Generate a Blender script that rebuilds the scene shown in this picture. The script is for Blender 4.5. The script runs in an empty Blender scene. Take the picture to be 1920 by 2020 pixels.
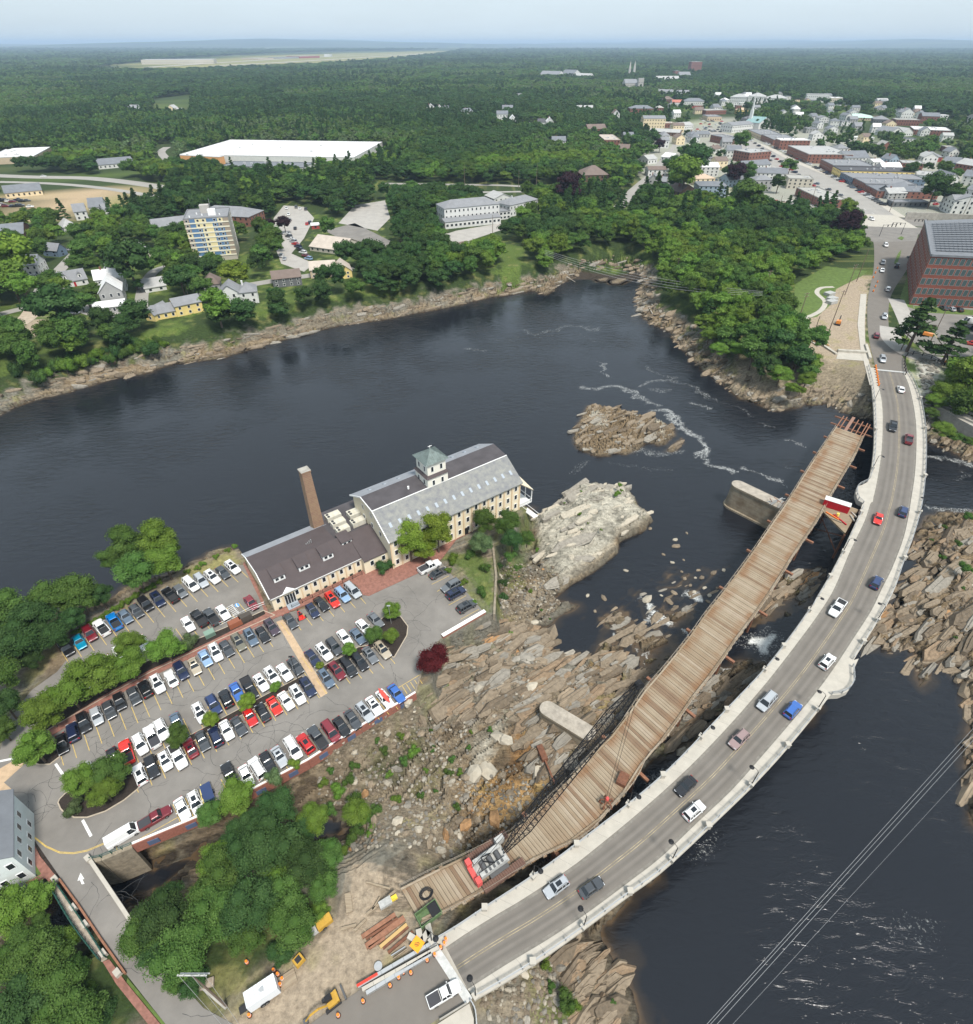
import bpy,math,random
import numpy as np
from mathutils import Vector,Matrix

# ------------------------------------------------------------------ camera, light, exposure
S = bpy.context.scene
C = S.collection
FPX = 1150.0; CXP = 960.0; CYP = 1010.0; CAMH = 97.0          # focal length and centre in photo pixels, eye height in metres
PITCH = math.atan(926.0 / FPX)
cam = bpy.data.objects.new('camera',bpy.data.cameras.new('camera'))
C.objects.link(cam); S.camera = cam
cam.location = (0,0,CAMH)
cam.rotation_euler = (math.pi / 2 - PITCH,0,0)
cam.data.sensor_fit = 'HORIZONTAL'; cam.data.sensor_width = 36.0
cam.data.lens = 36.0 * FPX / 1920.0
cam.data.clip_start = 0.5; cam.data.clip_end = 90000

SUN_EL,SUN_AZ = math.radians(60),math.radians(150)           # azimuth clockwise from +Y
world = bpy.data.worlds.new('World'); S.world = world; world.use_nodes = True
nt = world.node_tree; nt.nodes.clear()
out = nt.nodes.new('ShaderNodeOutputWorld'); bg = nt.nodes.new('ShaderNodeBackground')
sky = nt.nodes.new('ShaderNodeTexSky'); sky.sky_type = 'NISHITA'; sky.sun_disc = False
sky.sun_elevation = SUN_EL; sky.sun_rotation = SUN_AZ; sky.altitude = 50
sky.air_density = 1.0; sky.dust_density = 2.0; sky.ozone_density = 1.0
# a thin even veil of high cloud over the blue, broken a little
tc = nt.nodes.new('ShaderNodeTexCoord'); mp = nt.nodes.new('ShaderNodeMapping'); mp.inputs['Scale'].default_value = (1,1,5)
no = nt.nodes.new('ShaderNodeTexNoise'); no.inputs['Scale'].default_value = 1.6; no.inputs['Detail'].default_value = 5
no.inputs['Roughness'].default_value = 0.55
mr = nt.nodes.new('ShaderNodeMapRange'); mr.inputs[1].default_value = 0.3; mr.inputs[2].default_value = 0.75
mr.inputs[3].default_value = 0.62; mr.inputs[4].default_value = 0.86
mx = nt.nodes.new('ShaderNodeMix'); mx.data_type = 'RGBA'
mx.inputs[7].default_value = (7.6,8.9,9.8,1)
L = nt.links.new
L(tc.outputs['Generated'],mp.inputs[0]); L(mp.outputs[0],no.inputs[0]); L(no.outputs[0],mr.inputs[0])
L(mr.outputs[0],mx.inputs[0]); L(sky.outputs[0],mx.inputs[6]); L(mx.outputs[2],bg.inputs[0]); L(bg.outputs[0],out.inputs[0])
bg.inputs[1].default_value = 0.06

sun = bpy.data.objects.new('sun',bpy.data.lights.new('sun','SUN')); C.objects.link(sun)
sun.data.energy = 2.6; sun.data.angle = math.radians(12); sun.data.color = (1.0,0.95,0.88)
sd = Vector((math.sin(SUN_AZ) * math.cos(SUN_EL),math.cos(SUN_AZ) * math.cos(SUN_EL),math.sin(SUN_EL)))
sun.rotation_euler = sd.to_track_quat('Z','Y').to_euler()
S.view_settings.view_transform = 'Standard'; S.view_settings.look = 'None'
S.view_settings.gamma = 1; S.view_settings.use_curve_mapping = False
S.view_settings.exposure = 0.92
S.render.engine = 'CYCLES'
S.cycles.max_bounces = 4; S.cycles.diffuse_bounces = 2; S.cycles.glossy_bounces = 2
S.cycles.transmission_bounces = 2; S.cycles.transparent_max_bounces = 8; S.cycles.volume_bounces = 0
S.cycles.caustics_reflective = False; S.cycles.caustics_refractive = False
S.cycles.use_denoising = True

# ------------------------------------------------------------------ survey: photo pixel + height -> place on the ground
_c,_s = math.cos(PITCH),math.sin(PITCH)
def at(px,py,z=0.0):
    u = (px - CXP) / FPX; v = (py - CYP) / FPX
    t = (CAMH - z) / (_s + v * _c)
    return (u * t,(_c - v * _s) * t,z)
def V(px,py,z=0.0): return Vector(at(px,py,z))
def to_px(x,y,z):
    Z = z - CAMH; d = y * _c - Z * _s; up = y * _s + Z * _c
    return (CXP + FPX * x / d,CYP - FPX * up / d)
def kf(py):                                                    # the place as surveyed is a little large far off and small close by
    a = max(py - 84,20)
    return (12.04 * math.sin(min(a / 1300.0,1.57))) / (0.00803 * a)
R = math.radians
rng = random.Random(7); nrg = np.random.default_rng(7)

# ------------------------------------------------------------------ materials
MATS = {}
def mat(name,col,rough=0.8,metal=0.0,noise=0.0,nscale=1.0,spec=0.3,col2=None,bump=0.0,bscale=8.0,objvar=0.0,coat=0.0,stretch=None,detail=4):
    if name in MATS: return MATS[name]
    m = bpy.data.materials.new(name); m.use_nodes = True; n = m.node_tree.nodes; l = m.node_tree.links.new
    b = n['Principled BSDF']; b.inputs['Roughness'].default_value = rough; b.inputs['Metallic'].default_value = metal
    b.inputs['Specular IOR Level'].default_value = spec; b.inputs['Coat Weight'].default_value = coat
    b.inputs['Base Color'].default_value = (*col,1)
    src = None
    if noise or bump:
        tcn = n.new('ShaderNodeTexCoord'); co = tcn.outputs['Object']
        if stretch:
            mpn = n.new('ShaderNodeMapping'); mpn.inputs['Scale'].default_value = stretch; l(co,mpn.inputs[0]); co = mpn.outputs[0]
    if noise:
        t = n.new('ShaderNodeTexNoise'); t.inputs['Scale'].default_value = nscale; t.inputs['Detail'].default_value = detail; t.inputs['Roughness'].default_value = 0.65
        l(co,t.inputs[0])
        r = n.new('ShaderNodeMapRange'); r.inputs[1].default_value = 0.3; r.inputs[2].default_value = 0.7
        l(t.outputs[0],r.inputs[0])
        x = n.new('ShaderNodeMix'); x.data_type = 'RGBA'
        c2 = col2 or tuple(v * (1 - noise) for v in col); c1 = col if col2 else tuple(min(1,v * (1 + noise * .6)) for v in col)
        x.inputs[6].default_value = (*c2,1); x.inputs[7].default_value = (*c1,1)
        l(r.outputs[0],x.inputs[0]); src = x.outputs[2]
    if objvar:
        oi = n.new('ShaderNodeObjectInfo'); hs = n.new('ShaderNodeHueSaturation')
        r2 = n.new('ShaderNodeMapRange'); r2.inputs[3].default_value = 1 - objvar; r2.inputs[4].default_value = 1 + objvar
        l(oi.outputs['Random'],r2.inputs[0]); l(r2.outputs[0],hs.inputs['Value'])
        if src: l(src,hs.inputs['Color'])
        else: hs.inputs['Color'].default_value = (*col,1)
        src = hs.outputs[0]
    if src: l(src,b.inputs['Base Color'])
    if bump:
        t2 = n.new('ShaderNodeTexNoise'); t2.inputs['Scale'].default_value = bscale; t2.inputs['Detail'].default_value = 4; l(co,t2.inputs[0])
        bp = n.new('ShaderNodeBump'); bp.inputs['Strength'].default_value = 1.0; bp.inputs['Distance'].default_value = bump
        l(t2.outputs[0],bp.inputs['Height']); l(bp.outputs[0],b.inputs['Normal'])
    MATS[name] = m
    return m

# ------------------------------------------------------------------ mesh builder
class MB:
    def __init__(s): s.v = []; s.f = []; s.m = []
    def add(s,vs,fs,mi=0):
        o = len(s.v); s.v += [tuple(v) for v in vs]; s.f += [tuple(i + o for i in f) for f in fs]; s.m += [mi] * len(fs); return s
    def box(s,x0,y0,z0,x1,y1,z1,mi=0,taper=0.0):
        t = taper
        s.add([(x0,y0,z0),(x1,y0,z0),(x1,y1,z0),(x0,y1,z0),(x0 + t,y0 + t,z1),(x1 - t,y0 + t,z1),(x1 - t,y1 - t,z1),(x0 + t,y1 - t,z1)],
              [(0,3,2,1),(4,5,6,7),(0,1,5,4),(1,2,6,5),(2,3,7,6),(3,0,4,7)],mi); return s
    def prism(s,poly,z0,z1,mi=0,mtop=None,bottom=True):
        n = len(poly)
        a = sum(poly[i][0] * poly[(i + 1) % n][1] - poly[(i + 1) % n][0] * poly[i][1] for i in range(n))
        if a < 0: poly = poly[::-1]
        s.add([(p[0],p[1],z0) for p in poly] + [(p[0],p[1],z1) for p in poly],[(i,(i + 1) % n,(i + 1) % n + n,i + n) for i in range(n)],mi)
        o = len(s.v) - 2 * n
        s.f.append(tuple(range(o + n,o + 2 * n))); s.m.append(mi if mtop is None else mtop)
        if bottom: s.f.append(tuple(range(o + n - 1,o - 1,-1))); s.m.append(mi)
        return s
    def hexa(s,b,t,mi=0):                                    # four bottom corners, four top corners, both anticlockwise from above
        s.add(list(b) + list(t),[(0,3,2,1),(4,5,6,7),(0,1,5,4),(1,2,6,5),(2,3,7,6),(3,0,4,7)],mi); return s
    def bar(s,a,b,w,h=None,mi=0):
        a = Vector(a); b = Vector(b); d = b - a
        if d.length < 1e-6: return s
        d.normalize(); h = h or w
        up = Vector((0,0,1)) if abs(d.z) < .95 else Vector((1,0,0))
        sx = d.cross(up).normalized() * (w / 2); sz = sx.cross(d).normalized() * (h / 2)
        s.add([a - sx - sz,a + sx - sz,a + sx + sz,a - sx + sz,b - sx - sz,b + sx - sz,b + sx + sz,b - sx + sz],
              [(0,1,2,3),(7,6,5,4),(0,4,5,1),(1,5,6,2),(2,6,7,3),(3,7,4,0)],mi); return s
    def tube(s,a,b,r0,r1=None,n=8,mi=0,cap=True):
        a = Vector(a); b = Vector(b); r1 = r0 if r1 is None else r1
        d = (b - a).normalized(); up = Vector((0,0,1)) if abs(d.z) < .95 else Vector((1,0,0))
        x = d.cross(up).normalized(); y = d.cross(x)
        vs = []
        for p,r in ((a,r0),(b,r1)):
            for i in range(n):
                t = 2 * math.pi * i / n; vs.append(p + x * (math.cos(t) * r) + y * (math.sin(t) * r))
        fs = [(i,(i + 1) % n,n + (i + 1) % n,n + i) for i in range(n)]
        if cap: fs += [tuple(range(n - 1,-1,-1)),tuple(range(n,2 * n))]
        s.add(vs,fs,mi); return s
    def path(s,pts,r,n=6,mi=0):
        for i in range(len(pts) - 1): s.tube(pts[i],pts[i + 1],r,n=n,mi=mi)
        return s
    def mesh(s,name,mats,smooth=False):
        me = bpy.data.meshes.new(name)
        me.from_pydata(s.v,[],s.f)
        for m in (mats if isinstance(mats,(list,tuple)) else [mats]): me.materials.append(m)
        if any(s.m): me.polygons.foreach_set('material_index',s.m)
        if smooth: me.polygons.foreach_set('use_smooth',[True] * len(s.f))
        me.update(); return me
    def build(s,name,mats,parent=None,smooth=False,loc=None,rz=0):
        return link(name,s.mesh(name,mats,smooth),parent,loc,rz)

def link(name,data,parent=None,loc=None,rz=0):
    o = bpy.data.objects.new(name,data); C.objects.link(o)
    if parent is not None: o.parent = parent
    if loc is not None: o.location = loc
    if rz: o.rotation_euler = (0,0,rz)
    return o
def thing(name,label,cat,loc=(0,0,0),rz=0,group=None):
    o = link(name,None,None,loc,rz); o['label'] = label; o['category'] = cat
    if group: o['group'] = group
    return o
def tag(o,label,cat=None,group=None):
    o['label'] = label
    if cat: o['category'] = cat
    if group: o['group'] = group
    return o
def kind(o,k='structure'): o['kind'] = k; return o
def copy_tree(o,parent=None):
    c = o.copy(); C.objects.link(c)
    if parent is not None: c.parent = parent
    for ch in o.children: copy_tree(ch,c)
    return c
def frame(p1,p2):                                              # local frame: origin p1, x towards p2 (both on the ground)
    d = p2 - p1; return math.atan2(d.y,d.x),math.hypot(d.x,d.y)
def offset_line(pts,d):
    o = []
    for i,p in enumerate(pts):
        a = pts[max(i - 1,0)]; b = pts[min(i + 1,len(pts) - 1)]
        t = (b - a).normalized(); o.append(p + Vector((-t.y,t.x,0)) * d)
    return o
def resample(pts,step=None,n=None):
    pts = [Vector(p) for p in pts]
    # smooth through the points (Catmull-Rom), then space evenly
    dense = []
    for i in range(len(pts) - 1):
        p0 = pts[max(i - 1,0)]; p1 = pts[i]; p2 = pts[i + 1]; p3 = pts[min(i + 2,len(pts) - 1)]
        for k in range(12):
            t = k / 12
            dense.append(0.5 * ((2 * p1) + (p2 - p0) * t + (2 * p0 - 5 * p1 + 4 * p2 - p3) * t * t + (3 * p1 - p0 - 3 * p2 + p3) * t ** 3))
    dense.append(pts[-1])
    L_ = [0]
    for i in range(1,len(dense)): L_.append(L_[-1] + (dense[i] - dense[i - 1]).length)
    n = n or max(2,int(round(L_[-1] / step)) + 1)
    o = []; j = 0
    for k in range(n):
        s = L_[-1] * k / (n - 1)
        while j < len(L_) - 2 and L_[j + 1] < s: j += 1
        t = (s - L_[j]) / max(L_[j + 1] - L_[j],1e-9); o.append(dense[j].lerp(dense[j + 1],min(1,t)))
    return o
def ribbon(name,A,B,m,kindv='structure',parent=None):        # sheet between two lines with the same number of points
    mb = MB(); n = len(A)
    mb.add(list(A) + list(B),[(i,n + i,n + i + 1,i + 1) for i in range(n - 1)])
    o = mb.build(name,m,parent)
    if kindv: kind(o,kindv)
    return o
def sheet(name,pxs,z,m,zpx=0.0,kindv='structure'):           # flat sheet, outline given in photo pixels
    me = bpy.data.meshes.new(name)
    pts = [at(p[0],p[1],zpx) for p in pxs]
    a = sum(pts[i][0] * pts[(i + 1) % len(pts)][1] - pts[(i + 1) % len(pts)][0] * pts[i][1] for i in range(len(pts)))
    if a < 0: pts = pts[::-1]
    me.from_pydata([(p[0],p[1],z) for p in pts],[],[tuple(range(len(pts)))]); me.materials.append(m)
    o = link(name,me)
    if kindv: kind(o,kindv)
    return o

# ------------------------------------------------------------------ terrain
WL = -9.0                                                       # river level
def wpoly(pxs,z=0.0): return np.array([(p[0],p[1]) if len(p) == 3 else at(p[0],p[1],z)[:2] for p in pxs])
def sdf(poly,X,Y,margin=60.0):
    """signed distance, positive inside; -margin far outside"""
    shp = X.shape; X = X.ravel(); Y = Y.ravel(); out = np.full(X.shape,-margin)
    lo = poly.min(0) - margin; hi = poly.max(0) + margin
    idx = np.nonzero((X > lo[0]) & (X < hi[0]) & (Y > lo[1]) & (Y < hi[1]))[0]
    if len(idx) == 0: return out.reshape(shp)
    x = X[idx]; y = Y[idx]; d2 = np.full(x.shape,1e18); ins = np.zeros(x.shape,bool); n = len(poly)
    for i in range(n):
        x0,y0 = poly[i]; x1,y1 = poly[(i + 1) % n]; ex,ey = x1 - x0,y1 - y0
        t = np.clip(((x - x0) * ex + (y - y0) * ey) / max(ex * ex + ey * ey,1e-12),0,1)
        d2 = np.minimum(d2,(x - x0 - t * ex) ** 2 + (y - y0 - t * ey) ** 2)
        if y0 != y1: ins ^= ((y0 > y) != (y1 > y)) & (x < ex * (y - y0) / (y1 - y0) + x0)
    d = np.sqrt(d2); out[idx] = np.where(ins,d,-d); return np.maximum(out,-margin).reshape(shp)
_perm = np.random.default_rng(3).random(65536)
def vnoise(x,y):
    xi = np.floor(x).astype(np.int64); yi = np.floor(y).astype(np.int64); fx = x - xi; fy = y - yi
    fx = fx * fx * (3 - 2 * fx); fy = fy * fy * (3 - 2 * fy)
    h = lambda a,b: _perm[(a * 7349 + b * 9151 + ((a * b) & 1023) * 31) & 65535]
    return (h(xi,yi) * (1 - fx) + h(xi + 1,yi) * fx) * (1 - fy) + (h(xi,yi + 1) * (1 - fx) + h(xi + 1,yi + 1) * fx) * fy
def fbm(x,y,o=4):
    s = 0; a = .5
    for _ in range(o): s = s + a * (vnoise(x,y) - .5); x = x * 2.03 + 17.1; y = y * 2.03 + 5.7; a *= .5
    return s * 2

BIG = 42000.0
FAR_SHORE = [(-60,832),(0,820),(20,810),(68,791),(136,774),(239,745),(290,738),(341,718),(444,707),(512,685),(640,651),(708,636),(776,627),(845,615),
    (913,600),(981,585),(1049,574),(1080,583),(1097,568),(1135,546),(1152,537),(1220,523),(1262,540),(1266,560),(1255,590),(1262,612),(1280,634),(1300,643),
    (1324,656),(1345,687),(1369,714),(1396,735),(1423,759),(1457,786),(1498,800),(1532,812),(1587,800),(1638,798),(1658,812),(1714,828),(1770,850),(1832,870),
    (1879,891),(1902,910),(1960,915),(2300,930)]
P_FAR = np.vstack([wpoly(FAR_SHORE,WL),[(BIG,300),(BIG,BIG),(-BIG,BIG),(-BIG,120)]])
_mb1 = at(947,875,14); _mb0 = at(690,979,12); _mbm = at(480,1080,5)
MAIN = [(-120,1260),(0,1225),(120,1205),(217,1180),(245,1160),(300,1140),(363,1117),(384,1104),(460,1076),(_mbm[0] - 3,_mbm[1] + 1,0),(_mb0[0] - 3,_mb0[1] + 3,0),(_mb1[0] + 0,_mb1[1] + 4,0),
    (1052,1000),(1056,1015),(1060,1030),(1080,1100),(1110,1166),(1100,1180),(1142,1194),(1120,1211),(1095,1228),(1069,1245),(1087,1272),(1095,1299),(1120,1290),(1136,1292),(1167,1299),
    (1192,1266),(1220,1268),(1242,1294),(1238,1311),(1249,1320),(1256,1347),(1276,1342),(1294,1320),(1330,1324),(1400,1320),(1438,1316),(1481,1298),(1507,1302),(1560,1340),(1600,1390),
    (1618,1396),(1596,1425),(1560,1440),(1480,1500),(1400,1500),(1330,1494),(1310,1500),(1262,1515),(1230,1560),(1215,1600),(1225,1640),(1290,1700),(1300,1735),(1285,1745),(1255,1750),
    (1180,1850),(1136,1869),(1145,1885),(1138,1900),(1128,1925),(1136,1952),(1175,1957),(1227,1935),(1217,1981),(1222,2006),(1217,2030),(1215,2100),(-200,2160)]
P_MAIN = wpoly(MAIN,WL)
P_PALE = wpoly([(1040,1020),(1052,1011),(1090,998),(1093,983),(1122,955),(1160,947),(1176,942),(1200,956),(1222,937),(1245,954),(1260,974),(1263,990),(1276,998),(1294,1016),(1274,1034),
    (1227,1056),(1222,1078),(1187,1108),(1120,1150),(1105,1160),(1060,1120),(1050,1060)],-6.5)
P_ISLE = wpoly([(1131,860),(1144,826),(1158,796),(1170,793),(1192,797),(1240,806),(1262,814),(1295,827),(1318,832),(1332,843),(1332,855),(1318,869),(1300,875),(1278,868),(1262,882),(1236,893),
    (1205,888),(1204,895),(1180,896),(1160,890),(1140,880)],-8)
P_ISLE2 = wpoly([(1312,888),(1330,872),(1346,861),(1348,872),(1340,883),(1322,890)],-8.5)
SLABS = [[(1222,1258),(1249,1249),(1290,1250),(1334,1258),(1325,1271),(1271,1294),(1258,1285),(1253,1267)],[(1262,1298),(1314,1285),(1345,1276),(1334,1289),(1285,1314),(1267,1311)],
    [(1314,1208),(1365,1197),(1363,1216),(1325,1232),(1314,1225)],[(1187,1220),(1234,1207),(1245,1227),(1222,1240)],[(1345,1231),(1357,1231),(1350,1240)],
    [(1527,1145),(1560,1128),(1625,1121),(1618,1140),(1580,1160),(1540,1162)],[(1485,1230),(1500,1210),(1560,1190),(1600,1165),(1600,1190),(1560,1205),(1520,1218)],
    [(1480,1180),(1530,1160),(1600,1150),(1600,1170),(1540,1190),(1490,1205)]]
P_SLABS = [wpoly(p,-8.6) for p in SLABS]
P_RIGHT = wpoly([(1790,1075),(1804,1063),(1808,1041),(1832,1016),(1869,1007),(1920,1013),(2100,1000),(2200,1700),(1960,1660),(1920,1632),(1907,1578),(1912,1563),(1905,1507),(1903,1469),
    (1910,1440),(1910,1406),(1903,1386),(1903,1350),(1885,1335),(1863,1314),(1838,1312),(1837,1341),(1816,1357),(1801,1339),(1802,1321),(1802,1281),(1778,1274),(1751,1285),(1746,1274),
    (1706,1279),(1724,1238),(1755,1196),(1775,1160),(1815,1125),(1820,1110),(1800,1095)],WL)
P_SHELF = wpoly([(1130,1215),(1200,1165),(1300,1110),(1420,1090),(1470,1110),(1440,1160),(1380,1240),(1345,1290),(1250,1300),(1170,1290)],WL)
P_SAND = [wpoly([(1172,550),(1190,546),(1210,547),(1200,556),(1180,556)],WL),wpoly([(1199,555),(1215,547),(1240,547),(1243,552),(1225,561),(1205,561)],WL)]
P_LOT = wpoly([(-200,1290),(0,1262),(217,1195),(384,1110),(470,1080),(_mbm[0],_mbm[1],0),(_mb0[0],_mb0[1],0),(_mb1[0],_mb1[1],0),(1042,1000),(1024,1030),(1010,1060),(976,1085),(982,1138),(977,1212),(966,1213),(873,1261),
    (868,1300),(852,1347),(820,1368),(686,1450),(608,1501),(417,1603),(261,1668),(176,1702),(110,1740),(60,1800),(0,1850),(-200,1900)],0)
P_SOUTH = wpoly([(-200,2010),(0,1970),(60,1935),(120,1870),(255,1800),(330,1790),(420,1770),(560,1760),(650,1720),(690,1700),(750,1690),(740,1760),(723,1805),(832,1824),(850,1860),(926,1976),(905,2100),(-300,2200)],0)
P_CANAL = wpoly([(-90,1880),(0,1883),(60,1840),(105,1783),(211,1739),(267,1719),(326,1699),(382,1677),(450,1660),(560,1640),(645,1612),(682,1609),(685,1650),(640,1660),(560,1690),(460,1710),(385,1700),
    (351,1734),(331,1751),(257,1780),(243,1790),(150,1850),(60,1920),(0,1960),(-90,1970)],WL)
P_PITS = [wpoly(p,-8) for p in ([(1393,1372),(1440,1352),(1420,1375),(1400,1380)],
    [(1385,1432),(1400,1420),(1420,1412),(1408,1440),(1390,1448)],[(1440,1340),(1462,1330),(1450,1350)],[(1760,1160),(1775,1145),(1790,1150),(1770,1210),(1740,1245)],[(1808,1060),(1830,1075),(1820,1100),(1806,1085)])]
_u = V(1120,1290,-7) - V(1000,1360,-7); SANG = math.atan2(_u.y,_u.x)

def strata_index(X,Y):
    rx = X * math.cos(SANG) + Y * math.sin(SANG); ry = -X * math.sin(SANG) + Y * math.cos(SANG)
    return ry * .42 + fbm(X * .05,Y * .05,3) * 3 + fbm(rx * .03,ry * .2,3) * 1.5
def height(X,Y):
    rx = X * math.cos(SANG) + Y * math.sin(SANG); ry = -X * math.sin(SANG) + Y * math.cos(SANG)
    wob = fbm(X * .05,Y * .05,3) * 3
    st = (ry * .42 + wob + fbm(rx * .03,ry * .2,3) * 1.5)
    saw = (st - np.floor(st)); saw2 = (st * 2.7 + 1.3) - np.floor(st * 2.7 + 1.3)
    strata = saw ** 1.5 * 1.7 + saw2 ** 1.5 * .8 - 1.0
    rough = fbm(X * .35,Y * .35,4)
    big = fbm(X * .07,Y * .07,3)
    h = np.full(X.shape,WL - 3.0) + big * 1.2
    def up(d,steps): return np.interp(d,[a for a,b in steps],[b for a,b in steps])
    d = sdf(P_FAR,X,Y) + fbm(X * .12,Y * .12,3) * 2.5
    hf = up(d,[(-60,-14),(-8,-11.5),(0,WL - .25),(1.2,WL + .4),(6,-6.6),(9,-4.6),(17,-.06)])
    rk = np.clip((10 - d) / 4,0,1) * (d > -3)
    hf = np.where(d > 17,-.06,hf + rk * (strata * .8 + rough * .8) * np.clip(d * .4 + .3,0,1))
    h = np.maximum(h,hf)
    dm = sdf(P_MAIN,X,Y) + rough * 1.6
    hm = up(dm,[(-60,-14),(-6,-11),(0,WL - .2),(1,WL + .5),(6,-7.6),(14,-6.6),(60,-6.0)])
    hm = hm + np.clip(dm * .5,0,1) * (strata * .9 + rough * 1.1 + big * 1.2)
    h = np.maximum(h,hm)
    dp = sdf(P_PALE,X,Y) + rough * .8
    hp = up(dp,[(-60,-14),(-3,-11.5),(0,WL - .6),(1,-7.0),(4,-4.8),(9,-3.4),(20,-2.6)]) + np.clip(dp * .4,0,1) * (rough * .9 + strata * .35 + big * 1.6)
    h = np.maximum(h,hp)
    for P,t in ((P_ISLE,-7.4),(P_ISLE2,-7.9)):
        di = sdf(P,X,Y) + rough * .8
        h = np.maximum(h,up(di,[(-60,-14),(-4,-11),(0,WL - .2),(1,WL + .6),(5,t),(20,t + .6)]) + np.clip(di * .5,0,1) * (strata * 1.0 + rough * 1.2))
    for P in P_SLABS:
        di = sdf(P,X,Y,12) + rough * .5
        h = np.maximum(h,up(di,[(-12,-13),(-1.5,-10.5),(0,WL - .1),(.8,WL + .6),(4,WL + 1.0)]) + np.clip(di,0,1) * (strata * .7 + rough * .4))
    dr = sdf(P_RIGHT,X,Y) + rough * 1.2
    vx = X
    hr = up(dr,[(-60,-14),(-6,-11),(0,WL - .2),(1,WL + .4),(10,-7.9),(22,-6.0),(60,-3)]) + np.clip(dr * .5,0,1) * (strata * 1.1 + rough * .9)
    h = np.maximum(h,hr)
    dsf = sdf(P_SHELF,X,Y,20); h = np.maximum(h,up(dsf,[(-20,-13),(-4,-10.6),(0,-9.9),(8,-9.5)]) + np.clip(dsf * .3,0,1) * (strata * .38 + rough * .75))
    for P in P_SAND:
        di = sdf(P,X,Y,12); h = np.maximum(h,up(di,[(-12,-12),(-3,-9.9),(0,WL),(3,WL + .25)]))
    for P in P_PITS:
        di = sdf(P,X,Y,12); h = np.minimum(h,up(di,[(-12,5),(-3,-5),(0,WL),(1.5,WL - .5)]))
    dl = sdf(P_LOT,X,Y) ; hl = np.where(dl > 0,-.06,up(dl,[(-60,-16),(-5,-9.5),(-1.6,-6.4),(-.5,-3.2),(0,-.06)]) + rough * .5 * (dl < -.6))
    h = np.maximum(h,hl)
    ds = sdf(P_SOUTH,X,Y); hs = np.where(ds > 0,-.06,up(ds,[(-60,-16),(-14,-7.5),(0,-.06)]) + rough * .7 * (ds < -1))
    h = np.maximum(h,hs)
    dc = sdf(P_CANAL,X,Y,20); h = np.minimum(h,up(dc,[(-20,8),(-9,.2),(-3,-5.5),(0,WL),(2,WL - 1.5)]) + rough * .5 * (dc > -8))
    # far hills
    far = np.clip((Y - 5200) / 6000,0,1)
    hill = (fbm(X * .00016 + 3,Y * .00008,3) + .32).clip(0,1) * 230 * np.clip((Y - 10500) / 7000,0,1)
    h = np.where(Y > 1500,np.where(Y > 5200,far * 6 * (fbm(X * .0006,Y * .0004,2) + .5) + hill,h),h)
    return h

def height1(x,y): return float(height(np.array([[x]]),np.array([[y]]))[0,0])

def axis(parts):
    o = []
    for a,b,s in parts: o.append(np.arange(a,b,s))
    return np.concatenate(o)
def geo(a,b,n): return np.geomspace(a,b,n)
_x = np.concatenate([-geo(200,BIG,34)[::-1],np.arange(-199,-35,.75),np.arange(-35,95,.36),np.arange(95,199.1,.7),geo(200,BIG,34)])
_y = np.concatenate([np.arange(-30,10,4.),np.arange(10,32,.6),np.arange(32,122,.31),np.arange(122,225,.6),np.arange(225,360,1.1),np.arange(362,470,2.4),geo(472,BIG,88)])
GX,GY = np.meshgrid(_x,_y)
GZ = height(GX,GY)

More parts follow.
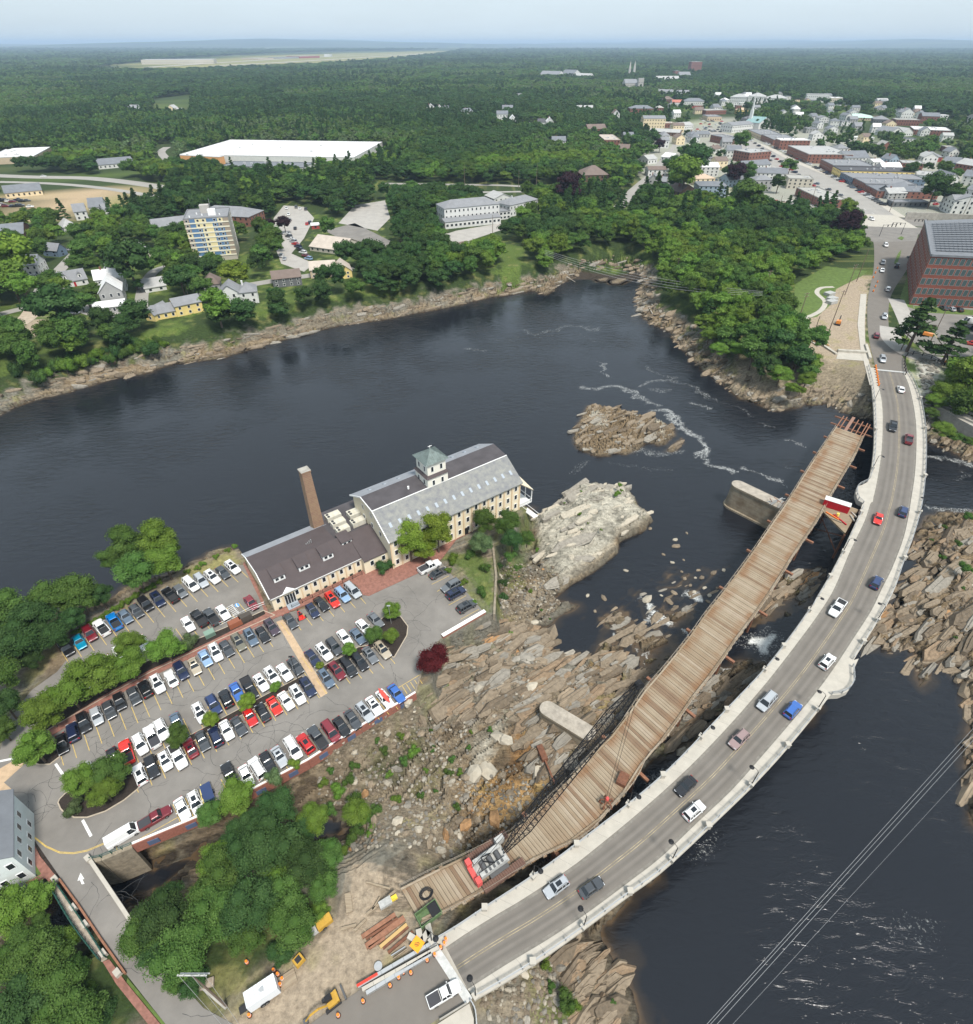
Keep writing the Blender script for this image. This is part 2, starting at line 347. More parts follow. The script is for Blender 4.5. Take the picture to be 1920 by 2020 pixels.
# ground cover colours (the stuff itself: grass, dirt, rock kinds)
COL = {'grass': (.085,.125,.028),'floor': (.035,.055,.017),'tan': (.20,.15,.093),'grey': (.165,.155,.125),'pale': (.38,.355,.29),'dirt': (.34,.275,.20),'rubble': (.25,.205,.145),
       'rust': (.30,.155,.055),'wet': (.05,.04,.03),'dark': (.09,.08,.06),'concrete': (.5,.48,.43),'dry': (.26,.24,.09),'ochre': (.42,.27,.12),'umber': (.085,.065,.045),'buff': (.30,.24,.16),'sand': (.4,.3,.19),'asphalt': (.17,.165,.16)}
def ground_colour(X,Y,Z):
    col = np.empty(X.shape + (3,)); col[:] = COL['floor']
    n1 = fbm(X * .05,Y * .05,4); n2 = fbm(X * .3 + 9,Y * .3,3)
    def mixc(mask,name):
        m = np.clip(mask,0,1)[...,None]; col[:] = col * (1 - m) + np.array(COL[name]) * m
    dfar = sdf(P_FAR,X,Y)
    mixc((n1 + n2 * .5) * 3 - .1,'grass')
    near = Y < 360
    dm = sdf(P_MAIN,X,Y)
    rock = ((dfar < 11) | (dm > -8)) & near
    mixc(rock * 1.0,'tan'); mixc(rock * np.clip(n1 * 3 + .3,0,1),'grey')
    lay_ = _perm[(np.floor(strata_index(X,Y) * 1.0).astype(np.int64) * 7919) & 65535]; lay2 = _perm[(np.floor(strata_index(X,Y) * 3.7).astype(np.int64) * 104729) & 65535]
    mixc(rock * (lay_ > .62) * .55,'grey'); mixc(rock * (lay_ < .2) * .6,'umber'); mixc(rock * (lay2 > .8) * .5,'buff'); mixc(rock * (lay2 < .2) * .5,'umber')
    mixc((sdf(P_SHELF,X,Y,20) > -2) * 1.,'umber'); mixc((sdf(P_SHELF,X,Y,20) > -2) * (Z > WL + .1) * .8,'tan')
    mixc((near & (dfar < 15) & (dfar > 5)) * np.clip((dfar - 4 + n2 * 8) / 5,0,1) * .8,'grey')
    mixc((near & (dfar > 5)) * np.clip((dfar - 7 + n2 * 8) / 3,0,1),'floor')
    mixc((near & (dfar > 14)) * np.clip((n1 + n2 * .5) * 3 + .35,0,1),'grass')
    for px,z,name,fe,amt in ZONES:
        d = sdf(wpoly(px,z),X,Y,25)
        mixc(np.clip((d + n2 * fe * 1.3 + fe * .2) / max(fe,.01),0,1) * amt,name)
    for P in (P_SAND): mixc(sdf(P,X,Y,12) + 1,'sand')
    dr = sdf(P_RIGHT,X,Y); mixc((dr > -8) & near,'tan'); mixc(((dr > 14) & near) * np.clip(n1 * 2 + .6,0,1),'grey')
    mixc(np.clip(sdf(P_PALE,X,Y) * .5 - .5,0,1),'pale'); mixc(np.clip(sdf(P_PALE,X,Y) * .5 - .5,0,1) * np.clip(n2 * 3,0,.6),'grey')
    for P in (P_ISLE,P_ISLE2): mixc(sdf(P,X,Y,20) + 3,'tan')
    for px in ([(1155,822),(1166,803),(1178,806),(1176,826)],[(1172,832),(1190,826),(1195,842),(1185,848)],[(1296,830),(1306,829),(1306,855),(1295,858)]):
        mixc(np.clip(sdf(wpoly(px,-7.5),X,Y,12) * 1.2 + .5 + n2 * 1.5,0,1),'pale')
    low = near & (Z < WL + 1.1) & (Z > WL - .4)
    mixc(low * np.clip((WL + .9 - Z) / .7,0,1) * .75,'dark'); mixc(near & (Z < WL + .12),'wet')
    return col
ZONES = [
    ([(640,1470),(780,1400),(860,1400),(930,1450),(930,1600),(900,1700),(760,1700),(640,1660)],-6,'rubble',5,1),
    ([(700,1500),(830,1440),(880,1480),(800,1560),(700,1600)],-6,'floor',6,.75),
    ([(850,1230),(960,1215),(1080,1300),(1040,1400),(900,1460),(820,1430)],-6.5,'grey',4,.9),
    ([(1030,1150),(1060,1120),(1110,1165),(1060,1240),(1000,1250),(985,1190)],-7,'rubble',4,.9),
    ([(930,1440),(985,1400),(1015,1440),(985,1500),(930,1560),(915,1520)],-6,'pale',2.5,.9),
    ([(905,1560),(960,1500),(1060,1500),(1110,1560),(1010,1640),(930,1660)],-6,'ochre',3.5,.9),
    ([(1000,1440),(1060,1430),(1100,1470),(1020,1560),(960,1580)],-6,'rust',3,.6),
    ([(1090,1370),(1170,1310),(1200,1320),(1130,1400)],-7,'rust',2.5,.7),
    ([(1150,1430),(1250,1330),(1270,1380),(1180,1460)],-7,'ochre',4,.5),
    ([(1060,1300),(1085,1310),(1100,1370),(1085,1380),(1070,1350)],-7,'sand',1.5,.9),
    ([(1030,1010),(1060,1010),(1060,1080),(1020,1130),(990,1180),(980,1100)],-3,'grass',4,.7),
    ([(1300,1330),(1500,1310),(1540,1360),(1330,1500)],-7.5,'dark',5,.5),
    ([(1590,690),(1640,700),(1720,700),(1730,800),(1600,790),(1540,740)],-4,'rubble',2,.9),
    # south side and yards at street level
    ([(-100,1810),(120,1830),(420,1780),(660,1720),(650,1800),(560,1900),(480,1960),(300,2060),(-100,2060)],0,'floor',3,1),
    ([(700,1690),(790,1700),(860,1716),(830,1830),(860,1870),(740,1960),(620,2060),(440,2060),(480,1960),(600,1880),(660,1800),(670,1720)],-1,'dirt',1.5,1),
    ([(930,1985),(1010,1940),(1110,1880),(1150,1900),(1130,1960),(1200,1960),(1215,2060),(920,2060)],-6,'rubble',2,.9),
    ([(1090,1960),(1130,1930),(1150,2060),(1060,2060)],-6,'grass',3,.9),
    ([(1200,1960),(1230,1930),(1225,2060),(1160,2060),(1165,1975)],-8,'sand',1.5,.9),
    ([(860,1100),(960,1075),(982,1140),(975,1212),(960,1205),(915,1140)],0,'grass',2,.9),
    ([(384,1104),(470,1080),(485,1110),(400,1150),(360,1165),(340,1140)],0,'dry',2,.8),
    ([(40,1310),(120,1255),(135,1285),(90,1330),(30,1400)],0,'dry',2,.7),
    ([(395,1900),(470,1880),(520,1950),(440,1990),(420,2005)],0,'dry',1.5,.6),
    # far bank village and promontory
    ([(0,630),(70,600),(110,650),(100,662),(0,668)],0,'dirt',2,1),
    ([(975,480),(1040,490),(1030,545),(985,550)],-1,'grass',2,1),
    ([(1560,610),(1570,560),(1630,525),(1710,535),(1680,600),(1600,630)],0,'grass',1.5,1),
    ([(1560,630),(1660,545),(1722,540),(1715,600),(1712,690),(1640,720),(1590,690),(1545,660)],0,'dirt',2,1),
    ([(1440,700),(1500,720),(1560,770),(1560,800),(1440,770)],-6,'rubble',3,.7),
    ([(1790,700),(1860,725),(1850,760),(1830,850),(1800,790)],-3,'concrete',2,.8),
    ([(0,380),(200,372),(310,375),(170,425),(0,440)],0,'sand',5,1),([(180,420),(230,395),(310,385),(260,410)],0,'dry',8,.8),
    # downtown paving
    ([(1255,300),(1330,240),(1560,225),(1800,300),(1960,330),(1960,420),(1700,440),(1500,410),(1260,360)],0,'concrete',8,.55),
    ([(200,136),(330,121),(560,108),(905,100),(800,115),(600,128),(300,139)],0,'dry',60,.9),
    ([(300,145),(345,138),(385,143),(350,150)],0,'grass',20,0),
    ([(300,200),(370,188),(375,205),(330,212)],0,'grass',20,.9),
]
GCOL = ground_colour(GX,GY,GZ)

def grid_mesh(name,X,Y,Z,m,attrs=None,smooth=True):
    ny,nx = X.shape; me = bpy.data.meshes.new(name)
    co = np.stack([X,Y,Z],-1).reshape(-1,3).astype(np.float32)
    i = np.arange(ny * nx).reshape(ny,nx)
    q = np.stack([i[:-1,:-1],i[:-1,1:],i[1:,1:],i[1:,:-1]],-1).reshape(-1,4)
    me.vertices.add(len(co)); me.vertices.foreach_set('co',co.ravel())
    me.loops.add(q.size); me.loops.foreach_set('vertex_index',q.ravel().astype(np.int32))
    me.polygons.add(len(q)); me.polygons.foreach_set('loop_start',(np.arange(len(q)) * 4).astype(np.int32))
    me.update(); me.validate()
    me.polygons.foreach_set('use_smooth',np.full(len(q),smooth))
    for k,a in (attrs or {}).items():
        if a.ndim == 3:
            at_ = me.attributes.new(k,'FLOAT_COLOR','POINT'); at_.data.foreach_set('color',np.concatenate([a,np.ones(a.shape[:2] + (1,))],-1).astype(np.float32).ravel())
        else:
            at_ = me.attributes.new(k,'FLOAT','POINT'); at_.data.foreach_set('value',a.astype(np.float32).ravel())
    me.materials.append(m)
    return link(name,me)

gm = bpy.data.materials.new('ground'); gm.use_nodes = True
n = gm.node_tree.nodes; l = gm.node_tree.links.new; b = n['Principled BSDF']; b.inputs['Roughness'].default_value = .95; b.inputs['Specular IOR Level'].default_value = .15
a = n.new('ShaderNodeAttribute'); a.attribute_name = 'cover'
tcg = n.new('ShaderNodeTexCoord')
n1_ = n.new('ShaderNodeTexNoise'); n1_.inputs['Scale'].default_value = 1.1; n1_.inputs['Detail'].default_value = 8; n1_.inputs['Roughness'].default_value = .75
mpg = n.new('ShaderNodeMapping'); mpg.inputs['Rotation'].default_value = (0,0,-SANG); mpg.inputs['Scale'].default_value = (.25,1.6,1)
n2_ = n.new('ShaderNodeTexNoise'); n2_.inputs['Scale'].default_value = 1.3; n2_.inputs['Detail'].default_value = 6; n2_.inputs['Roughness'].default_value = .7
l(tcg.outputs['Object'],n1_.inputs[0]); l(tcg.outputs['Object'],mpg.inputs[0]); l(mpg.outputs[0],n2_.inputs[0])
ad = n.new('ShaderNodeMath'); ad.operation = 'ADD'; rk_a = n.new('ShaderNodeAttribute'); rk_a.attribute_name = 'rocky'; s5 = n.new('ShaderNodeMath'); s5.operation = 'SUBTRACT'; s5.inputs[1].default_value = .5; l(n2_.outputs[0],s5.inputs[0]); m5 = n.new('ShaderNodeMath'); m5.operation = 'MULTIPLY_ADD'; l(s5.outputs[0],m5.inputs[0]); l(rk_a.outputs['Fac'],m5.inputs[1]); m5.inputs[2].default_value = .5; l(n1_.outputs[0],ad.inputs[0]); l(m5.outputs[0],ad.inputs[1])
mrg = n.new('ShaderNodeMapRange'); mrg.inputs[1].default_value = .75; mrg.inputs[2].default_value = 1.25; mrg.inputs[3].default_value = .45; mrg.inputs[4].default_value = 1.5
l(ad.outputs[0],mrg.inputs[0])
vm = n.new('ShaderNodeVectorMath'); vm.operation = 'SCALE'; l(a.outputs['Color'],vm.inputs[0]); l(mrg.outputs[0],vm.inputs['Scale']); l(vm.outputs[0],b.inputs['Base Color'])
bp = n.new('ShaderNodeBump'); bp.inputs['Distance'].default_value = .5; bp.inputs['Strength'].default_value = .8; l(ad.outputs[0],bp.inputs['Height']); l(bp.outputs[0],b.inputs['Normal'])
kind(grid_mesh('ground',GX,GY,GZ,gm,{'cover': GCOL,'rocky': ((GZ < -1.2) & (GY < 420)) * 1.0},smooth=False))

# ------------------------------------------------------------------ water
def polydist(pxs,X,Y,z=WL):
    P = [at(p[0],p[1],z)[:2] for p in pxs]; d2 = np.full(X.shape,1e9)
    for (x0,y0),(x1,y1) in zip(P[:-1],P[1:]):
        ex,ey = x1 - x0,y1 - y0; t = np.clip(((X - x0) * ex + (Y - y0) * ey) / (ex * ex + ey * ey + 1e-9),0,1)
        d2 = np.minimum(d2,(X - x0 - t * ex) ** 2 + (Y - y0 - t * ey) ** 2)
    return np.sqrt(d2)
wx = np.arange(-320,330,.9); wy = np.arange(8,345,.9); WX,WY = np.meshgrid(wx,wy)
depth = np.clip(WL - height(WX,WY),0,5)
foam = np.zeros(WX.shape)
jx = fbm(WX * .12,WY * .12,3) * 5 + fbm(WX * .5,WY * .5,3) * 3; jy = fbm(WX * .12 + 40,WY * .12,3) * 5
STREAKS = [([(1150,762),(1230,765),(1270,790),(1295,800)],1.6,.62),([(1300,810),(1330,825),(1350,850),(1375,862),(1395,880),(1380,900),(1400,915),(1450,935)],1.3,.7),
    ([(1270,760),(1330,750),(1360,765),(1395,785)],1.5,.55),([(1365,798),(1390,808)],1.4,.6),([(1395,785),(1440,800),(1480,822)],1.2,.5),([(1470,925),(1500,938),(1540,950)],1.2,.7),([(1475,930),(1510,942),(1560,965)],1.0,.6),
    ([(1260,890),(1300,895),(1335,890)],1.6,.55),([(1120,940),(1165,915)],1.6,.45),([(1200,905),(1260,915),(1310,925)],1.4,.4),([(1540,868),(1575,875)],.9,.6),([(1490,838),(1530,850)],.9,.5),([(1545,915),(1555,922)],.9,.5),
    ([(1180,712),(1205,745)],1.5,.6),([(1030,650),(1060,660),(1120,645),(1180,648)],1.5,.5),([(925,690),(950,692)],1.5,.5),([(1130,655),(1180,672),(1230,682)],1.2,.4),([(1100,660),(1060,665)],1.2,.4),([(980,670),(1020,668)],1.2,.4),
    ([(1280,720),(1300,735),(1340,745)],1.4,.5),([(1290,770),(1320,775)],1.6,.5),([(1385,775),(1400,790),(1430,790)],1.1,.5),
    ([(1830,895),(1860,905),(1900,915),(1940,925)],1.4,.7),([(1835,940),(1870,945),(1900,940)],1.1,.45),([(1820,1003),(1850,1000),(1900,1005)],1.4,.6),([(1885,920),(1895,935)],1.0,.5),([(1840,960),(1880,985)],.9,.4),
    ([(1665,950),(1680,955)],.8,.4),([(1280,1205),(1292,1225),(1310,1240)],1.0,.95),([(1258,1230),(1290,1228)],.7,.7),([(1212,1248),(1218,1262)],.6,.8),([(1240,1270),(1256,1285),(1253,1305)],.7,.7),([(1360,1175),(1380,1190)],1.3,.95),
    ([(1340,1252),(1356,1262)],.7,.8),([(1255,1180),(1262,1190)],.7,.7),([(1415,1325),(1440,1330)],.8,.8)]
for pts,wdt,amt in STREAKS: foam = np.maximum(foam,(amt * .5 + .23) * np.clip(1.25 - polydist(pts,WX + jx,WY + jy) / wdt / 2.4,0,1))
BLOBS = [([(1452,1262),(1470,1252),(1500,1248),(1530,1244),(1545,1255),(1530,1280),(1520,1300),(1505,1298),(1490,1280)],3,.95),([(1262,1516),(1330,1482),(1345,1500),(1330,1530),(1290,1560),(1240,1600),(1215,1630),(1225,1590),(1240,1555)],3,.62),
    ([(1300,1690),(1380,1620),(1430,1600),(1460,1620),(1465,1690),(1420,1730),(1330,1740)],7,.5),([(1680,1780),(1745,1740),(1850,1750),(1915,1810),(1930,1990),(1890,2010),(1850,1920),(1750,1900),(1690,1860)],8,.44),([(1140,1820),(1300,1745),(1330,1760),(1250,1850)],8,.3),([(1560,1640),(1620,1640),(1640,1740),(1580,1740)],10,.3)]
for pts,fe,amt in BLOBS: foam = np.maximum(foam,amt * np.clip(sdf(wpoly(pts,WL),WX + jx * .4,WY + jy * .4,25) / fe + .5,0,1))
wm = bpy.data.materials.new('water'); wm.use_nodes = True
n = wm.node_tree.nodes; l = wm.node_tree.links.new; b = n['Principled BSDF']
b.inputs['Roughness'].default_value = .06; b.inputs['IOR'].default_value = 1.36; b.inputs['Specular IOR Level'].default_value = .6
ad_ = n.new('ShaderNodeAttribute'); ad_.attribute_name = 'depth'; af = n.new('ShaderNodeAttribute'); af.attribute_name = 'foam'
r1 = n.new('ShaderNodeMapRange'); r1.inputs[1].default_value = 0.05; r1.inputs[2].default_value = .75; l(ad_.outputs['Fac'],r1.inputs[0])
cr = n.new('ShaderNodeValToRGB'); l(r1.outputs[0],cr.inputs[0])
cr.color_ramp.elements[0].color = (.085,.058,.034,1); cr.color_ramp.elements[1].color = (.011,.0125,.016,1); e = cr.color_ramp.elements.new(.35); e.color = (.03,.024,.019,1)
tcw = n.new('ShaderNodeTexCoord')
fn = n.new('ShaderNodeTexNoise'); fn.inputs['Scale'].default_value = 2.4; fn.inputs['Detail'].default_value = 7; fn.inputs['Roughness'].default_value = .72; l(tcw.outputs['Object'],fn.inputs[0])
fs = n.new('ShaderNodeMath'); fs.operation = 'ADD'; l(fn.outputs[0],fs.inputs[0]); l(af.outputs['Fac'],fs.inputs[1])
fr = n.new('ShaderNodeMapRange'); fr.inputs[1].default_value = 1.0; fr.inputs[2].default_value = 1.35; l(fs.outputs[0],fr.inputs[0])
fmx = n.new('ShaderNodeMix'); fmx.data_type = 'RGBA'; fmx.inputs[7].default_value = (.72,.73,.70,1); l(fr.outputs[0],fmx.inputs[0]); l(cr.outputs[0],fmx.inputs[6]); l(fmx.outputs[2],b.inputs['Base Color'])
rr_ = n.new('ShaderNodeMapRange'); rr_.inputs[3].default_value = .06; rr_.inputs[4].default_value = .7; l(fr.outputs[0],rr_.inputs[0]); l(rr_.outputs[0],b.inputs['Roughness'])
# ripples: two scales of noise, drawn out along the current
mw = n.new('ShaderNodeMapping'); mw.inputs['Rotation'].default_value = (0,0,R(-35)); mw.inputs['Scale'].default_value = (.5,1.3,1); l(tcw.outputs['Object'],mw.inputs[0])
w1 = n.new('ShaderNodeTexNoise'); w1.inputs['Scale'].default_value = .55; w1.inputs['Detail'].default_value = 5; w1.inputs['Roughness'].default_value = .6; w1.inputs['Distortion'].default_value = .6; l(mw.outputs[0],w1.inputs[0])
w2 = n.new('ShaderNodeTexNoise'); w2.inputs['Scale'].default_value = .04; w2.inputs['Detail'].default_value = 3; l(tcw.outputs['Object'],w2.inputs[0])
wq = n.new('ShaderNodeMapRange'); wq.inputs[1].default_value = .38; wq.inputs[2].default_value = .62; wq.inputs[3].default_value = .25; wq.inputs[4].default_value = 1.0; l(w2.outputs[0],wq.inputs[0])
bw = n.new('ShaderNodeBump'); bw.inputs['Distance'].default_value = .34; l(w1.outputs[0],bw.inputs['Height']); l(wq.outputs[0],bw.inputs['Strength']); l(bw.outputs[0],b.inputs['Normal'])
kind(grid_mesh('river_water',WX,WY,np.full(WX.shape,WL),wm,{'depth': depth,'foam': foam}))

# ------------------------------------------------------------------ paving, lot, roads
ASPH = mat('asphalt',(.20,.186,.168),.9,noise=.24,nscale=.16,bump=.01,bscale=20,detail=12)
ROAD = mat('bridge_asphalt',(.165,.149,.13),.88,noise=.12,nscale=.25,detail=8)
CONC = mat('pale_concrete',(.43,.40,.345),.85,noise=.14,nscale=.5,detail=8)
CONCD = mat('grey_concrete',(.36,.34,.30),.9,noise=.3,nscale=.6,detail=8)
YEL = mat('yellow_paint',(.56,.40,.12),.8,noise=.3,nscale=3); WHP = mat('white_paint',(.72,.72,.70),.8,noise=.2,nscale=3)
BRKP = mat('brick_paving',(.26,.125,.095),.9,noise=.35,nscale=1.5,detail=9)
MULCH = mat('mulch',(.035,.027,.022),.95,noise=.4,nscale=3); TANP = mat('tan_crossing',(.47,.34,.22),.9,noise=.2,nscale=1)
KERB = mat('kerb_stone',(.42,.36,.28),.9,noise=.2,nscale=2); GRASS = mat('lawn',(.10,.15,.035),.95,noise=.4,nscale=.5,detail=9)
CRACK = mat('crack_sealant',(.05,.05,.05),.8)
DIRT = mat('dirt',(.40,.33,.25),.95,noise=.25,nscale=.4,detail=9)
LOT = [(112,1274),(188,1232),(298,1180),(356,1152),(420,1124),(480,1114),(511,1179),(521,1203),(545,1215),(760,1160),(830,1128),(867,1106),(871,1110),(909,1155),(950,1202),(957,1208),(873,1256),(860,1270),(834,1317),(819,1366),
    (686,1449),(608,1500),(417,1602),(261,1667),(201,1692),(179,1697),(243,1793),(290,1860),(368,1952),(402,1989),(460,2020),(500,2070),(350,2070),(326,2020),(282,1964),(250,1923),(201,1854),(157,1788),(118,1736),(76,1677),(59,1645),(34,1596),(0,1555),
    (-90,1430),(0,1480),(16,1433),(36,1395),(63,1361),(112,1326),(134,1299),(115,1283)]
sheet('parking_lot',LOT,.02,ASPH)

def slab(name,pxs,z0,z1,m,mtop=None,kindv='structure',parent=None):
    mb = MB(); pts = [at(p[0],p[1],0) for p in pxs]; mb.prism([(p[0],p[1]) for p in pts],z0,z1,0,1 if mtop else None)
    o = mb.build(name,[m] + ([mtop] if mtop else []),parent)
    if kindv: kind(o,kindv)
    return o
def kerbed(name,pxs,top,w=.18,h=.15,closed=True):
    o = slab(name,pxs,-.05,.10,top)
    pts = [V(*p) for p in pxs] + ([V(*pxs[0])] if closed else [])
    mb = MB()
    for a,b in zip(pts[:-1],pts[1:]): mb.bar(a + Vector((0,0,.07)),b + Vector((0,0,.07)),w,h)
    mb.build('kerb',KERB,o); return o
kerbed('planting_island',[(78,1452),(100,1437),(224,1366),(298,1326),(420,1268),(470,1246),(543,1214),(520,1205),(470,1228),(405,1255),(330,1285),(250,1325),(170,1370),(110,1405),(60,1450),(45,1482),(60,1503),(78,1509),(99,1508),(121,1491),(118,1478),(101,1455)],MULCH)
slab('brick_walk',[(101,1453),(224,1376),(298,1336),(420,1277),(545,1219),(700,1152),(712,1166),(716,1174),(728,1176),(760,1161),(830,1129),(867,1107),(874,1100),(900,1065),(950,1040),(945,1030),(905,1050),(860,1085),(805,1105),(740,1112),(722,1118),(600,1180),(531,1211),(505,1150),(482,1108),(480,1114),(511,1179),(524,1212),(415,1266),(293,1324),(219,1364),(95,1440)],-.05,.125,BRKP)
kerbed('planting_island.001',[(118,1577),(115,1584),(120,1596),(128,1604),(147,1613),(172,1613),(208,1601),(245,1579),(272,1557),(275,1552),(270,1538),(262,1522),(245,1508),(215,1516),(170,1545),(130,1565)],MULCH)
kerbed('planting_strip',[(262,1516),(300,1494),(330,1475),(418,1428),(523,1372),(596,1334),(606,1344),(523,1388),(418,1442),(340,1486),(285,1516),(268,1526)],MULCH,w=.12)
kerbed('planting_island.002',[(622,1326),(646,1310),(669,1299),(707,1277),(725,1274),(738,1250),(745,1228),(758,1217),(790,1216),(805,1236),(803,1254),(778,1297),(767,1295),(742,1275),(713,1290),(669,1312),(626,1332)],MULCH)
def strip_between(name,quad,m,z=.03): return sheet(name,quad,z,m)
strip_between('pedestrian_crossing',[(545,1227),(559,1222),(647,1367),(633,1376)],TANP)
strip_between('tan_paving',[(-10,1522),(30,1499),(50,1506),(8,1544),(22,1556),(52,1640),(30,1647),(20,1600),(-10,1575)],TANP,.028)
slab('brick_pavement',[(24,1650),(36,1642),(50,1641),(62,1655),(80,1690),(118,1738),(104,1750),(90,1732),(60,1748),(50,1742),(82,1725),(60,1690),(40,1665)],-.05,.12,BRKP)
slab('brick_pavement.001',[(203,1898),(216,1893),(248,1937),(316,2020),(350,2060),(322,2060),(292,2020),(230,1942)],-.05,.10,BRKP)
slab('verge',[(252,1930),(282,1966),(326,2020),(342,2048),(318,2020),(250,1938)],-.05,.06,GRASS)
slab('verge.001',[(44,1668),(62,1690),(83,1724),(75,1728),(50,1690),(38,1672)],-.05,.08,GRASS)
slab('planting_bed',[(59,1650),(64,1652),(90,1690),(120,1733),(114,1737),(84,1694)],-.05,.11,MULCH)
# painted lines
pl = MB(); pw = MB()
def line_px(mb,a,b,w,z=.032,za=0):
    p,q = V(*a,za),V(*b,za); d = (q - p).normalized(); nn = Vector((-d.y,d.x,0)) * w / 2
    mb.add([p + nn,p - nn,q - nn,q + nn],[(0,1,2,3)]);
    for i in range(-4,0): mb.v[i] = (mb.v[i][0],mb.v[i][1],z)
for dd in (-1.1,1.1):
    pts = [(67.4,1651.6 + dd),(90.7,1670 + dd),(117.7,1682 + dd),(144.7,1683.5 + dd),(171.6,1678.5 + dd),(215.8,1660 + dd),(274.6,1628 + dd)]
    for a,b in zip(pts[:-1],pts[1:]): line_px(pl,a,b,.1)
for a,b in (((109.7,1507),(124,1528)),((0,1502),(29,1496)),((163,1618),(180,1650)),((-2,1620),(14,1643))): line_px(pw,a,b,.4)
ar = [(159,1722),(166.5,1734),(162.5,1735),(167,1743.5),(161.5,1745),(158,1736.5),(153,1738)]
P_ = [at(*p) for p in ar]; pw.add([(p[0],p[1],.032) for p in P_],[tuple(range(len(P_)))[::-1]])
# hatching by the blue badge stall and at the ends of the rows
for i in range(6):
    t = i / 5; a = (446 + 14 * t,1200 + 13 * t); b = (460 + 11 * t,1194 + 14 * t - 2); line_px(pw,a,b,.12)
line_px(pw,(446,1200),(461,1215),.12); line_px(pw,(457,1194),(471,1210),.12)
for i in range(6): line_px(pl,(786 + i * 8,1358 - i * 4),(796 + i * 7.5,1374 - i * 5),.12)
line_px(pl,(786,1357),(834,1328),.12)
def stall_lines(p0,p1,n,angle,length,back=0.0):
    """n+1 lines between two photo points, each running at a world angle"""
    a,b = V(*p0),V(*p1); d = Vector((math.cos(angle),math.sin(angle),0))
    for i in range(n + 1):
        p = a.lerp(b,i / n) + d * back; q = p + d * length; nn = Vector((-d.y,d.x,0)) * .055
        pl.add([p + nn,p - nn,q - nn,q + nn],[(0,1,2,3)])
        for k in range(-4,0): pl.v[k] = (pl.v[k][0],pl.v[k][1],.032)
SA = R(130)
stall_lines((127,1294),(497,1120),17,R(137),4.6,-2.6); stall_lines((120,1490),(529,1262),19,SA,4.4,-2.4)
stall_lines((355,1252),(480,1200),5,R(134),4.4,-2.2)
stall_lines((562,1239),(711,1179),7,SA,4.4,-2.4); stall_lines((606,1311),(730,1243),6,SA,4.4,-2.2); stall_lines((634,1354),(768,1296),6,SA,4.4,-2.2)
stall_lines((240,1500),(595,1320),15,SA,4.4,-2.2); stall_lines((266,1544),(620,1362),15,SA,4.4,-2.2); stall_lines((350,1608),(773,1384),20,SA,4.4,-2.2)
for a,b in (((852,1153),(886,1136)),((862,1167),(895,1150)),((885,1194),(920,1175)),((909,1222),(945,1202)),((842,1139),(860,1131))): line_px(pl,a,b,.1)
line_px(pl,(232,1680),(352,1612),.1); line_px(pl,(352,1612),(345,1594),.1); line_px(pl,(230,1672),(232,1680),.1)
kind(pl.build('yellow_line_markings',YEL)); kind(pw.build('white_line_markings',WHP))
bb = MB(); P_ = [at(468 + 5 * math.cos(t),1194 + 4 * math.sin(t)) for t in [i * .6 for i in range(10)]]; bb.add([(p[0],p[1],.034) for p in P_],[tuple(range(10))])
kind(bb.build('blue_badge_marking',mat('blue_paint',(.12,.3,.6),.8)))
bw_ = MB(); line_px(bw_,(466,1191),(468,1196),.18,.037); line_px(bw_,(468,1196),(471,1197),.18,.037); kind(bw_.build('wheelchair_marking',WHP))
# cracks in the asphalt, each a wandering branching line
ck = MB(); rc = random.Random(5)
def crack(px,py,ang,n,w=.028,depth=0):
    p = V(px,py);
    for i in range(n):
        ang += rc.uniform(-.55,.55); q = p + Vector((math.cos(ang),math.sin(ang),0)) * rc.uniform(.35,.9)
        d = (q - p).normalized(); nn = Vector((-d.y,d.x,0)) * w * rc.uniform(.6,1.2)
        ck.add([(p + nn).to_tuple()[:2] + (.026,),(p - nn).to_tuple()[:2] + (.026,),(q - nn).to_tuple()[:2] + (.026,),(q + nn).to_tuple()[:2] + (.026,)],[(0,1,2,3)])
        if depth < 2 and rc.random() < .16:
            pp = to_px(q.x,q.y,0); crack(pp[0],pp[1],ang + rc.choice((-1,1)) * rc.uniform(.6,1.3),int(n * .5),w * .8,depth + 1)
        p = q
for px,py,a,n_ in ((600,1440,2.2,22),(600,1440,.3,18),(600,1440,3.6,16),(645,1374,-1.2,14),(660,1230,2.6,22),(700,1225,.5,16),(850,1245,2.8,26),(850,1245,1.3,20),(860,1190,2.2,14),(190,1465,4.9,18),(190,1465,.6,14),
    (310,1430,1.9,16),(375,1388,1.4,12),(370,1390,3.5,14),(430,1530,3.3,20),(430,1530,.8,16),(360,1560,.4,14),(140,1480,3.8,16),(110,1590,3.3,18),(110,1590,4.2,12),(60,1560,.9,20),(20,1560,-.6,10),(290,1570,2.2,12),
    (290,1570,5,10),(180,1700,1.4,10),(190,1790,.9,12),(180,1740,5.2,12),(230,1830,.8,10),(330,1950,2.6,12),(360,2000,.3,10),(770,1310,4.8,8),(780,1330,4.6,14),(800,1200,2.4,12),(520,1290,5.0,10),(420,1320,4.9,14),
    (420,1330,.5,20),(560,1480,3.2,14),(330,1190,4.6,14),(700,1400,3.0,16),(480,1480,3.4,14),(150,1390,2.0,8),(80,1370,2.0,8)): crack(px,py,a,n_)
kind(ck.build('asphalt_cracks',CRACK))

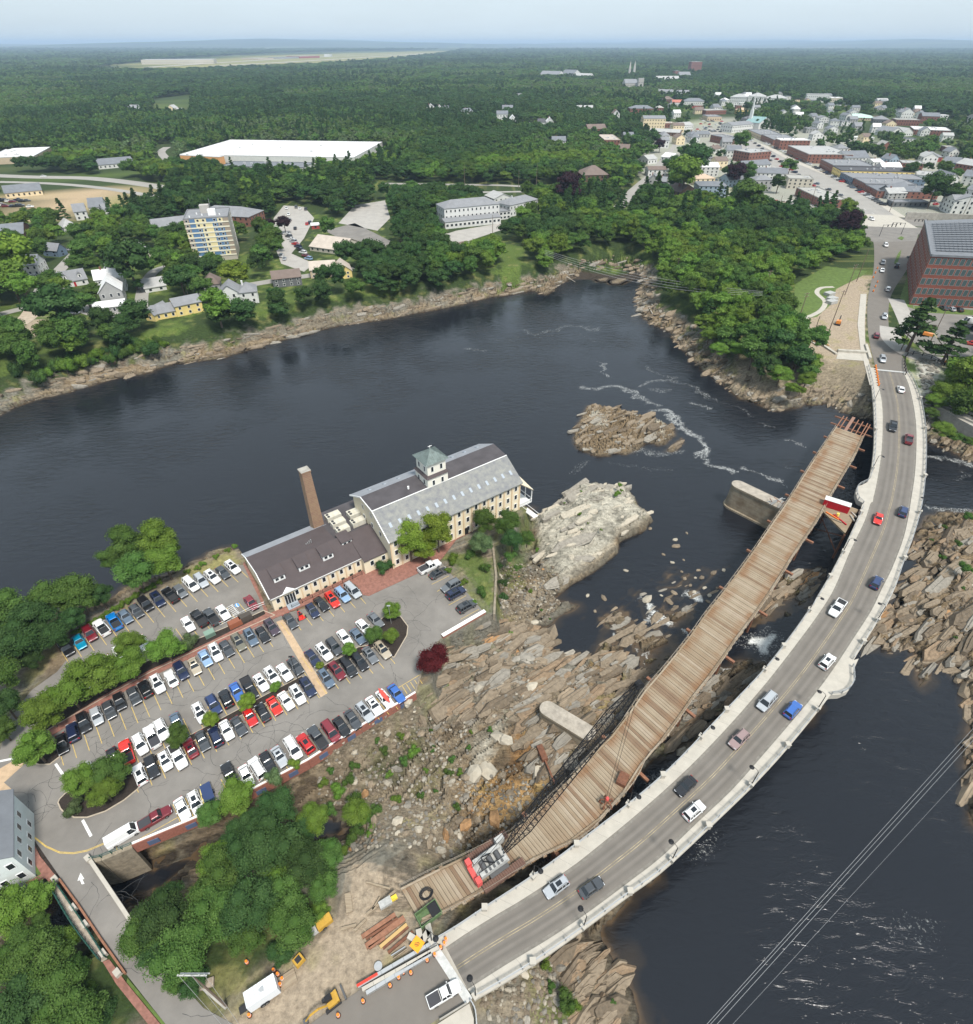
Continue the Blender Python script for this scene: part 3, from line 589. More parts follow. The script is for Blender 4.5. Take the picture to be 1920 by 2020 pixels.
# ---- bridge line work: left outer, left kerb, right kerb, right outer (photo pixels)
BL_O = [(851.5,1856),(898,1829),(952,1792.6),(1047.7,1730),(1139.6,1662.6),(1260,1569),(1329,1507),(1420,1412),(1500,1328),(1542.5,1276),(1585,1218),(1621,1162),(1649,1112),(1674.7,1060),(1698,1006),(1712,951),(1719,924),(1724,877),(1724,818.6),(1719,760),(1711,724)]
BL_K = [(880,1869),(898,1856),(971.6,1809.7),(1030.5,1775),(1116,1719),(1165,1682),(1260,1603.8),(1350,1523),(1430,1441),(1500,1361.5),(1533.6,1320),(1574,1267.5),(1615,1211.5),(1645.5,1162),(1677,1088),(1705,1030),(1717,994.5),(1726,971),(1738,900.7),(1741.5,842),(1740,795),(1733,760),(1727,727)]
BR_K = [(922.6,1952),(1003.5,1900.5),(1087,1850),(1168,1795),(1260,1726),(1305,1691),(1376,1623),(1443,1560),(1500,1496),(1556,1431),(1612,1364),(1648,1314.5),(1684.7,1258.5),(1719,1205),(1740.6,1160),(1761,1119),(1785,1053),(1798,983),(1806,924),(1808,854),(1803.6,807),(1793,760),(1781,733)]
BR_O = [(940,1972),(1040,1912.7),(1139.6,1844),(1234,1773),(1309,1718),(1405,1629),(1477,1560),(1500,1536),(1547,1484.6),(1612,1406),(1645,1362),(1677,1314.5),(1699,1278.6),(1737,1218),(1766,1160),(1782.5,1112),(1805,1051),(1819,994.5),(1826,924),(1826,854),(1817.7,795),(1806,760),(1793,736)]
NB = 90
lo_,lk,rk_,ro_ = [resample([V(*p) for p in q],n=NB) for q in (BL_O,BL_K,BR_K,BR_O)]
BL_ALL = lo_ + ro_[::-1]
def zz(pts,z): return [Vector((p.x,p.y,z)) for p in pts]
br = thing('road_bridge','long curving concrete road bridge with pale pavements crossing the river on round piers','bridge')
mbd = MB(); nn_ = NB                                              # deck: closed section swept along the curve
sec = []
for i in range(NB):
    a,b_,c2_,d_ = lo_[i],lk[i],rk_[i],ro_[i]
    ac = (d_ - a).normalized()
    sec.append([Vector((a.x,a.y,.12)),Vector((a.x,a.y,-.45)),Vector((a.x,a.y,-.45)) + ac * 1.6,Vector((a.x,a.y,-1.9)) + ac * 2.0,Vector((d_.x,d_.y,-1.9)) - ac * 2.0,Vector((d_.x,d_.y,-.45)) - ac * 1.6,Vector((d_.x,d_.y,-.45)),Vector((d_.x,d_.y,.12)),Vector((c2_.x,c2_.y,.12)),Vector((c2_.x,c2_.y,-.02)),Vector((b_.x,b_.y,-.02)),Vector((b_.x,b_.y,.12))])
for s_ in sec: mbd.v += [tuple(v) for v in s_]
for i in range(NB - 1):
    for j in range(12):
        k = (j + 1) % 12; mbd.f.append((i * 12 + j,i * 12 + k,(i + 1) * 12 + k,(i + 1) * 12 + j)); mbd.m.append(0)
mbd.f.append(tuple(range(12))); mbd.m.append(0); mbd.f.append(tuple((NB - 1) * 12 + j for j in range(11,-1,-1))); mbd.m.append(0)
mbd.build('deck',CONC,br)
NC_ = 25; me = bpy.data.meshes.new('carriageway'); vv = [tuple(lk[i].lerp(rk_[i],j / (NC_ - 1))[:2]) + (.004,) for i in range(NB) for j in range(NC_)]
me.from_pydata(vv,[],[(i * NC_ + j,i * NC_ + j + 1,(i + 1) * NC_ + j + 1,(i + 1) * NC_ + j) for i in range(NB - 1) for j in range(NC_ - 1)])
wear = [sum(math.exp(-((j / (NC_ - 1) - t) / .045) ** 2) for t in (.20,.36,.64,.80)) - .5 * sum(math.exp(-((j / (NC_ - 1) - t) / .03) ** 2) for t in (.02,.98,.28,.72)) for i in range(NB) for j in range(NC_)]
at_ = me.attributes.new('wear','FLOAT','POINT'); at_.data.foreach_set('value',wear); RW = ROAD.copy(); RW.name = 'worn_bridge_asphalt'; n_ = RW.node_tree.nodes; l_ = RW.node_tree.links.new; b_s = n_['Principled BSDF']
wa = n_.new('ShaderNodeAttribute'); wa.attribute_name = 'wear'; wn = n_.new('ShaderNodeTexNoise'); wn.inputs['Scale'].default_value = .12; wt = n_.new('ShaderNodeTexCoord'); l_(wt.outputs['Object'],wn.inputs[0]); wm1 = n_.new('ShaderNodeMath'); wm1.operation = 'MULTIPLY'; l_(wa.outputs['Fac'],wm1.inputs[0]); l_(wn.outputs[0],wm1.inputs[1])
wr = n_.new('ShaderNodeMapRange'); wr.inputs[1].default_value = -.3; wr.inputs[2].default_value = .7; wr.inputs[3].default_value = 1.14; wr.inputs[4].default_value = .76; l_(wm1.outputs[0],wr.inputs[0]); wh_ = n_.new('ShaderNodeVectorMath'); wh_.operation = 'SCALE'; l_(b_s.inputs['Base Color'].links[0].from_socket,wh_.inputs[0]); l_(wr.outputs[0],wh_.inputs['Scale']); l_(wh_.outputs[0],b_s.inputs['Base Color'])
me.materials.append(RW); link('carriageway',me,br)
mid = [a.lerp(b_,.5) for a,b_ in zip(lk,rk_)]
for dd,nm in ((-.16,'centre_line'),(.16,'centre_line')):
    A_ = offset_line(zz(mid,.012),dd - .05); B_ = offset_line(zz(mid,.012),dd + .05); ribbon(nm,B_,A_,mat('worn_yellow_paint',(.34,.28,.18),.9,noise=.5,nscale=.6),None,br)
for ln,sg in ((lk,-1),(rk_,1)):                               # grit and damp staining along the kerbs
    A_ = offset_line(zz(ln,.009),sg * .05); B_ = offset_line(zz(ln,.009),sg * .45)
    ribbon('gutter',(A_ if sg > 0 else B_),(B_ if sg > 0 else A_),mat('gutter_grit',(.2,.185,.16),.9,noise=.3,nscale=1),None,br)
# joints across the pavements
jm = mat('joint',(.30,.28,.25),.9)
jb = MB()
for a,b_ in ((lo_,lk),(rk_,ro_)):
    da = resample(a,n=70); db = resample(b_,n=70)
    for p,q in zip(da[1:-1],db[1:-1]): jb.bar(Vector((p.x,p.y,.121)),Vector((q.x,q.y,.121)),.05,.006)
kind(jb.build('pavement_joint',jm,br),'stuff')
# viewing bays over the two piers
def bay(pxs,nm='viewing_bay'):
    pts = [V(*p) for p in pxs]; mb = MB(); mb.prism([(p.x,p.y) for p in pts],-1.2,.128,0); mb.build(nm,CONC,br); return pts
bayR = bay([(1694,1300),(1684,1322),(1684,1348),(1673,1364),(1657,1371),(1639,1372),(1622,1384),(1612,1380),(1660,1310)])
bayL = bay([(1712,951),(1701,957),(1691,960),(1688,973),(1692,987),(1702,993),(1706,998),(1722,990),(1726,960)])
# railings: slotted posts and three rails, square stone piers, light rail on top
RAILM = mat('galvanised_rail',(.45,.46,.46),.5,.6); POSTM = mat('dark_iron',(.03,.03,.032),.5,.5)
postm = MB().box(-.09,-.09,0,.09,.09,1.05).mesh('railing_post',RAILM)
def railing(pts,side,step=3.4,nm='railing_post',parent=None,rails=((.35,.05),(.7,.05),(1.05,.09))):
    q = resample(pts,step=step); mb = MB()
    for i,p in enumerate(q):
        a = q[max(i - 1,0)]; b_ = q[min(i + 1,len(q) - 1)]
        link(nm,postm,parent,(p.x,p.y,.12),math.atan2(b_.y - a.y,b_.x - a.x))
    f = resample(pts,step=1.7)
    for h_,w_ in rails:
        for a,b_ in zip(f[:-1],f[1:]): mb.bar((a.x,a.y,.12 + h_),(b_.x,b_.y,.12 + h_),w_)
    mb.build('handrail',RAILM,parent)
inner_l = offset_line(lo_,-.25); inner_r = offset_line(ro_,.25)
def cut(line,pxa,pxb):
    ia = min(range(len(line)),key=lambda i: (line[i] - V(*pxa)).length); ib = min(range(len(line)),key=lambda i: (line[i] - V(*pxb)).length); return line[min(ia,ib):max(ia,ib) + 1]
railing(cut(inner_l,(851,1856),(1698,1004)),0,parent=br); railing(cut(inner_l,(1713,948),(1711,724)),0,parent=br)
railing([V(1702,995),V(1692.5,986),V(1689,973),V(1692,961),V(1711,951)],0,2.0,parent=br)
railing(cut(inner_r,(940,1972),(1617,1402)),0,parent=br); railing(cut(inner_r,(1690,1296),(1793,736)),0,parent=br)
railing([V(1640,1371),V(1657,1369.5),V(1672,1362.5),V(1682,1348),V(1682,1330),V(1681,1316)],0,2.0,parent=br)
# end joints of the deck
for a,b_ in (((852,1862),(926,1976)),((1729,729),(1792,735))): MB().bar(V(*a,.14),V(*b_,.14),1.1,.03).build('end_joint',mat('steel_joint',(.5,.5,.48),.6,.1,noise=.2,nscale=2),br)
# piers
for px,py,ln_,ang_ in ((1624,1322,9,-40),(1462,1506,10,-45),(1312,1632,10,-48),(1110,1782,10,-52),(1745,980,13,-15)):
    p = V(px,py); mb = MB()
    pts = []
    for s1 in (-1,1):
        for k in range(7):
            t = math.pi * k / 6 - math.pi / 2
            pts.append((s1 * (ln_ / 2 - 4.5 + math.cos(t) * 1.5),s1 * math.sin(t) * 1.5))
    mb.prism(pts,-13,-1.85); mb.prism([(x * 1.12,y * 1.4) for x,y in pts],-13,-7.6)
    mb.build('pier',CONCD,br,loc=(p.x - 0,p.y,0),rz=R(ang_ + 90))
# lamp posts along both pavements
lampg = 'lamp posts along the road bridge'
def lamp_post(p,inward,label):
    t = thing('lamp_post',label,'street lamp',(p.x,p.y,.12),math.atan2(inward.y,inward.x),lampg)
    MB().tube((0,0,0),(0,0,.5),.22,.16).tube((0,0,.5),(0,0,4.6),.09,.06).build('post',POSTM,t)
    MB().path([(0,0,4.5),(.25,0,4.95),(.8,0,5.1),(1.15,0,4.95)],.035,6).build('arm',POSTM,t)
    MB().tube((1.15,0,4.72),(1.15,0,4.95),.42,.12,10).build('lamp_shade',POSTM,t)
    MB().box(-.35,-.35,0,.35,.35,.95).box(-.42,-.42,.95,.42,.42,1.05).build('plinth',CONC,t)
LAMPS_L = [(851,1857),(952,1791),(1047,1729),(1139,1662),(1236,1588),(1301,1534),(1375,1460),(1436,1396),(1500,1330),(1547,1272),(1592,1208),(1638,1134),(1662,1087),(1694,1018),(1718,925),(1724,852),(1722,792)]
LAMPS_R = [(940,1972),(1040,1912),(1139,1844),(1236,1772),(1317,1710),(1402,1632),(1492,1545),(1550,1481),(1618,1398),(1706,1265),(1735,1220),(1786,1100),(1815,1010),(1826,940),(1826,850),(1816,790)]
ordn = ['first','second','third','fourth','fifth','sixth','seventh','eighth','ninth','tenth','eleventh','twelfth','thirteenth','fourteenth','fifteenth','sixteenth','seventeenth','eighteenth','nineteenth','twentieth','twenty-first','twenty-second']
for ln,other,pxs,nm in ((inner_l,rk_,LAMPS_L,'railing facing the trestle'),(inner_r,lk,LAMPS_R,'railing facing open water')):
    for i,q in enumerate(pxs):
        k = min(range(NB),key=lambda j: (ln[j] - V(*q)).length)
        if i % 2 == 0: lamp_post(ln[k],(other[k] - ln[k]),f'black lamp post, {ordn[i // 2]} from the lower end, {nm}')
        else: tag(MB().box(-.35,-.35,0,.35,.35,1.05).box(-.42,-.42,1.05,.42,.42,1.15).build('stone_plinth',CONC,loc=(ln[k].x,ln[k].y,.12)),f'white plinth, {ordn[i // 2]} from the lower end, {nm}','plinth','plinths in the bridge railing')

_pz = [0]
def path_px(name,pts,w,m,z=.04):
    _pz[0] += 1; z += _pz[0] * .004
    q = resample([V(*p) for p in pts],n=30); return ribbon(name,zz(offset_line(q,w / 2),z),zz(offset_line(q,-w / 2),z),m)
# ---- roads at both ends
def road(name,left,right,m,z=.015,n=40):
    A_,B_ = resample([V(*p) for p in left],n=n),resample([V(*p) for p in right],n=n); return ribbon(name,zz(A_,z),zz(B_,z),m)
road('road',[(852,1862),(768,1910),(736,1935),(700,1960),(640,2000),(560,2060)],[(926,1976),(880,2000),(850,2020),(800,2050),(760,2090)],ROAD,n=10)
sheet('approach_pavement',[(926,1980),(861,2022),(850,2070),(935,2070),(935,2010)],.1,CONC)
N_L = [(1729,729),(1724,710),(1716.7,680),(1711.6,636),(1713,585),(1723.5,533),(1725,496),(1722,470),(1712,440)]
N_R = [(1792,735),(1781,700),(1764,687),(1754,646),(1754,602),(1764,571),(1792,527),(1800,500),(1810,470),(1812,450)]
road('road.001',N_L,N_R,ROAD)
sheet('junction',[(1702,444),(1812,448),(1925,458),(1925,466),(1812,462),(1808,475),(1725,478),(1700,466)],.022,ASPH)
# overpass deck and the wide main street beyond it
sheet('overpass_deck.001',[(1684,421),(1702,446),(1811,450),(1768,425)],.035,CONC)
sheet('main_street',[(1688,424),(1768,427),(1700,380),(1640,350),(1560,318),(1490,280),(1430,262),(1400,250),(1395,262),(1440,290),(1520,330),(1590,365),(1640,400)],.03,mat('street_asphalt',(.30,.285,.26),.9,noise=.12,nscale=.1))
sm = MB()
for t in range(16):
    a = (1700 - t * 14,419 - t * 7.3); b_ = (1693 - t * 14,415 - t * 7.3); line_px(sm,a,b_,.3,.045)
for k in (-22,20):
    for t in range(12): line_px(sm,(1705 + k - t * 16,422 - t * 8.2),(1700 + k - t * 16,419.5 - t * 8.2),.25,.045)
kind(sm.build('street_line_markings',WHP))
sheet('street_pavement',[(1768,427),(1790,430),(1735,395),(1650,352),(1560,310),(1520,290),(1490,280),(1560,318),(1640,350),(1700,380)],.1,CONC)
sheet('lower_road',[(1925,452),(1925,443),(1790,430),(1600,424),(1440,425),(1340,422),(1250,402),(1340,430),(1440,436),(1690,440),(1800,446)],.02,ASPH)
sheet('side_street',[(1210,408),(1232,410),(1262,385),(1290,352),(1340,282),(1345,262),(1336,262),(1325,290),(1270,350),(1240,375)],.03,mat('street_asphalt',(.3,.28,.26)))
# left bank village streets
STA = mat('street_asphalt',(.3,.28,.26))
sheet('parking_lot.001',[(540,430),(560,405),(600,408),(620,430),(600,470),(575,500),(620,520),(600,536),(555,520),(540,480)],.03,mat('light_asphalt',(.36,.34,.31),.9,noise=.15,nscale=.2))
sheet('parking_lot.002',[(640,455),(700,440),(770,475),(765,500),(720,505),(690,480)],.03,ASPH)
sheet('parking_lot.003',[(668,440),(700,405),(760,395),(770,430),(745,455)],.03,mat('light_asphalt',(.36,.34,.31)))
sheet('parking_lot.004',[(868,462),(885,460),(900,455),(1000,438),(1020,440),(1000,450),(925,475),(935,485),(895,478)],.03,mat('light_asphalt',(.36,.34,.31)))
sheet('parking_lot.005',[(1500,395),(1640,395),(1660,415),(1505,412)],.035,mat('light_asphalt',(.36,.34,.31)))
sheet('parking_lot.006',[(1775,602),(1925,590),(1925,705),(1830,700),(1775,650)],.02,ASPH)
path_px('factory_drive',[(1756,645),(1762,672),(1800,700),(1860,712),(1940,728)],8,mat('light_asphalt',(.36,.34,.31)),.025); path_px('factory_drive.001',[(1768,590),(1785,625),(1800,660)],7,mat('light_asphalt',(.36,.34,.31)),.03)
sheet('lawn',[(1776,588),(1790,545),(1799,548),(1802,606),(1812,612),(1790,605)],.03,GRASS); sheet('lawn.002',[(1802,603),(1925,612),(1925,622),(1812,616)],.03,GRASS)
sheet('lawn.001',[(1560,615),(1570,560),(1630,525),(1712,535),(1700,545),(1650,570),(1640,600),(1612,625),(1575,630)],.01,GRASS)
path_px('footpath',[(1570,632),(1595,625),(1620,612),(1628,595),(1612,578),(1620,568),(1645,566)],2.2,CONC)
path_px('village_street',[(155,493),(120,530),(88,562),(76,590),(68,612)],7,STA); path_px('village_street.001',[(-10,622),(40,610),(68,605),(76,590)],6,STA); path_px('gravel_lane',[(68,608),(50,630),(10,652),(-40,672)],8,DIRT)
path_px('village_street.002',[(370,588),(450,570),(540,554),(650,538),(700,530)],7,STA); path_px('driveway',[(150,600),(200,618),(262,616),(330,605)],9,STA); path_px('driveway.001',[(278,618),(283,570),(305,535),(345,522)],6,STA)
path_px('highway',[(-40,345),(60,349),(180,352),(300,366),(360,380)],14,STA); path_px('highway.001',[(760,362),(900,364),(1000,366),(1100,372)],7,STA)
path_px('highway.002',[(-40,358),(100,362),(210,372),(330,392)],8,STA)
path_px('highway.003',[(820,381),(960,379),(1100,377)],6,STA); path_px('access_road',[(310,330),(330,318),(318,300),(330,290)],9,STA); path_px('runway',[(420,130),(560,123),(740,112),(900,102)],70,CONC,1.2)
path_px('runway.001',[(290,133),(640,112),(880,104)],60,CONC,1.0)
for nm,pts in (('lake',[(1640,93.5),(1710,93.5),(1700,97),(1650,97)]),('lake.001',[(1760,94),(1820,93),(1812,96.5),(1775,96)])):
    pass
path_px('bank_drive',[(715,690),(700,660)],3,STA) if False else None

# ---- retaining walls of the lot
RWALL = mat('old_stone_wall',(.27,.23,.17),.95,noise=.4,nscale=1.2,bump=.08,bscale=2,detail=8); COPE = mat('white_coping',(.78,.77,.73),.6)
RBRICK = mat('red_brick',(.30,.12,.085),.9,noise=.3,nscale=3,detail=8)
def wall_px(name,pts,z0,z1,w,m,label,cat='wall',cap=None,capw=.3,panels=None):
    t = thing(name,label,cat); q = [V(*p) for p in pts]; mb = MB()
    for a,b_ in zip(q[:-1],q[1:]): mb.bar((a.x,a.y,(z0 + z1) / 2),(b_.x,b_.y,(z0 + z1) / 2),w,z1 - z0)
    mb.build('wall',m,t)
    if cap:
        mb = MB()
        for a,b_ in zip(q[:-1],q[1:]): mb.bar((a.x,a.y,z1 + .1),(b_.x,b_.y,z1 + .1),capw,.2)
        mb.build('coping',cap,t)
    if panels:
        f = resample(q,step=panels)
        for a,b_ in zip(f[:-1],f[1:]):
            c_ = a.lerp(b_,.5); d = (b_ - a).normalized(); nv = Vector((d.y,-d.x,0)) * (w / 2 + .03)
            MB().box(-.8,-.05,-.6,.8,.05,.6).build('blue_panel',mat('slate_blue_panel',(.09,.12,.2),.6),t,loc=(c_.x + nv.x,c_.y + nv.y,z1 - 1.3),rz=math.atan2(d.y,d.x))
    return t
wall_px('retaining_wall',[(261,1667),(417,1602),(608,1501),(686,1450),(820,1368)],-2.2,.35,.5,RBRICK,'long brick retaining wall with blue panels along the lower edge of the parking lot',cap=COPE,panels=5.5)
wall_px('retaining_wall',[(957,1209),(873,1258)],-5,.6,.6,RBRICK,'short brick retaining wall with thick white coping and dark panels beside the maroon maple',cap=COPE,capw=.8,panels=3.6)
wall_px('stone_wall',[(176,1699),(201,1694),(261,1669)],-8.5,.05,.7,RWALL,'rough stone wall falling from the lot edge to the dark canal')
wall_px('stone_wall',[(973,1081),(979,1138),(975,1214)],-5,.4,.5,RWALL,'thin stone wall at the east edge of the garden beside the mill')
wall_px('stone_wall',[(835,1318),(820,1366)],-3,.3,.3,RWALL,'short kerb wall with yellow tape below the maroon maple')

# ------------------------------------------------------------------ timber trestle with rusty steel under it
TL = [(790,1752),(860,1716.6),(927.5,1684.7),(1011,1640.5),(1089,1570),(1131,1528),(1178,1478),(1215.7,1441),(1258,1380.6),(1278,1354),(1311.5,1316),(1358,1258),(1391.8,1211),(1432,1160),(1480,1095),(1520,1036.7),(1557,983),(1597,919.5),(1649,842)]
TR = [(832,1824.5),(873.6,1802),(957,1758),(1052.6,1699),(1150.7,1650),(1202,1599),(1251,1542.5),(1278,1489.8),(1311.5,1458.6),(1369.5,1376),(1409.6,1325),(1445,1273.7),(1467.5,1242.5),(1490,1213.5),(1525.5,1162),(1566.8,1095),(1611,1029.7),(1644,971),(1674.7,919.5),(1686,900.7),(1704,861)]
tl = resample([V(*p) for p in TL],n=300); tr_ = resample([V(*p) for p in TR],n=300)
TT = thing('timber_trestle','temporary bridge of worn timber planks on rusty steel piles beside the road bridge','trestle')
PM = []
def timber(name,c1,c2,track=True):
    m = mat(name,c1,.9,noise=.5,nscale=.9,col2=c2,detail=9,stretch=(.3,6,1)); n = m.node_tree.nodes; l = m.node_tree.links.new; b = n['Principled BSDF']
    if track:                                                   # rust and mud ground in along the two wheel tracks
        tcx = n.new('ShaderNodeTexCoord'); sx = n.new('ShaderNodeSeparateXYZ'); l(tcx.outputs['Object'],sx.inputs[0]); ab_ = n.new('ShaderNodeMath'); ab_.operation = 'ABSOLUTE'; l(sx.outputs[0],ab_.inputs[0])
        su = n.new('ShaderNodeMath'); su.operation = 'SUBTRACT'; su.inputs[1].default_value = 3.1; l(ab_.outputs[0],su.inputs[0]); a2 = n.new('ShaderNodeMath'); a2.operation = 'ABSOLUTE'; l(su.outputs[0],a2.inputs[0])
        mr_ = n.new('ShaderNodeMapRange'); mr_.inputs[1].default_value = .2; mr_.inputs[2].default_value = 1.6; mr_.inputs[3].default_value = .75; mr_.inputs[4].default_value = 0; l(a2.outputs[0],mr_.inputs[0])
        nz = n.new('ShaderNodeTexNoise'); nz.inputs['Scale'].default_value = .25; g_ = n.new('ShaderNodeNewGeometry'); l(g_.outputs['Position'],nz.inputs[0]); mu = n.new('ShaderNodeMath'); mu.operation = 'MULTIPLY'; mz = n.new('ShaderNodeMapRange'); mz.inputs[1].default_value = .35; mz.inputs[2].default_value = .6; l(nz.outputs[0],mz.inputs[0]); l(mr_.outputs[0],mu.inputs[0]); l(mz.outputs[0],mu.inputs[1])
        x = n.new('ShaderNodeMix'); x.data_type = 'RGBA'; x.inputs[7].default_value = (.20,.105,.05,1); src = b.inputs['Base Color'].links[0].from_socket; l(mu.outputs[0],x.inputs[0]); l(src,x.inputs[6]); l(x.outputs[2],b.inputs['Base Color'])
    return m
for i,(c1,c2) in enumerate((((.31,.245,.165),(.17,.118,.075)),((.35,.29,.205),(.20,.148,.10)),((.24,.17,.11),(.13,.08,.05)),((.37,.315,.235),(.24,.18,.125)))): PM.append(timber(f'timber_{"abcd"[i]}',c1,c2))
RUST = mat('rusty_steel',(.19,.085,.05),.85,.2,noise=.4,nscale=2); RUSTO = mat('orange_rust',(.26,.125,.075),.85,noise=.3,nscale=2)
rp = random.Random(11)
for i in range(299):
    a,b_,c3,d3 = tl[i],tl[i + 1],tr_[i + 1],tr_[i]
    g = .035; ex1,ex2 = rp.uniform(-.12,.22),rp.uniform(-.12,.22); dz = rp.uniform(-.05,.03)
    e = (a - d3).normalized()
    pts = [d3.lerp(c3,g) - e * ex2,c3.lerp(d3,g) - e * ex2,b_.lerp(a,g) + e * ex1,a.lerp(b_,g) + e * ex1]
    ctr = (a + c3) / 2; yaw = math.atan2(e.y,e.x); cs,sn = math.cos(-yaw),math.sin(-yaw)
    loc = [((p.x - ctr.x) * cs - (p.y - ctr.y) * sn,(p.x - ctr.x) * sn + (p.y - ctr.y) * cs) for p in pts]
    mb = MB().prism(loc,-.32,0)
    mb.build('plank',PM[rp.choice((0,0,1,1,1,3,2))],TT,loc=(ctr.x,ctr.y,dz),rz=yaw)
# rust and mud washed along the wheel tracks
# side kerb timbers and hand line posts
for ln,sg in ((tl,1),(tr_,-1)):
    q = resample(offset_line(ln,-.25 * sg),step=6.2)
    for a,b_ in zip(q[:-1],q[1:]):
        MB().bar((a.x,a.y,.14),(b_.x,b_.y,.14),.28,.28).build('kerb_timber',PM[rp.choice((0,3))],TT)
    mb = MB()
    for p in resample(offset_line(ln,.12 * sg),step=2.2): mb.tube((p.x,p.y,-.3),(p.x,p.y,1.1),.04,n=5)
    f = resample(offset_line(ln,.12 * sg),step=2.2)
    for a,b_ in zip(f[:-1],f[1:]):
        mb.bar((a.x,a.y,1.05),(b_.x,b_.y,1.02),.035); mb.bar((a.x,a.y,.6),(b_.x,b_.y,.6),.035)
    kind(mb.build('hand_line',mat('pale_rope',(.35,.3,.24),.9),TT),'stuff')
# stringers, cross beams poking out, pipe piles, braces
st_ = MB()
for t in (.12,.37,.63,.88):
    q = resample([a.lerp(b_,t) for a,b_ in zip(tl[12:],tr_[12:])],n=24)
    for a,b_ in zip(q[:-1],q[1:]): st_.bar((a.x,a.y,-.75),(b_.x,b_.y,-.75),.35,.8)
st_.build('stringer',RUST,TT)
for i in (36,69,96,123,150,177,201,225,249,270,289):
    a,b_ = tl[i],tr_[i]; e = (b_ - a).normalized()
    MB().bar((a - e * 1.6) + Vector((0,0,-1.4)),(b_ + e * 1.9) + Vector((0,0,-1.4)),.55,.5).build('cross_beam',RUSTO,TT)
    for t in (.08,.5,.92):
        p = a.lerp(b_,t); MB().tube((p.x,p.y,-13),(p.x,p.y,-1.6),.32,n=10).build('pile',RUST,TT)
    p,q = a.lerp(b_,.08),a.lerp(b_,.92); MB().bar((p.x,p.y,-2.2),(q.x,q.y,-7.5),.22).bar((q.x,q.y,-2.2),(p.x,p.y,-7.5),.22).build('brace',RUST,TT)
# bare beams at the unfinished far end
e0,e1 = tl[299],tr_[299]; dirn = (e0 - tl[290]).normalized()
for t,ln_ in ((.0,12.5),(.13,12.5),(.3,13),(.55,13.5),(.72,13.2),(.9,13),(1.0,12.6)):
    p = e0.lerp(e1,t * .97 + .02); MB().bar(p + Vector((0,0,-.5)),p + dirn * ln_ * .8 + Vector((0,0,-.5)),.28,.45).build('bare_beam',RUSTO,TT)
p = e0.lerp(e1,.36); q = p + dirn * 11.0; MB().bar(p + Vector((0,0,-.1)),q + Vector((0,0,-.1)),.9,.12).build('gangway',mat('brown_steel',(.26,.15,.11),.8),TT)
for k in (3.5,9.0):
    a = e0 + dirn * k - (e1 - e0).normalized() * 2.2; b_ = e1 + dirn * k + (e1 - e0).normalized() * 2.2
    MB().bar(a + Vector((0,0,-.95)),b_ + Vector((0,0,-.95)),.35,.4).build('cross_beam',RUSTO,TT)
# side platform with red container over the old pier's far side
PF = thing('work_platform','small timber work platform on steel legs between the trestle and the road bridge','platform')
pq = [(1620,1005),(1640,985),(1694,1005),(1668,1052)]
pp = [V(*p,-.4) for p in pq]; MB().prism([(p.x,p.y) for p in pp],-.9,-.4).build('deck',PM[0],PF)
for p in pp: MB().tube((p.x,p.y,-13),(p.x,p.y,-.9),.28,n=8).build('leg',RUST,PF)
for a,b_ in ((0,3),(1,2),(3,0),(2,1)):
    MB().bar((pp[a].x,pp[a].y,-1.5),(pp[b_].x,pp[b_].y,-7),.22).build('brace',RUST,PF)
def container(px1,px2,w,h,z,m,mroof,label,name='shipping_container',cat='container'):
    p1,p2 = V(*px1,z),V(*px2,z); yaw,ln_ = frame(p1,p2); t = thing(name,label,cat,(p1.x,p1.y,z),yaw)
    MB().box(0,0,0,ln_,w,h).build('body',m,t); MB().box(-.05,-.05,h,ln_ + .05,w + .05,h + .08).build('roof',mroof,t)
    mb = MB()
    for k in range(int(ln_ / .45)): mb.box(.2 + k * .45,-.05,.15,.4 + k * .45,0,h - .15)
    kind(mb.build('rib',m,t),'stuff'); return t
RED = mat('red_container_paint',(.42,.01,.02),.55,noise=.2,nscale=1); WROOF = mat('weathered_white_roof',(.62,.62,.60),.6,noise=.15,nscale=.8)
container((1622,998),(1672,1014),2.0,2.2,-.38,RED,WROOF,'red shipping container with a pale roof standing on the work platform')
junk = [((1630,1010),(1655,1025)),((1645,1015),(1670,1035)),((1640,1022),(1660,1030)),((1680,1010),(1690,1020)),((1678,1016),(1686,1028))]
for i,(a,b_) in enumerate(junk):
    o = MB().bar(V(*a,-.2),V(*b_,-.2),.3,.3).build('loose_beam',[mat('orange_kit',(.75,.2,.04),.7),RED,PM[1],CONCD,CONCD][i])
    tag(o,['orange beam lying beside the red container','red beam lying along the work platform','pale timber beam lying beside the red container','grey beam at the railing end of the work platform','short grey beam on the corner of the work platform'][i],'beam')
tag(MB().tube((0,0,0),(0,0,.9),.35,n=12).build('drum',mat('yellow_plastic',(.75,.6,.12),.6),loc=V(1652,1018,-.38)),'yellow drum standing beside the red container','drum')

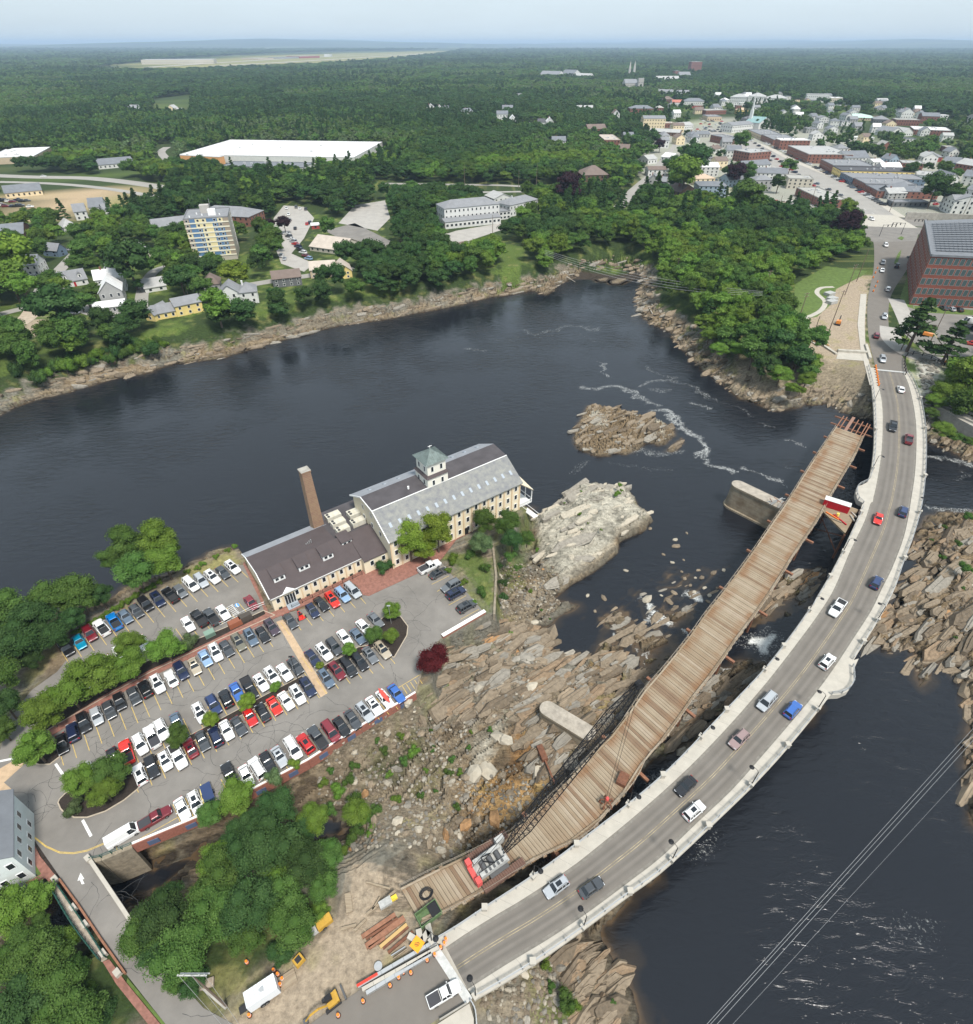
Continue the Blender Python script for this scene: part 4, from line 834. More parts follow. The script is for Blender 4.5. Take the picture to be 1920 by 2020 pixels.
# ---- old masonry piers left from the former bridge
STONEP = mat('stained_stone',(.31,.27,.20),.9,noise=.5,nscale=.35,col2=(.15,.11,.07),detail=9,bump=.03,bscale=1.5); STOP = mat('pier_top',(.36,.32,.265),.9,noise=.35,nscale=.8,detail=9)
def stadium(l_,w_,n=10):
    pts = []
    for s1 in (1,-1):
        for k in range(n + 1):
            t = math.pi * k / n - math.pi / 2; pts.append((s1 * (l_ / 2 - w_ / 2 + math.cos(t) * w_ / 2),s1 * math.sin(t) * w_ / 2))
    return pts
def frustum(mb,p0,z0,p1,z1,mi=0,mtop=None):
    n = len(p0); mb.add([(x,y,z0) for x,y in p0] + [(x,y,z1) for x,y in p1],[(i,(i + 1) % n,n + (i + 1) % n,n + i) for i in range(n)] ,mi)
    mb.f.append(tuple(range(len(mb.v) - n,len(mb.v)))); mb.m.append(mi if mtop is None else mtop); return mb
def old_pier(pa,pb,ztop,zbase,w,label,base=True,cours=True):
    a,b_ = V(*pa,ztop),V(*pb,ztop); yaw,ln_ = frame(a,b_); c_ = (a + b_) / 2
    t = thing('old_stone_pier',label,'bridge pier',(c_.x,c_.y,0),yaw); hh = ztop - zbase
    frustum(MB(),stadium(ln_ + hh * .12,w + hh * .16),zbase,stadium(ln_,w),ztop - .5).build('shaft',STONEP,t)
    frustum(MB(),stadium(ln_ + .5,w + .5),ztop - .5,stadium(ln_ + .4,w + .4),ztop,0,1).build('cap',[STONEP,STOP],t)
    if base: frustum(MB(),stadium(ln_ + hh * .3,w + hh * .42),zbase - 4,stadium(ln_ + hh * .2,w + hh * .32),zbase + .1,0,1).build('footing',[STONEP,STONEP],t)
    if cours:
        mb = MB()
        for k in range(4,16):
            f_ = (k - 3) / 14; z = zbase + (ztop - .5 - zbase) * f_; l2 = ln_ + hh * .12 * (1 - f_) + .03; w2 = w + hh * .16 * (1 - f_) + .03
            if k % 3 == 0: frustum(mb,stadium(l2,w2),z,stadium(l2,w2),z + .05)
        kind(mb.build('course_line',mat('dark_mortar',(.16,.12,.08),.95),t),'stuff')  # thin dark brown mortar bands between the stone courses
    return t
old_pier((1447,950),(1560,1004),-1.6,-8.6,3.6,'tall stained stone pier standing in the river against the trestle')
op2 = old_pier((1069,1390),(1172,1452),-3.0,-9,2.9,'low stone pier stub on the rocks below the crane boom',base=False)
# small platform of scaffold on the tall pier
sc_ = thing('scaffold','heap of rusty scaffold poles between the tall stone pier and the trestle','scaffold')
for k in range(9): MB().tube(V(1512 + rp.uniform(0,36),980 + rp.uniform(0,22),-1.4),V(1518 + rp.uniform(0,36),976 + rp.uniform(0,22),-.6 + rp.uniform(0,1.2)),.09,n=5).build('pole',RUSTO if k % 2 else RAILM,sc_)

# ------------------------------------------------------------------ building kit
GLASS = mat('dark_window_glass',(.02,.025,.03),.12,spec=.6); WHITE = mat('white_trim',(.78,.78,.76),.6)
WALLC = {'white': (.62,.62,.60),'cream': (.72,.60,.40),'yellow': (.72,.56,.22),'brick': (.21,.095,.07),'brown': (.14,.085,.06),'grey': (.34,.34,.33),'dark': (.13,.135,.14),'blue': (.27,.34,.40),
         'bluedark': (.12,.17,.23),'tan': (.52,.42,.30),'red': (.34,.07,.06),'greenish': (.42,.48,.44),'beige': (.50,.46,.38),'pale': (.6,.6,.57),'orange': (.65,.33,.14),'stone': (.42,.40,.37)}
ROOFC = {'grey': (.22,.225,.235),'dark': (.085,.085,.09),'slate': (.17,.18,.195),'white': (.66,.66,.65),'light': (.38,.38,.37),'brown': (.17,.13,.11),'peach': (.5,.38,.28),'teal': (.24,.42,.40),'mint': (.45,.60,.52),'beige': (.46,.40,.34),'red': (.42,.16,.12),'gravel': (.36,.35,.32)}
def wallm(k): return mat('wall_' + k,WALLC[k],.85,noise=.10,nscale=.4)
def roofm(k): return mat('roof_' + k,ROOFC[k],.8,noise=.16,nscale=.35,detail=8)
def hpx(px,py,hp):
    x,y,_ = at(px,py,0); b0 = to_px(x,y,0); b1 = to_px(x,y,1.0); return hp / max(.01,b0[1] - b1[1])
def paned(w,h,nx=2,ny=2):
    fm = MB(); t = .07
    fm.box(-w / 2 - .1,-.05,-.1,w / 2 + .1,.04,0).box(-w / 2 - .1,-.05,h,w / 2 + .1,.04,h + .1).box(-w / 2 - .1,-.05,0,-w / 2,.04,h).box(w / 2,-.05,0,w / 2 + .1,.04,h)
    return fm
_wcache = {}
def win(parent,x,y,z,w=1.0,h=1.6,rz=0,fm=None,gm_=None):
    k = (round(w,2),round(h,2),id(fm),id(gm_))
    if k not in _wcache:
        f_ = paned(w,h).mesh('window',fm or WHITE); g_ = MB().box(-w / 2,-.03,0,w / 2,.03,h).mesh('pane',gm_ or GLASS)
        _wcache[k] = (f_,g_)
    f_,g_ = _wcache[k]; o = link('window',f_,parent,(x,y,z),rz); link('pane',g_,o); return o
def roof_mesh(L_,D_,z,kindr,rise,ov=.35,t=.18):
    mb = MB(); x0,x1,y0,y1 = -ov,L_ + ov,-ov,D_ + ov
    if kindr == 'flat':
        mb.box(0,0,z - .02,L_,D_,z + .06)
        for a in ((-.12,-.12,L_ + .12,.22),(-.12,D_ - .22,L_ + .12,D_ + .12),(-.12,.22,.22,D_ - .22),(L_ - .22,.22,L_ + .12,D_ - .22)): mb.box(a[0],a[1],z - .1,a[2],a[3],z + .5)
        return mb
    if kindr == 'gx': P = [(x0,y0,z),(x1,y0,z),(x1,y1,z),(x0,y1,z),(x0,D_ / 2,z + rise),(x1,D_ / 2,z + rise)]; F = [(0,1,5,4),(2,3,4,5)]; E = [(0,4,3),(1,2,5)]
    elif kindr == 'gy': P = [(x0,y0,z),(x1,y0,z),(x1,y1,z),(x0,y1,z),(L_ / 2,y0,z + rise),(L_ / 2,y1,z + rise)]; F = [(0,4,5,3),(1,2,5,4)]; E = []
    elif kindr == 'hip':
        m_ = min(L_,D_) / 2 * .96
        if L_ >= D_: P = [(x0,y0,z),(x1,y0,z),(x1,y1,z),(x0,y1,z),(m_,D_ / 2,z + rise),(L_ - m_,D_ / 2,z + rise)]
        else: P = [(x0,y0,z),(x1,y0,z),(x1,y1,z),(x0,y1,z),(L_ / 2,m_,z + rise),(L_ / 2,D_ - m_,z + rise)]
        F = [(0,1,5,4),(2,3,4,5),(0,4,3),(1,2,5)] if L_ >= D_ else [(0,1,4),(1,2,5,4),(2,3,5),(3,0,4,5)]
    elif kindr == 'shed': P = [(x0,y0,z),(x1,y0,z),(x1,y1,z + rise),(x0,y1,z + rise)]; F = [(0,1,2,3)]
    n = len(P); mb.add(P + [(p[0],p[1],p[2] + t) for p in P],[tuple(i + n for i in f) for f in F] + [tuple(f[::-1]) for f in F])
    for f in [(0,1),(1,2),(2,3),(3,0)]:                     # eaves and verges
        a,b_ = f
        if kindr == 'gx' and f in ((1,2),(3,0)):
            mid_ = 5 if f == (1,2) else 4; mb.f += [tuple([a + 0,mid_,mid_ + n,a + n]),tuple([mid_,b_,b_ + n,mid_ + n])]; mb.m += [0,0]
        elif kindr == 'gy' and f in ((0,1),(2,3)):
            mid_ = 4 if f == (0,1) else 5; mb.f += [(a,mid_,mid_ + n,a + n),(mid_,b_,b_ + n,mid_ + n)]; mb.m += [0,0]
        else: mb.f.append((a,b_,b_ + n,a + n)); mb.m.append(0)
    return mb
def wall_mesh(L_,D_,z0,z,kindr,rise):
    mb = MB().box(0,0,z0,L_,D_,z)
    if kindr == 'gx': mb.add([(0,0,z),(0,D_,z),(0,D_ / 2,z + rise),(L_,0,z),(L_,D_,z),(L_,D_ / 2,z + rise)],[(0,2,1),(3,4,5)])
    if kindr == 'gy': mb.add([(0,0,z),(L_,0,z),(L_ / 2,0,z + rise),(0,D_,z),(L_,D_,z),(L_ / 2,D_,z + rise)],[(0,1,2),(3,5,4)])
    if kindr == 'shed': mb.add([(0,0,z),(L_,0,z),(L_,D_,z + rise),(0,D_,z + rise)],[(0,1,2,3)])
    return mb
RB = random.Random(21)
FOOT = []                                                        # building footprints, kept clear of trees
def house(p1,p2,depth,hp,rk='gx',rise=2.5,wall='white',roof='grey',label='',cat='house',name='house',floors=2,near=False,base=0,chim=False,group=None,wins=True,z0=-.6,hm=None,ww=1.0,chm='brick'):
    a,b_ = V(*p1),V(*p2); yaw,L_ = frame(a,b_); h = hm if hm is not None else hpx((p1[0] + p2[0]) / 2,(p1[1] + p2[1]) / 2,hp)
    t = thing(name,label,cat,(a.x,a.y,base),yaw,group); D_ = depth
    n_ = Vector((-math.sin(yaw),math.cos(yaw),0)); FOOT.append([(a.x,a.y),(b_.x,b_.y),(b_.x + n_.x * D_,b_.y + n_.y * D_),(a.x + n_.x * D_,a.y + n_.y * D_)])
    wall_mesh(L_,D_,z0,h,rk,rise).build('wall',wallm(wall),t)
    roof_mesh(L_,D_,h,rk,rise).build('roof',roofm(roof),t)
    fh = h / floors
    if wins:
        wz = min(1.5,fh * .5); w_ = ww
        if near:
            nx = max(1,int(L_ / 3.0))
            for f in range(floors):
                for i in range(nx): win(t,L_ * (i + .5) / nx,-.03,fh * f + fh * .32,w_,wz)
            ny = max(1,int(D_ / 3.4))
            for f in range(floors):
                for i in range(ny):
                    win(t,L_ + .03,D_ * (i + .5) / ny,fh * f + fh * .32,w_,wz,R(90)); win(t,-.03,D_ * (i + .5) / ny,fh * f + fh * .32,w_,wz,R(-90))
        else:
            mb = MB(); nx = max(1,int(L_ / 3.6)); ny = max(1,int(D_ / 4))
            for f in range(floors):
                z = fh * f + fh * .3
                for i in range(nx): c_ = L_ * (i + .5) / nx; mb.box(c_ - .6,-.07,z,c_ + .6,-.01,z + wz)
                for i in range(ny): c_ = D_ * (i + .5) / ny; mb.box(-.07,c_ - .6,z,-.01,c_ + .6,z + wz); mb.box(L_ + .01,c_ - .6,z,L_ + .07,c_ + .6,z + wz)
            kind(mb.build('windows',GLASS,t),'stuff')
    if rk == 'flat' and L_ * D_ > 150 and h > 2:
        mb = MB()
        for _ in range(min(7,int(L_ * D_ / 120))):
            x = RB.uniform(.12,.85) * L_; y = RB.uniform(.15,.8) * D_; s_ = RB.uniform(.7,1.6); mb.box(x,y,h,x + s_ * 1.6,y + s_,h + RB.uniform(.7,1.4))
        kind(mb.build('roof_units',mat('roof_unit',(.5,.5,.5),.6,.3),t),'stuff')
    if chim:
        zc = h + (rise if rk != 'flat' else 0); MB().box(L_ * .3 - .4,D_ / 2 - .4,h,L_ * .3 + .4,D_ / 2 + .4,zc + 1.2).build('chimney',wallm(chm),t)
    return t

# ------------------------------------------------------------------ the old mill: main block
CREAM = mat('cream_clapboard',(.74,.65,.48),.85,noise=.05,nscale=.5); PILA = mat('cream_pilaster',(.66,.50,.32),.85)
SLATE = mat('mottled_slate',(.15,.155,.17),.8,noise=.5,nscale=.8,col2=(.27,.27,.24),detail=12); BLKR = mat('black_membrane',(.075,.068,.072),.7,noise=.25,nscale=.35)
BRNR = mat('brown_shingle',(.082,.066,.066),.85,noise=.12,nscale=.5); GRYR = mat('grey_membrane',(.30,.31,.33),.7,noise=.15,nscale=.4)
A_ = V(767,1070,9); B_ = V(1031,951,9); myaw,ML = frame(A_,B_)
mill = thing('mill_building','large cream clapboard mill with mottled slate roof, skylights and square tower above the river','mill',(A_.x,A_.y,0),myaw)
PR = [(0,9),(6.8,13.5),(12.4,14.2),(18.8,10.9)]
def profile_roof(mb,prof,x0,x1,t=.15,mi=0):
    for (y0,z0),(y1,z1) in zip(prof[:-1],prof[1:]):
        mb.hexa([(x0,y0,z0),(x1,y0,z0),(x1,y1,z1),(x0,y1,z1)],[(x0,y0,z0 + t),(x1,y0,z0 + t),(x1,y1,z1 + t),(x0,y1,z1 + t)],mi)
w = MB(); pts = [(.45,-1.5),(.45,9.2),(6.8,13.45),(12.4,14.15),(18.4,11.0),(18.4,-9.5)]
w.add([(.5,y,z) for y,z in pts] + [(ML - .5,y,z) for y,z in pts],[(0,1,2,3,4,5)[::-1],(6,7,8,9,10,11)] + [(i,i + 1,i + 7,i + 6) for i in range(5)])
w.build('wall',CREAM,mill)
m1 = MB(); profile_roof(m1,[(-.3,8.8),(6.8,13.5)],0,ML); m1.build('roof_slate_slope',SLATE,mill)
m1 = MB(); profile_roof(m1,[(6.8,13.5),(12.4,14.2)],0,ML,.14); m1.build('roof_black_slope',BLKR,mill)
m1 = MB(); profile_roof(m1,[(12.4,14.2),(19.1,10.75)],0,ML,.15); m1.build('roof_river_slope',GRYR,mill)
MB().bar((0,6.8,13.66),(ML,6.8,13.66),.22,.1).build('roof_flashing',WHITE,mill)
MB().bar((-.05,-.3,8.85),(-.05,6.8,13.55),.18,.35).bar((-.05,6.8,13.55),(-.05,12.4,14.2),.18,.3).bar((-.05,12.4,14.2),(-.05,19,10.8),.18,.3).build('verge_board',WHITE,mill)
skm = MB().box(-.32,-.62,0,.32,.62,.16).mesh('skylight',mat('skylight_glass',(.35,.39,.43),.25))
for i in range(15):
    o = link('skylight',skm,mill,(2.3 + i * 2.5,2.9,10.95)); o.rotation_euler = (math.atan2(4.7,7.1),0,0)
for i in range(9):
    o = link('skylight',skm,mill,(4 + i * 4,16.0,12.5)); o.rotation_euler = (-math.atan2(3.45,6.7),0,0)
nb = 15
for i in range(nb + 1): MB().box(.5 + i * (ML - 1) / nb - .16,.3,-1.4,.5 + i * (ML - 1) / nb + .16,.45,9).build('pilaster',PILA,mill)
for i in range(nb):
    x = .5 + (i + .5) * (ML - 1) / nb
    for z in (1.1,4.0,6.7): win(mill,x,.4,z,.75,1.35)
for f in range(2):
    for yy in (4,8,12): win(mill,.45,yy + 1,7.2 + f * 3,.7,1.2,R(-90))
for yy in (4,8,12,16):
    for z in (1.2,4.2,7.2): win(mill,ML - .45,yy,z,.75,1.35,R(90))
MB().box(-.55,0,0,.55,.1,2.2).build('door',mat('black_door',(.02,.02,.02),.5),mill,loc=(ML - 17.5,.3,0))
fl = MB().tube((0,0,0),(0,-1.6,1.1),.04).build('flag_pole',WHITE,mill,loc=(ML - 16,.4,3.0))
MB().box(-.02,-1.5,-.9,.02,-.5,1.0).build('flag',mat('flag_cloth',(.3,.1,.12),.9,noise=.8,nscale=2,col2=(.6,.6,.6)),mill,loc=(ML - 16,.4,3.2))
pv = MB(); pv.add([(ML - .5,.6,8.4),(ML - .5,10,11.2),(ML + 4.6,10,5.6),(ML + 4.6,.6,4.1)],[(0,3,2,1)]); pv.add([(ML - .5,.6,8.2),(ML - .5,10,11.0),(ML + 4.6,10,5.4),(ML + 4.6,.6,3.9)],[(0,1,2,3)]); pv.build('porch_roof',CREAM,mill)
MB().box(ML - .5,1,-.2,ML + 4.4,9,.1).build('porch_deck',WHITE,mill)
for yy in (1,3.6,6.3,9): MB().box(ML + 4.2,yy - .1,0,ML + 4.4,yy + .1,4.5).build('porch_post',WHITE,mill)
mb = MB(); mb.bar((ML - .4,.9,1.2),(ML + 4.4,.9,1.2),.12).bar((ML + 4.4,1,1.2),(ML + 4.4,9,1.2),.12)
for k in range(16): mb.bar((ML - .3 + k * .3,.9,.1),(ML - .3 + k * .3,.9,1.2),.05)
mb.build('porch_railing',WHITE,mill)
mb = MB()
for k in range(9): mb.box(ML + .3 + k * .18,-.6 - k * .32,-.2 - k * .2,ML + 1.9 + k * .18,-.28 - k * .32,-.08 - k * .2)
mb.bar((ML + .3,.3,.9),(ML + 1.8,-3.3,-.9),.08).bar((ML + 1.9,.3,.9),(ML + 3.4,-3.3,-.9),.08).build('porch_steps',WHITE,mill)
# tower
def loc2(px,py,z):
    p = V(px,py,z) - Vector((A_.x,A_.y,0)); c_,s_ = math.cos(-myaw),math.sin(-myaw); return (p.x * c_ - p.y * s_,p.x * s_ + p.y * c_)
tx,ty = loc2(845,960.5,14); T = 5.7
MB().box(tx,ty,12,tx + T,ty + T,16.3).build('tower_base',mat('tower_white',(.74,.71,.62),.8),mill)
MB().box(tx + .3,ty + .3,16.3,tx + T - .3,ty + T - .3,20.2).build('tower_top',mat('tower_white',(.74,.71,.62)),mill)
sk = MB(); frustum(sk,[(tx - .35,ty - .35),(tx + T + .35,ty - .35),(tx + T + .35,ty + T + .35),(tx - .35,ty + T + .35)],16.2,[(tx + .25,ty + .25),(tx + T - .25,ty + .25),(tx + T - .25,ty + T - .25),(tx + .25,ty + T - .25)],16.85); sk.build('tower_skirt',BRNR,mill)
rf = MB(); c0 = tx + T / 2,ty + T / 2; e_ = T / 2 + .35
rf.add([(c0[0] - e_,c0[1] - e_,20.1),(c0[0] + e_,c0[1] - e_,20.1),(c0[0] + e_,c0[1] + e_,20.1),(c0[0] - e_,c0[1] + e_,20.1),(c0[0],c0[1],22.3)],[(0,1,4),(1,2,4),(2,3,4),(3,0,4),(3,2,1,0)])
COP = mat('green_copper',(.16,.20,.19),.6,.2,noise=.35,nscale=1.2); rf.build('tower_roof',COP,mill)
se = MB()
for k in range(-5,6):
    f_ = 1 - abs(k) / 5.8
    for s1,s2 in ((0,-1),(1,0),(0,1),(-1,0)):
        px_,py_ = (k * .53,s2 * e_) if s2 else (s1 * e_,k * .53); qx,qy = (k * .53,s2 * e_ * (1 - f_)) if s2 else (s1 * e_ * (1 - f_),k * .53)
        se.bar((c0[0] + px_,c0[1] + py_,20.16),(c0[0] + qx,c0[1] + qy,20.16 + 2.2 * f_),.06)
kind(se.build('seam',COP,mill),'stuff'); MB().tube((c0[0],c0[1],22.2),(c0[0],c0[1],23.2),.06).box(c0[0] - .5,c0[1] - .04,22.9,c0[0] + .5,c0[1] + .04,23.05).build('weather_vane',WHITE,mill)
for k in (1.6,4.1):
    for z,ins in ((13.9,0),(17.6,.3)):
        win(mill,tx + k,ty + ins - .02,z,.62,1.35); win(mill,tx + ins - .02,ty + k,z,.62,1.35,R(-90)); win(mill,tx + T - ins + .02,ty + k,z,.62,1.35,R(90))
MB().tube((ML * .28,9,13.6),(ML * .28,9,14.6),.25,n=8).build('vent',WHITE,mill)
FOOT.append([tuple((A_ + Vector((math.cos(myaw) * x - math.sin(myaw) * y,math.sin(myaw) * x + math.cos(myaw) * y,0)))[:2]) for x,y in ((0,0),(ML,0),(ML,19),(0,19))])
# annex
A2 = V(533,1183,4.2); B2 = V(712,1101,4.2); ayaw,AL = frame(A2,B2)
ax = thing('mill_annex','long low cream annex with dark brown roof and white dormers beside the mill','building',(A2.x,A2.y,0),ayaw)
EX = AL + 8.2
prof = [(0,4.2),(6.2,7.2),(13.4,6.3),(17.2,4.6)]
w = MB(); pts = [(.3,-.3),(.3,4.25),(6.2,7.1),(13.4,6.2),(17.0,4.6),(17.0,-8)]
w.box(AL - 3,.3,-.3,AL,6.2,4.2); w.add([(.25,y,z) for y,z in pts] + [(AL - 3,y,z) for y,z in pts],[(5,4,3,2,1,0),(6,7,8,9,10,11)] + [(i,i + 1,i + 7,i + 6) for i in range(5)])
w.box(AL,-1.3,-.3,EX,17.0,4.0); w.build('wall',CREAM,ax)
m1 = MB(); profile_roof(m1,[(-.15,4.15),(6.2,7.2)],-.1,AL + .2); profile_roof(m1,[(6.2,7.2),(13.4,6.3)],-.1,AL - 3); m1.hexa([(AL,-1.6,3.9),(EX,-1.6,3.9),(EX,6.2,7.15),(AL,6.2,7.15)],[(AL,-1.6,4.1),(EX,-1.6,4.1),(EX,6.2,7.3),(AL,6.2,7.3)]); m1.build('roof',BRNR,ax)
m1 = MB(); profile_roof(m1,[(13.4,6.3),(17.4,4.5)],-.1,AL - 2); m1.build('roof_river_slope',GRYR,ax)
MB().box(AL - 3.05,6.2,5.4,EX + 3.5,18.4,6.35).box(AL - 3,6.0,4,EX,6.19,7.1).build('flat_roof',BLKR,ax)
MB().box(AL - 3,17.2,-8,EX + 3,18.2,5.35).build('river_wall',CREAM,ax)
MB().bar((-.15,0,4.3),(-.15,6.2,7.3),.16,.25).bar((-.15,6.2,7.3),(-.15,13.4,6.4),.16,.25).bar((-.15,13.4,6.4),(-.15,17.2,4.7),.16,.25).bar((0,-.15,4.15),(AL,-.15,4.15),.15,.18).build('gutter',WHITE,ax)
for i in range(10):
    x = 1.55 + i * (AL - 1.9) / 9.2
    if i != 1: win(ax,x,.28,2.0,.7,1.25)
    MB().box(x - .38,.12,.15,x + .38,.3,.6).build('basement_window',mat('green_black',(.03,.045,.04),.5),ax)
    MB().box(x + .95,.12,-.1,x + 1.2,.3,4.1).build('pilaster',PILA,ax)
win(ax,AL + 2.0,-1.33,1.9,.8,1.3); win(ax,AL + 5.0,-1.33,1.9,.8,1.3)
dx = 1.55 + (AL - 1.9) / 9.2 + .4
MB().box(dx - 1.1,.1,.5,dx + 1.1,.28,3.1).build('door',GLASS,ax)
for k in (-1.2,-.6,0,.6,1.2): MB().bar((dx + k,.05,.5),(dx + k,.05,3.1),.08).build('door_mullion',WHITE,ax)
pm = MB(); pm.add([(dx - 1.9,-.3,4.1),(dx + 1.9,-.3,4.1),(dx,-.3,4.8),(dx - 1.9,.5,4.4),(dx + 1.9,.5,4.4),(dx,1.3,4.8)],[(0,1,2),(0,2,5,3),(1,4,5,2)]); pm.build('pediment',WHITE,ax)
st = MB()
for k in range(5): st.box(dx - 1.3,-1.7 + k * .34,-.05,dx + 1.3,.12,.12 + k * .1)
st.build('front_steps',mat('blue_grey_step',(.32,.36,.40),.8),ax)
for x,y in ((3.6,4.6),(9.3,4.6),(15.0,4.6),(20.5,6.2)):
    d = MB(); z = 6.0; d.box(x - 1.25,y - 2.0,z - .7,x + 1.25,y + .6,z + 1.1).build('dormer',WHITE,ax)
    MB().hexa([(x - 1.45,y - 2.25,z + 1.05),(x + 1.45,y - 2.25,z + 1.05),(x + 1.45,y + 1.2,z + 1.5),(x - 1.45,y + 1.2,z + 1.5)],[(x - 1.45,y - 2.25,z + 1.2),(x + 1.45,y - 2.25,z + 1.2),(x + 1.45,y + 1.2,z + 1.65),(x - 1.45,y + 1.2,z + 1.65)]).build('dormer_roof',BRNR,ax)
    for k in (-.55,.55): win(ax,x + k,y - 2.03,z + .05,.7,.75)
FOOT.append([tuple((A2 + Vector((math.cos(ayaw) * x - math.sin(ayaw) * y,math.sin(ayaw) * x + math.cos(ayaw) * y,0)))[:2]) for x,y in ((0,-1),(EX,-1),(EX,18),(0,18))])
# cast iron fence in front of the annex
fe = thing('iron_fence','thin black iron fence in front of the cream annex','fence',(A2.x,A2.y,0),ayaw)
for k in range(8): MB().tube((3.6 + k * 2.45,-1.1,0),(3.6 + k * 2.45,-1.1,1.3),.05,n=6).build('post',POSTM,fe)
MB().bar((3.6,-1.1,1.0),(20.8,-1.1,1.0),.04).bar((3.6,-1.1,.5),(20.8,-1.1,.5),.04).build('rail',POSTM,fe)
# rooftop units
UNIT = mat('rooftop_unit',(.62,.61,.54),.6,noise=.2,nscale=1.0,col2=(.50,.46,.36)); FAN = mat('fan_dark',(.05,.05,.05),.6)
for i,((px,py),dw,wd) in enumerate((((657,1017),3.6,2.0),((667,1030),3.4,1.9),((676,1043),3.2,1.7),((698,1012),3.0,2.4),((706,1028),3.4,1.9))):
    p = V(px,py,7.2); t = thing('rooftop_unit',['cream rooftop unit nearest the brick chimney stack','cream rooftop unit with an orange stain beside the chimney','low cream rooftop unit nearest the third dormer','cream rooftop unit by the grey duct at the mill wall','cream rooftop unit beside the fourth dormer'][i],'air conditioner',(p.x,p.y,6.35),ayaw,'rooftop units on the mill annex')
    MB().box(-dw / 2,-wd / 2,0,dw / 2,wd / 2,1.3).build('body',UNIT,t)
    for k in (-.45,.45): MB().tube((-dw / 2 + .55,k,1.3),(-dw / 2 + .55,k,1.42),.34,n=12).build('fan',FAN,t)
p = V(723,1010,7); tag(MB().box(-.6,-2.6,0,.7,2.6,1.0).box(-.5,-1.8,1,.6,1.2,1.5).build('air_duct',mat('blue_grey_duct',(.22,.27,.31),.5,.3),loc=(p.x,p.y,6.37),rz=ayaw),'blue grey air duct against the cream gable of the mill','duct')
# chimney
cb = V(628,1044,4.5); z_ = max((z * .1 for z in range(100,420)),key=lambda z: -abs(to_px(cb.x,cb.y,z)[1] - 925))
ch = thing('chimney_stack','tall tapering brick chimney stack behind the brown roofed annex','chimney',(cb.x,cb.y,0),ayaw)
CBR = mat('weathered_brick',(.23,.13,.09),.95,noise=.5,nscale=1.3,col2=(.30,.20,.12),bump=.06,bscale=4,detail=10)
mb = MB(); q = lambda r: [(-r,-r),(r,-r),(r,r),(-r,r)]
frustum(mb,q(1.55),-8,q(1.02),z_ - .6); frustum(mb,q(1.12),z_ - .6,q(1.12),z_ - .15,0,0); mb.build('shaft',CBR,ch)
frustum(MB(),q(1.18),z_ - .15,q(.9),z_).build('cap',CONCD,ch);
mb = MB()
for k in range(1,int(z_ * 2.2)):
    z = k / 2.2; r = 1.55 - (1.55 - 1.02) * ((z + 8) / (z_ - .6 + 8)) + .012
    if z < z_ - .7: frustum(mb,q(r),z,q(r),z + .05)
kind(mb.build('mortar_course',mat('mortar',(.30,.24,.18),.95),ch),'stuff')
for k in range(4): MB().tube((0,0,0),(0,0,.8 + .2 * k),.12,n=6).build('vent_pipe',RAILM,ax,loc=(12.5 + k * .4,8.6,6.6))
# white canopy/steps between mill and annex
tag(MB().box(0,0,0,3.2,2.0,.4).box(0,.5,.4,3.2,2.0,.8).build('stone_steps',CONC,loc=V(782,1108,0),rz=ayaw),'pale stone steps at the corner between annex and mill','steps')
# white house bottom left
wb = thing('white_building','white clapboard building with slate roof cut by the photo edge beside the brick pavement','house',V(-30,1790,0),0)
f1 = V(71,1728); f0 = V(-60,1795); yaw,L_ = frame(f0,f1); wb.location = (f0.x,f0.y,0); wb.rotation_euler = (0,0,yaw)
WCL = mat('pale_clapboard',(.62,.66,.64),.8,noise=.05,nscale=1)
ln2 = (V(71,1728) - V(5,1645)).length
wall_mesh(L_,ln2,-6,7.2,'gy',3.2).build('wall',WCL,wb); roof_mesh(L_,ln2,7.2,'gy',3.2).build('roof',roofm('slate'),wb)
for i in range(4):
    for z in (1.2,4.4): win(wb,L_ + .03,1.4 + i * (ln2 - 2) / 4,z,.8,1.3,R(90)); win(wb,L_ * (i + .5) / 4,-.03,z,.8,1.3)
FOOT.append([(f0.x,f0.y),(f1.x,f1.y),(f1.x - 12,f1.y + 14),(f0.x - 12,f0.y + 14)])

# ------------------------------------------------------------------ brick factory block by the bridge
FQ = [V(1794,601),V(1990,612),V(1990,512),V(1789,520)]; fa = FQ[0]; FH = hpx(1850,603,92)
fac = thing('brick_factory','large five storey red brick factory with solar panels on its flat roof','factory',(0,0,0),0)
FBR = mat('factory_brick',(.20,.066,.045),.9,noise=.25,nscale=1,detail=8); gm2 = mat('factory_glass',(.06,.09,.09),.25); fr_ = mat('grey_frame',(.3,.32,.32),.6)
MB().prism([(p.x,p.y) for p in FQ],-1,FH).build('wall',FBR,fac); MB().prism([(p.x,p.y) for p in FQ],FH + .01,FH + .25).build('roof',roofm('slate'),fac)
for a,b_ in ((0,1),(3,0)): MB().bar(FQ[a] + Vector((0,0,FH + .3)),FQ[b_] + Vector((0,0,FH + .3)),.9,.9).build('parapet',roofm('slate'),fac)
for (a,b_),nw,w_ in (((0,1),17,1.7),((3,0),13,1.0)):
    p,q = FQ[a],FQ[b_]; yw_ = math.atan2(q.y - p.y,q.x - p.x); nv = Vector((math.sin(yw_),-math.cos(yw_),0)) * .04
    for f in range(5):
        for i in range(nw): c_ = p.lerp(q,(i + .5) / nw) + nv; win(fac,c_.x,c_.y,FH * (f + .2) / 5,w_,FH / 5 * .6,yw_,fr_,gm2)
spm = MB().box(0,0,0,2.2,1.4,.1).mesh('solar_panel',mat('solar_panel',(.13,.138,.15),.6,.0))
